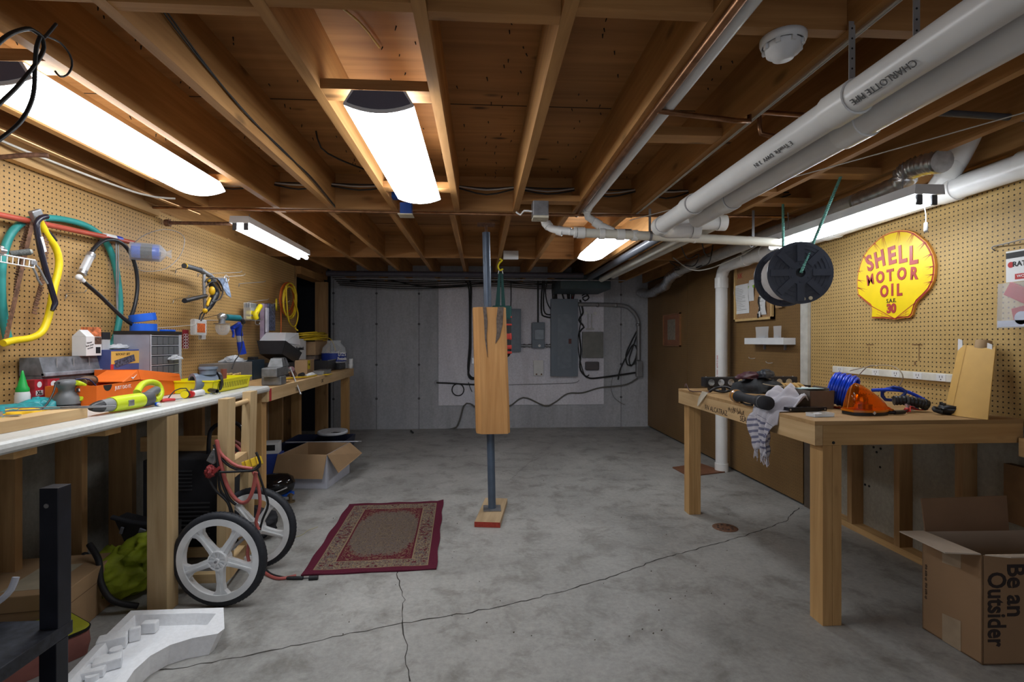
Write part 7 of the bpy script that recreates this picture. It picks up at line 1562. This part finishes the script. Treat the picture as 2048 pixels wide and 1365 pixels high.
t.location = (-1.75, BP(668, -1.75).y, ZT2+.075); t.scale = (1.02, 1.02, 1.2)
m = M(); m.lathe([(.1385, .02), (.1395, .05), (.1395, .10)], 28); m.build('blue_label', plain('label_navy', (.01, .03, .22), .5), t); lump(M(), (0, 0, .01), .11, .11, .11, 71, 16, .15).build('contents', plain('mixed_bits', (.45, .45, .48), .5, var=.7, scale=80), t)
text("UTZ'S", .045, WINK, t, frame((.115, -.085, .086), (.6, 1, 0), (0, 0, 1)), bold=.001); text("Pretzels", .042, WINK, t, frame((.115, -.085, .045), (.6, 1, 0), (0, 0, 1)), bold=.001)
t = thing('jar_stand', 'black plastic stool under the pretzel jar', 'stool', (-1.75, t.location.y, ZT2+.001)); M().box(-.11, .11, -.11, .11, 0, .072, .01).build('body', BLACK, t)
t = thing('mason_jar', 'small glass jar with a silver lid on the bench end', 'jar', at2(685, -1.68)); M().lathe([(0, .0), (.04, .001), (.043, .01), (.043, .115), (.033, .135), (.033, .145)], 20).build('glass', CLEAR, t); M().cyl((0, 0, .146), (0, 0, .165), .037, n=20).build('lid', STEEL, t); lump(M(), (0, 0, .008), .034, .034, .04, 81, 10, .2).build('contents', RUST, t)
t = thing('paper_cups', 'stack of two small white cups at the far bench corner', 'cup', at2(701, -1.60)); M().lathe([(0, 0), (.026, 0), (.031, .05), (.031, .056), (.028, .06)], 18).build('lower_cup', WPLAS, t); M().lathe([(.028, .061), (.030, .12), (0, .12)], 18).build('upper_cup', WPLAS, t)
t = thing('metal_box', 'flat grey metal electrical box in front of the open case', 'box', at2(645, -1.62), R(4)); M().box(-.05, .05, -.16, .16, 0, .035, .003).build('box', GREY, t); M().box(-.055, .055, -.165, .165, .036, .04).build('lid', STEEL, t)
t = thing('paper_scrap', 'crumpled white paper scrap on the rear bench', 'paper', at2(622, -1.63)); lump(M(), (0, 0, 0), .04, .08, .03, 91, 12, .4).build('scrap', PAPER, t)
t = thing('cord_plug', 'yellow cord with a black plug lying on the rear bench front', 'cord', at2(600, -1.60)); M().tube([(-.1, -.4, .01), (0, -.1, .02), (.02, .1, .01), (.03, .35, .01)], .007, 8).build('cord', YC, t); M().cyl((0, .0, .03), (.0, .07, .035), .02, n=10).build('plug', BLACK, t)
t = thing('yellow_strap', 'frayed yellow strap hanging over the bench front edge', 'strap', at2(655, -1.53)); M().box(-.03, .03, -.06, .06, .0, .006, .001).build('strap', YC, t)
t = thing('hand_grinder', 'dark red and black hand tool lying beside the vise', 'tool', at2(585, -1.68), R(15)); M().tube([(0, -.12, .09), (0, -.02, .05), (0, .08, .03)], .028, 12).build('body', plain('wine_red', (.09, .015, .025), .4), t); M().sphere((0, .1, .03), .028, 10).build('head', BLACK, t)

# ================= things on the right workbench =================
def RB(px, py, z=ZR+.001): return AZ(px, py, z)
def putr(name, label, cat, px, py, rz=0): p = RB(px, py, ZR); p.z = ZR+.001; return thing(name, label, cat, tuple(p), rz), p
# amber beacon
t, p = putr('amber_beacon', 'large amber teardrop warning beacon on the right workbench', 'beacon', 1738, 829, R(3))
AMB = glass('amber_lens', (0.98, 0.40, 0.015), 0.10, 0.06); AMB.node_tree.nodes['Principled BSDF'].inputs['Base Color'].default_value = (.75, .22, .01, 1)
AMS = plain('amber_solid', (.60, .18, .01), .25)
def tear(u, n_=26):  # outline half height at u in 0..1 along the length
    return (math.sin(min(1, u/.16)*PI/2)**.6)*(1-max(0, (u-.16)/.84)**1.55)
def dome(sx_, k, x0=-.115, L=.225, H=.125, W=.062):
    rows = []
    for i in range(25):
        u = i/24; h = H*k*tear(u) ; w_ = W*k*(math.sin(PI*min(1, .12+u*.95))**.5 if u < .93 else .35)
        rows.append([(x0+L*u, -w_*math.cos(a), .026+max(0, h*math.sin(a))) for a in [j*PI/14 for j in range(15)]])
    return rows
M().sheet(dome(1, 1)).build('amber_dome', AMB, t)
m = M(); o_ = []
for i in range(25):
    u = i/24; w_ = .062*(math.sin(PI*min(1, .12+u*.95))**.5 if u < .93 else .35)*1.07; o_.append((-.119+.233*u, -w_)); 
base = o_+[(x, -y) for x, y in reversed(o_)]
M().prism(base, .016, .026).build('amber_rim', AMS, t); M().prism([(x*.97, y*.95) for x, y in base], .001, .0155).build('black_base', BLACK, t)
M().cyl((-.02, 0, .027), (-.02, 0, .05), .03, n=16).cyl((-.02, 0, .05), (-.02, 0, .085), .012, n=12).build('lamp', plain('brass_lamp', (.40, .26, .08), .3, .7), t)
M().loft([[(-.05+.0+.03*math.cos(k*PI/6)*s_, .0+.03*math.sin(k*PI/6)*s_, z) for k in range(12)] for s_, z in ((1, .052), (1.2, .075), (.9, .10))], caps=False).build('reflector', plain('gold_reflector', (.70, .48, .14), .2, .9, .4, 60), t)
M().tube([(-.117, 0, .03)]+[(-.115+.225*u, 0, .026+.1265*tear(u)) for u in [j/14 for j in range(1, 15)]]+[(.112, 0, .03)], .003, 6).build('seam', AMS, t)
M().at(-.03, -.066, .014, ry=PI/4).box(-.006, .006, -.001, .002, -.006, .006).build('diamond_mark', WPLAS, t)
p2 = p+Vector((.13, -.02, 0)); t = thing('lighter_plug', 'black plug and short cable lying in front of the amber beacon', 'plug', (p2.x, p2.y-.01, ZR+.001), R(12)); M().cyl((-.03, 0, .012), (.035, 0, .012), .0105, n=12).build('plug', BLACK, t); M().tube([(-.03, 0, .012), (-.06, .03, .008), (-.03, .09, .01), (0, .12, .02)], .003, 6).build('cable', INK, t)
# blue coiled air hose
t, p = putr('coiled_hose', 'bright blue coiled air hose lying on its side on the right workbench', 'hose', 1690, 800, 0)
HB = plain('hose_blue', (.01, .06, .62), .25, var=.08)
t.location = (2.10, RB(1690, 800).y+.28, ZR+.001)
c0_ = Vector(AX(1694, 782, 1.99)); 
t.location = (c0_.x, c0_.y, ZR+.001)
ax_ = Vector((.55, -.62, -.18)).normalized(); u_ = Vector((0, 0, 1)); u_ = (u_-ax_*u_.dot(ax_)).normalized(); v_ = ax_.cross(u_)
m = M(); pts = []
for k in range(16*9): a = 2*PI*k/16; s_ = k/(16*9); pts.append(Vector((0, 0, .092))+ax_*(s_*.11-.07)+(u_*math.sin(a)+v_*math.cos(a))*(.083-.004*math.sin(k*.2)))
m.tube(pts, .0068, 8, .05, smooth_path=True); m.build('coils', HB, t)
M().tube([(.10, -.05, .10), (.17, -.08, .105), (.24, -.10, .10), (.30, -.11, .075), (.34, -.12, .05)], .009, 8).build('hose_end', HB, t)
M().tube([(.16, -.05, .09), (.19, -.09, .12), (.23, -.12, .10), (.21, -.10, .06), (.17, -.06, .05)], .009, 8, closed=True).build('hose_loop', plain('hose_navy', (.01, .03, .20), .3), t)
o = M().tube([AX(x, y, 2.12) for x, y in ((1660, 796), (1680, 790), (1705, 775), (1715, 755), (1730, 738), (1742, 731), (1755, 733))], .0028, 6).build('thin_cable', plain('tan_wire', (.36, .29, .20), .5)); tag(o, 'thin tan wire arching left over the blue coil', 'wire')
o = M().tube([AX(x, y, 2.2) for x, y in ((1700, 742), (1730, 735), (1760, 731), (1785, 733), (1800, 742), (1806, 755), (1800, 770), (1792, 783))], .0028, 6).build('thin_cable', MATS['tan_wire']); tag(o, 'thin tan wire arching right over the amber beacon', 'wire')
# hoses/wiring tangle and black duct hose, meter
t, p = putr('wire_harness', 'tangled black wiring harness between the beacon and the black rubber hose', 'wiring', 1790, 810)
t.location = (2.22, RB(1780, 800).y+.1, ZR+.001); m = M()
rg2 = random.Random(5)
for k in range(9):
    m.tube([(rg2.uniform(-.16, .12), rg2.uniform(-.12, .10), rg2.uniform(.006, .05)) for _ in range(5)], rg2.choice((.003, .004, .006)), 6)
m.build('cables', INK, t); M().at(.0, 0, 0).box(-.03, .03, -.02, .02, .002, .035, .006).build('connector', BLACK, t); m = M().tube([(-.1, .02, .07), (0, .0, .055), (.1, -.04, .03)], .011, 8); m.build('taped_bundle', plain('brown_sleeve', (.10, .075, .06), .6), t)
t, p = putr('rubber_duct', 'black ribbed rubber intake hose standing on the right workbench', 'hose', 1835, 800)
t.location = (2.22, AX(1826, 800, 2.22).y, ZR+.001); t.scale = (.62, .62, .72); t.rotation_euler = (0, 0, R(25))
M().tube([(-.09, .10, .075), (-.04, .05, .078), (.02, -.01, .07), (.07, -.05, .055)], lambda q: .033+.003*math.sin(q*60), 18, .004).build('ribbed_hose', BLACK, t); M().ring((.065, -.047, .057), (.085, -.060, .045), .040, .030, 24).build('hose_lip', plain('rubber_gloss', (.02, .02, .02), .25), t); M().ring((-.03, .04, .078), (-.02, .03, .077), .038, .03, 24).build('clamp', DGREY, t)
t, p = putr('small_meter', 'small white device with a blue screen and red leads by the black hose', 'meter', 1828, 823, R(15))
M().at(0, 0, .03, rx=-.4).box(-.016, .02, -.006, .006, -.026, .026, .003).build('case', PAPER, t); M().at(.002, -.0075, .032, rx=-.4).box(-.010, .013, -.001, .0005, -.016, .016).build('screen', plain('screen_blue', (.08, .13, .22), .2), t)
M().at(-.05, -.01, .024, rx=-.4).box(-.02, .02, -.005, .005, -.018, .018, .003).build('pink_card', plain('pale_pink', (.55, .38, .38), .5), t)
for k, mt in enumerate((RED, INK, RED)): M().tube([(-.12, -.02-.02*k, .01), (-.07, -.03, .02+.005*k), (-.01, -.03, .01), (.04, -.04, .012)], .0032, 6).build('lead', mt, t)
M().sphere((-.10, -.03, .014), .013, 8).build('red_clip', RED, t)
# black cap (tail lamp housing)
t, p = putr('black_housing', 'round black plastic housing with clips in front of the golden envelope', 'housing', 1912, 829, R(6)); t.scale = (1.1, 1.1, 1.1)
M().loft([[(.085*s_*math.cos(k*PI/12), .05*s_*math.sin(k*PI/12), z) for k in range(24)] for s_, z in ((.75, .001), (.95, .012), (1, .03), (.97, .032))]).build('shell', plain('gloss_black', (.012, .012, .013), .2), t)
M().loft([[(.085*s_*math.cos(k*PI/12), .05*s_*math.sin(k*PI/12), z) for k in range(24)] for s_, z in ((.93, .0325), (.90, .040), (.5, .041))]).build('top_rim', BLACK, t)
for a in (.3, 1.2, 2.2, 3.2, 4.3, 5.3): M().at(.07*math.cos(a), .04*math.sin(a), .036, rz=a).box(-.006, .006, -.008, .008, 0, .016, .002).build('clip', BLACK, t)
M().tube([(-.085, 0, .02), (-.105, .01, .03), (-.12, -.005, .02), (-.10, -.02, .012)], .008, 8).build('gasket_tail', INK, t)
# LED light bar, flashlight, harness
t, p = putr('light_bar', 'long black LED light bar at the back left of the right workbench', 'light bar', 1470, 790)
a, b_ = AX(1432, 765, 1.80), AX(1584, 762, 2.30); t.location = (1.8, 3.55, ZR+.001); 
bx_ = Vector((1.66, 3.60, 0)); ex_ = Vector((2.33, 3.62, 0)); ang = math.atan2(ex_.y-bx_.y, ex_.x-bx_.x)
t.location = (1.99, 3.60, ZR+.001); t.rotation_euler = (0, 0, ang); Lb = .36
M().box(-Lb, Lb, -.03, .03, .025, .098, .006).build('housing', BLACK, t)
LEDM = plain('led_reflector', (.62, .64, .68), .12, .8, .3, 60)
for k in range(9): x = -Lb+.05+k*.075; M().cyl((x, -.0305, .060), (x, -.034, .060), .024, n=18).build('led_lens', LEDM, t)
for k in range(10): M().sphere((-Lb+.02+k*.075, -.01, .100), .004, 6).build('screw', STEEL, t)
for x in (-Lb+.06, Lb-.06): M().box(x-.01, x+.01, -.02, .03, 0, .026, .003).build('foot', BLACK, t)
t, p = putr('mount_bracket', 'black metal mounting bracket in front of the light bar', 'bracket', 1447, 788, R(-20)); M().tube([(-.09, 0, .01), (-.05, -.02, .04), (.02, .01, .045), (.08, -.01, .012)], .009, 8).tube([(-.06, .03, .02), (0, -.03, .015), (.07, .03, .03)], .010, 8).cyl((0, -.02, .02), (.0, -.02, .05), .015, n=12).build('bracket', BLACK, t)
t, p = putr('paper_tag', 'cream paper tag hanging off the bench edge on a cord', 'tag', 1408, 786); t.location = (1.50, AX(1405, 786, 1.50).y, ZR)
c = lambda x, y, xx: AX(x, y, xx)
q_ = [c(1404, 783, 1.50), c(1416, 786, 1.512), c(1405, 800, 1.497), c(1396, 813, 1.497), c(1394, 812, 1.497), c(1397, 797, 1.497)]
m = M(); n_ = len(q_); m.add([tuple(x) for x in q_]+[tuple(x+Vector((.002, .0, 0))) for x in q_], [tuple(range(n_))[::-1], tuple(range(n_, 2*n_))]+[(i, (i+1) % n_, n_+(i+1) % n_, n_+i) for i in range(n_)]); m.build('tag', plain('cream_tag', (.58, .52, .42), .7), t, world=True)
M().tube([RB(1370, 775, ZR+.03), RB(1372, 768, ZR+.05), RB(1380, 782, ZR+.01), RB(1400, 784, ZR+.008), RB(1420, 785, ZR+.01)], .0035, 6).build('cord', plain('dark_cord', (.06, .02, .02), .6), t, world=True)
t, p = putr('flashlight', 'black flashlight with an amber head lying on the right workbench', 'flashlight', 1490, 800)
a, b_ = RB(1472, 792, ZR+.04), RB(1530, 806, ZR+.045); t.location = (a.x, a.y, ZR+.001); d = (b_-a).normalized()
X0_ = frame(a, d, (0, 0, 1)) @ Matrix.Rotation(PI/2, 4, 'Y')
def lath(name, prof, mat, n_=20): m = M(); m.X = X0_; m.lathe(prof, n_); return m.build(name, mat, t, world=True)
L_ = (b_-a).length
lath('amber_head', [(0, -.012), (.036, -.01), (.038, .0), (.034, .035)], plain('amber_plastic', (.55, .22, .02), .3)); lath('silver_band', [(.0365, .004), (.0385, .012), (.0365, .018)], STEEL)
lath('black_barrel', [(.034, .0355), (.030, .06), (.024, .09), (.024, L_*.75), (.036, L_*.85), (.036, L_+.03), (0, L_+.03)], BLKM)
lath('side_knob', [(.0365, L_*.93), (.037, L_*.97)], DGREY)
M().tube([a+Vector((0, -.02, -.02)), a+Vector((.02, -.03, -.035)), a+d*.1+Vector((0, -.03, -.036)), a+d*.2+Vector((0, -.02, -.03))], .006, 8).build('hand_guard', BLACK, t, world=True)
for i, (px, py, z0, sz, mat, l, sd) in enumerate(((1515, 775, .03, (.16, .12, .10), plain('charcoal_fabric', (.025, .027, .032), .8, var=.3, scale=40), 'dark padded grip heaped behind the flashlight', 101), (1500, 768, .12, (.11, .06, .045), plain('maroon_grip', (.06, .012, .02), .5, var=.4, scale=30), 'dark maroon gripped tool on the dark heap', 102), (1530, 756, .13, (.10, .055, .05), plain('navy_rubber', (.02, .024, .035), .5, var=.2), 'dark navy cylindrical grip on top of the heap', 103))):
    pr_ = RB(px, 790, ZR); pr_ = Vector((pr_.x, 3.15+.0*i, ZR+z0)); pr_.x = AY(px, py, 3.15).x
    tt = thing('dark_tool', l, 'tool', tuple(pr_), R(20*i))
    lump(M(), (0, 0, 0), *sz, sd, 18, .18).build('body', mat, tt)
t = thing('work_glove', 'tan leather work glove on the heap beside the light bar', 'glove', (AY(1570, 768, 3.3).x, 3.3, ZR+.03)); GLV = plain('tan_leather', (.48, .30, .10), .7, var=.25, scale=30)
lump(M(), (0, 0, -.02), .07, .07, .055, 111, 18, .25).build('palm', GLV, t)
for k in range(5): M().tube([(.03-.02*k, -.03, .03), (.05-.028*k, -.07, .045), (.07-.034*k, -.10, .02)], .012, 8).build('finger', GLV, t)
tag(M().tube([AY(1526, 768, 3.0), AY(1545, 772, 2.95), AY(1580, 774, 2.95), AY(1600, 781, 2.9)], .0035, 6).build('thin_cable', MATS['tan_wire']), 'tan cord running from the flashlight heap to the towel', 'cord')
t = thing('paper_note', 'folded white paper note behind the towel', 'paper', (AY(1602, 770, 3.05).x, 3.05, ZR+.002), R(30)); M().hexa([(-.05, -.03, 0), (.05, -.03, 0), (.05, .03, 0), (-.05, .03, 0), (-.04, -.03, .05), (.05, -.02, .07), (.05, .02, .071), (-.04, .0, .052)]).build('paper', PAPER, t)
t = thing('magazine', 'flat pale blue and white papers lying behind the metal box', 'papers', (2.05, 3.0, ZR+.001), R(-10)); M().box(-.15, .15, -.10, .12, 0, .006).build('lower_sheet', PAPER, t); M().at(0, 0, 0, rz=.2).box(-.11, .10, -.11, .06, .007, .010).build('upper_sheet', plain('pale_blue_paper', (.45, .56, .62), .6), t)
t = thing('dark_strap', 'dark brown leather strap lying behind the towel', 'strap', (AY(1600, 782, 3.0).x-.03, 2.98, ZR+.001), R(-12)); M().box(-.13, .12, -.02, .02, 0, .02, .005).build('strap', plain('dark_leather', (.10, .055, .03), .6), t)
# metal box with black lid plate
t, p = putr('metal_box', 'brownish open metal box beside the striped towel', 'box', 1630, 822, R(4)); t.location = (RB(1634, 818).x, RB(1634, 818).y+.05, ZR+.001)
BRM = plain('taupe_enamel', (.17, .14, .11), .35, .3, .1)
tray(M(), -.060, .085, -.07, .07, .001, .098, .003, .004).build('box', BRM, t); M().at(0, 0, .1, rx=0).box(-.055, .08, .0, .065, 0, .003).build('pale_flap', plain('pale_teal', (.38, .52, .52), .5), t)
t = thing('tablet', 'black flat bar-shaped device lying in front of the metal box', 'device', (RB(1610, 824).x, RB(1610, 824).y+.005, ZR+.001), R(2)); M().box(-.10, .11, -.02, .02, .004, .024, .003).build('body', plain('gloss_navy', (.012, .013, .018), .2), t)
for x in (-.09, .098): M().cyl((x, -.0205, .014), (x, -.022, .014), .004, n=10).build('screw', STEEL, t)
t = thing('paint_chip', 'clear small tray holding white paste at the bench corner', 'tray', (RB(1640, 833).x, RB(1640, 833).y, ZR+.001), R(8)); M().box(-.055, .055, -.03, .03, 0, .002).build('clear_base', FILM, t)
tray(M(), -.055, .055, -.03, .03, .002, .018, .0015, .002).build('clear_sides', CLEAR, t); lump(M(), (-.015, 0, .003), .035, .022, .014, 121, 14, .2).build('white_paste', PAPER, t)
t = thing('wire_nuts', 'few tiny orange wire nuts beside the blue coil', 'hardware', tuple(RB(1670, 817, ZR+.001)), 0); m = M()
for k in range(5): m.cyl((rng.uniform(-.03, .03), rng.uniform(-.02, .02), .001), (rng.uniform(-.03, .03), rng.uniform(-.02, .02), .008), .005, .003, 8)
m.build('pieces', plain('orange_nut', (.55, .12, .02), .5), t)
t = thing('leaflet', 'white and pink printed leaflet under the blue coil', 'paper', tuple(RB(1672, 806, ZR+.0005)), R(20)); M().box(-.08, .07, -.06, .06, 0, .0015).build('sheet', plain('leaflet_print', (.55, .50, .54), .6, var=.25, scale=30), t)
# towel draped over the edge
TW = _new('striped_towel'); m_, nt, b = TW
tc = N(nt, 'ShaderNodeUVMap'); sp = N(nt, 'ShaderNodeSeparateXYZ'); nt.links.new(tc.outputs[0], sp.inputs[0])
st_ = math_(nt, 'GREATER_THAN', math_(nt, 'SINE', math_(nt, 'MULTIPLY', sp.outputs[1], 118.0)), 0.25)
inb = math_(nt, 'MULTIPLY', math_(nt, 'GREATER_THAN', sp.outputs[1], 0.66), math_(nt, 'LESS_THAN', sp.outputs[1], 0.93))
nz = N(nt, 'ShaderNodeTexNoise', i_Scale=260.0); r_ = ramp(nt, [(0.3, (.80, .80, .80)), (.7, (1.1, 1.1, 1.1))]); nt.links.new(nz.outputs[0], r_.inputs[0])
a_ = mixc(nt, (.52, .50, .55), (.16, .16, .24), math_(nt, 'MULTIPLY', st_, inb)); nt.links.new(mixc(nt, a_, r_.outputs[0], 1.0, 'MULTIPLY'), b.inputs['Base Color']); b.inputs['Roughness'].default_value = .95
t = thing('towel', 'pale striped towel draped over the left edge of the right workbench', 'towel', (1.52, 2.75, ZR+.01))
# path: bunched on the bench, over the edge, hanging down to a fringed end
cen = [(Vector((1.82, 2.76, ZR+.02)), .07), (Vector((1.77, 2.72, ZR+.07)), .12), (Vector((1.71, 2.68, ZR+.10)), .15), (Vector((1.64, 2.63, ZR+.085)), .15), (Vector((1.56, 2.585, ZR+.045)), .13), (Vector((1.503, 2.555, ZR-.01)), .11), (Vector((1.488, 2.535, ZR-.075)), .095), (Vector((1.485, 2.52, ZR-.145)), .075), (Vector((1.487, 2.53, ZR-.205)), .055)]
NJ, NI = 41, 29; rows = []
for j in range(NJ):
    f_ = j/(NJ-1)*(len(cen)-1); k = min(int(f_), len(cen)-2); u = f_-k; c_ = cen[k][0].lerp(cen[k+1][0], u); w_ = cen[k][1]*(1-u)+cen[k+1][1]*u
    row = []
    for i in range(NI):
        s_ = i/(NI-1)*2-1; hang = max(0, min(1, (f_-4.5)/1.0))
        fold = .026*math.sin(s_*7+j*.25)+.012*math.sin(s_*19-j*.35)+.02*noise.noise(Vector((s_*2.5, j*.12, 3)))
        if hang < 1: z_ = c_.z+fold*(1-hang)-abs(s_)**2*.045*(1-hang); 
        else: z_ = c_.z
        x_ = c_.x-(fold*.55+.006)*hang-(.012 if hang > 0 else 0); y_ = c_.y+s_*w_+ .02*s_*s_*hang
        z_ = z_-(.03*abs(s_-.4))*hang
        if hang < .5: z_ = max(z_, ZR+.004) if x_ > 1.51 else z_
        row.append((x_, y_, z_))
    rows.append(row)
m = M(); m.sheet(rows); o = m.build('cloth', m_, t, world=True)
uv = o.data.uv_layers.new(name='UVMap')
for poly in o.data.polygons:
    for li in poly.loop_indices:
        vi = o.data.loops[li].vertex_index; uv.data[li].uv = ((vi % NI)/(NI-1), (vi//NI)/(NJ-1))
so = o.modifiers.new('s', 'SOLIDIFY'); so.thickness = .004
m = M()
for i in range(0, NI, 1): q = Vector(rows[-1][i]); m.tube([q, q+Vector((-.004, rng.uniform(-.006, .006), -.015)), q+Vector((rng.uniform(-.006, .004), rng.uniform(-.01, .01), -.032-rng.uniform(0, .014)))], .0018, 5)
q = Vector(rows[-1][20]); m.tube([q, q+Vector((0, 0, -.03)), q+Vector((.0, .004, -.065))], .0012, 5)
m.build('fringe', plain('towel_fringe', (.52, .50, .55), .9), t, world=True)

# ================= floor things at the left rear =================
t = thing('open_carton', 'open brown and white cardboard box on the floor under the left workbench', 'box', (-1.53, 4.77, 0), R(-6))
w_, d_, h_ = .21, .27, .30; WC = plain('white_carton', (.50, .51, .58), .7, var=.05)
for a_ in ((-w_, w_, -d_, -d_+.004, .001, h_), (-w_, w_, d_-.004, d_, .001, h_), (w_-.004, w_, -d_+.004, d_-.004, .001, h_), (-w_, -w_+.004, -d_+.004, d_-.004, .001, h_)): M().box(*a_).build('side', WC, t)
M().box(-w_+.005, w_-.005, -d_+.005, d_-.005, .001, .006).build('bottom', CARDIN, t)
for a_ in ((-w_+.004, w_-.004, -d_+.0045, -d_+.006, .007, h_), (-w_+.004, w_-.004, d_-.006, d_-.0045, .007, h_), (w_-.006, w_-.0045, -d_+.006, d_-.006, .007, h_), (-w_+.0045, -w_+.006, -d_+.006, d_-.006, .007, h_)): M().box(*a_).build('inner_side', CARDIN, t)
M().hexa([(-w_-.02, -d_-.005, h_), (w_, -d_-.002, h_), (w_, -d_+.002, h_+.002), (-w_-.02, -d_, h_+.002), (-w_-.05, -d_-.05, h_-.20), (w_-.02, -d_-.05, h_-.20), (w_-.02, -d_-.046, h_-.20), (-w_-.05, -d_-.046, h_-.20)]).build('front_flap', CARD, t)
M().hexa([(w_+.001, -d_, h_), (w_+.001, d_, h_), (w_+.004, d_, h_), (w_+.004, -d_, h_), (w_+.08, -d_+.05, h_-.17), (w_+.13, d_-.02, h_-.10), (w_+.134, d_-.02, h_-.10), (w_+.084, -d_+.05, h_-.17)]).build('right_flap', CARD, t)
M().hexa([(-w_-.001, -d_, h_), (-w_-.001, d_, h_), (-w_-.004, d_, h_), (-w_-.004, -d_, h_), (-w_-.05, -d_, h_-.18), (-w_-.05, d_, h_-.18), (-w_-.053, d_, h_-.18), (-w_-.053, -d_, h_-.18)]).build('left_flap', CARD, t)
t = thing('storage_tote', 'dark blue tote behind the open cardboard box', 'tote', (-1.75, 5.55, 0)); tray(M(), -.32, .32, -.26, .26, .002, .24, .006, .03).build('tote', plain('navy_tote', (.015, .02, .05), .4), t)
o = M().at(-1.60, 5.22, .270, rx=-.19, rz=0).box(-.36, .36, -.07, .07, -.004, .004).build('foam_board', plain('grey_white_board', (.50, .51, .55), .5)); tag(o, 'thin white board lying on the dark tote, edge on', 'board')
t = thing('plastic_disc', 'round white bucket lid with black stains leaning over the tote', 'lid', (-1.62, 5.58, .305), 0, None, rot=(R(2), 0, 0)); t.scale = (.95, .95, 1); M().cyl((0, 0, .004), (0, 0, .012), .141, n=36).lathe([(.141, .012), (.15, .014), (.165, .014), (.168, 0), (.168, -.012), (.15, -.012)], 36).build('lid', plain('bucket_white', (.55, .57, .62), .9, spec=.1), t)
m = M(); lump(m, (.07, -.09, .012), .045, .02, .003, 131, 16, .5); m.build('black_stain', INK, t); 
t = thing('helmet', 'glossy black rounded helmet on the floor beside the open cardboard box', 'helmet', (-1.74, 4.28, 0), R(20))
M().loft([[(x, .10*s_*math.cos(k*PI/9), .10+.095*s_*math.sin(k*PI/9)) for k in range(18)] for x, s_ in ((-.17, .45), (-.13, .8), (-.05, .98), (.05, 1.0), (.12, .9), (.165, .6), (.18, .1))]).build('shell', plain('piano_black', (.008, .008, .010), .08, coat=.5), t); M().tube([(-.12, -.10, .08), (0, -.108, .06), (.12, -.095, .09)], .008, 8).build('trim', STEEL, t)
t = thing('detergent_box', 'white and blue carton behind the bench leg on the floor', 'carton', (-1.87, 4.60, 0), R(10)); M().box(-.09, .09, -.07, .07, 0, .30, .003).build('carton', plain('blue_carton', (.03, .06, .30), .5, var=.1), t); M().box(-.07, .07, -.06, .06, .301, .40, .002).build('white_top', PAPER, t); M().box(.0905, .0915, -.06, .06, .15, .22).build('red_band', REDINK, t); M().box(-.04, .04, -.0615, -.0605, .33, .38).build('print', INK, t)
t = thing('brass_valve', 'small brass valve fitting on the floor by the black helmet', 'valve', tuple(AZ(581, 1005, 0))); M().cyl((0, 0, 0), (0, 0, .012), .035, n=18).cyl((0, 0, .012), (0, 0, .07), .014, n=12).cyl((0, 0, .05), (0, 0, .06), .024, n=12).build('valve', plain('dull_brass', (.22, .16, .09), .4, .6), t)
t = thing('blue_strip', 'small bright blue plastic piece on the floor under the helmet', 'plastic piece', tuple(AZ(572, 992, .001))); M().box(-.06, .06, -.03, .03, 0, .03, .006).build('piece', BLUE, t)
t = thing('black_bag', 'dark crumpled bag on the floor behind the far cart wheel', 'bag', (-1.50, 3.38, 0)); o = lump(M(), (0, 0, .10), .14, .12, .11, 141, 20, .25); o.build('bag', BLKM, t)
t = thing('yellow_string', 'thin yellow string lying on the floor beside the rug', 'string', tuple(AZ(610, 1070, .002))); M().tube([AZ(x, y, .003) for x, y in ((592, 1075), (605, 1070), (615, 1062), (625, 1058), (636, 1054))], .0014, 5).build('string', plain('string_yellow', (.55, .50, .22), .7), t, world=True)
for i, (px, py) in enumerate(((862, 862), (823, 858), (692, 1150))):
    pass
o = M().cyl(tuple(AZ(822, 862, .012)), tuple(AZ(826, 866, .012)), .012, n=8).build('floor_plug', INK); tag(o, 'small black plug at the foot of the back wall', 'plug')
deb = M()
for k in range(60):
    px, py = rng.uniform(640, 1500), rng.uniform(900, 1330); p = AZ(px, py, 0); r_ = rng.uniform(.002, .005)
    deb.cyl((p.x, p.y, .0002), (p.x+r_, p.y+r_*.5, r_*.8), r_*.8, r_*.3, 5)
tag(deb.build('floor_debris', plain('debris', (.10, .08, .06), .9)), 'scattered tiny dark crumbs on the concrete floor', 'debris', kind='stuff')
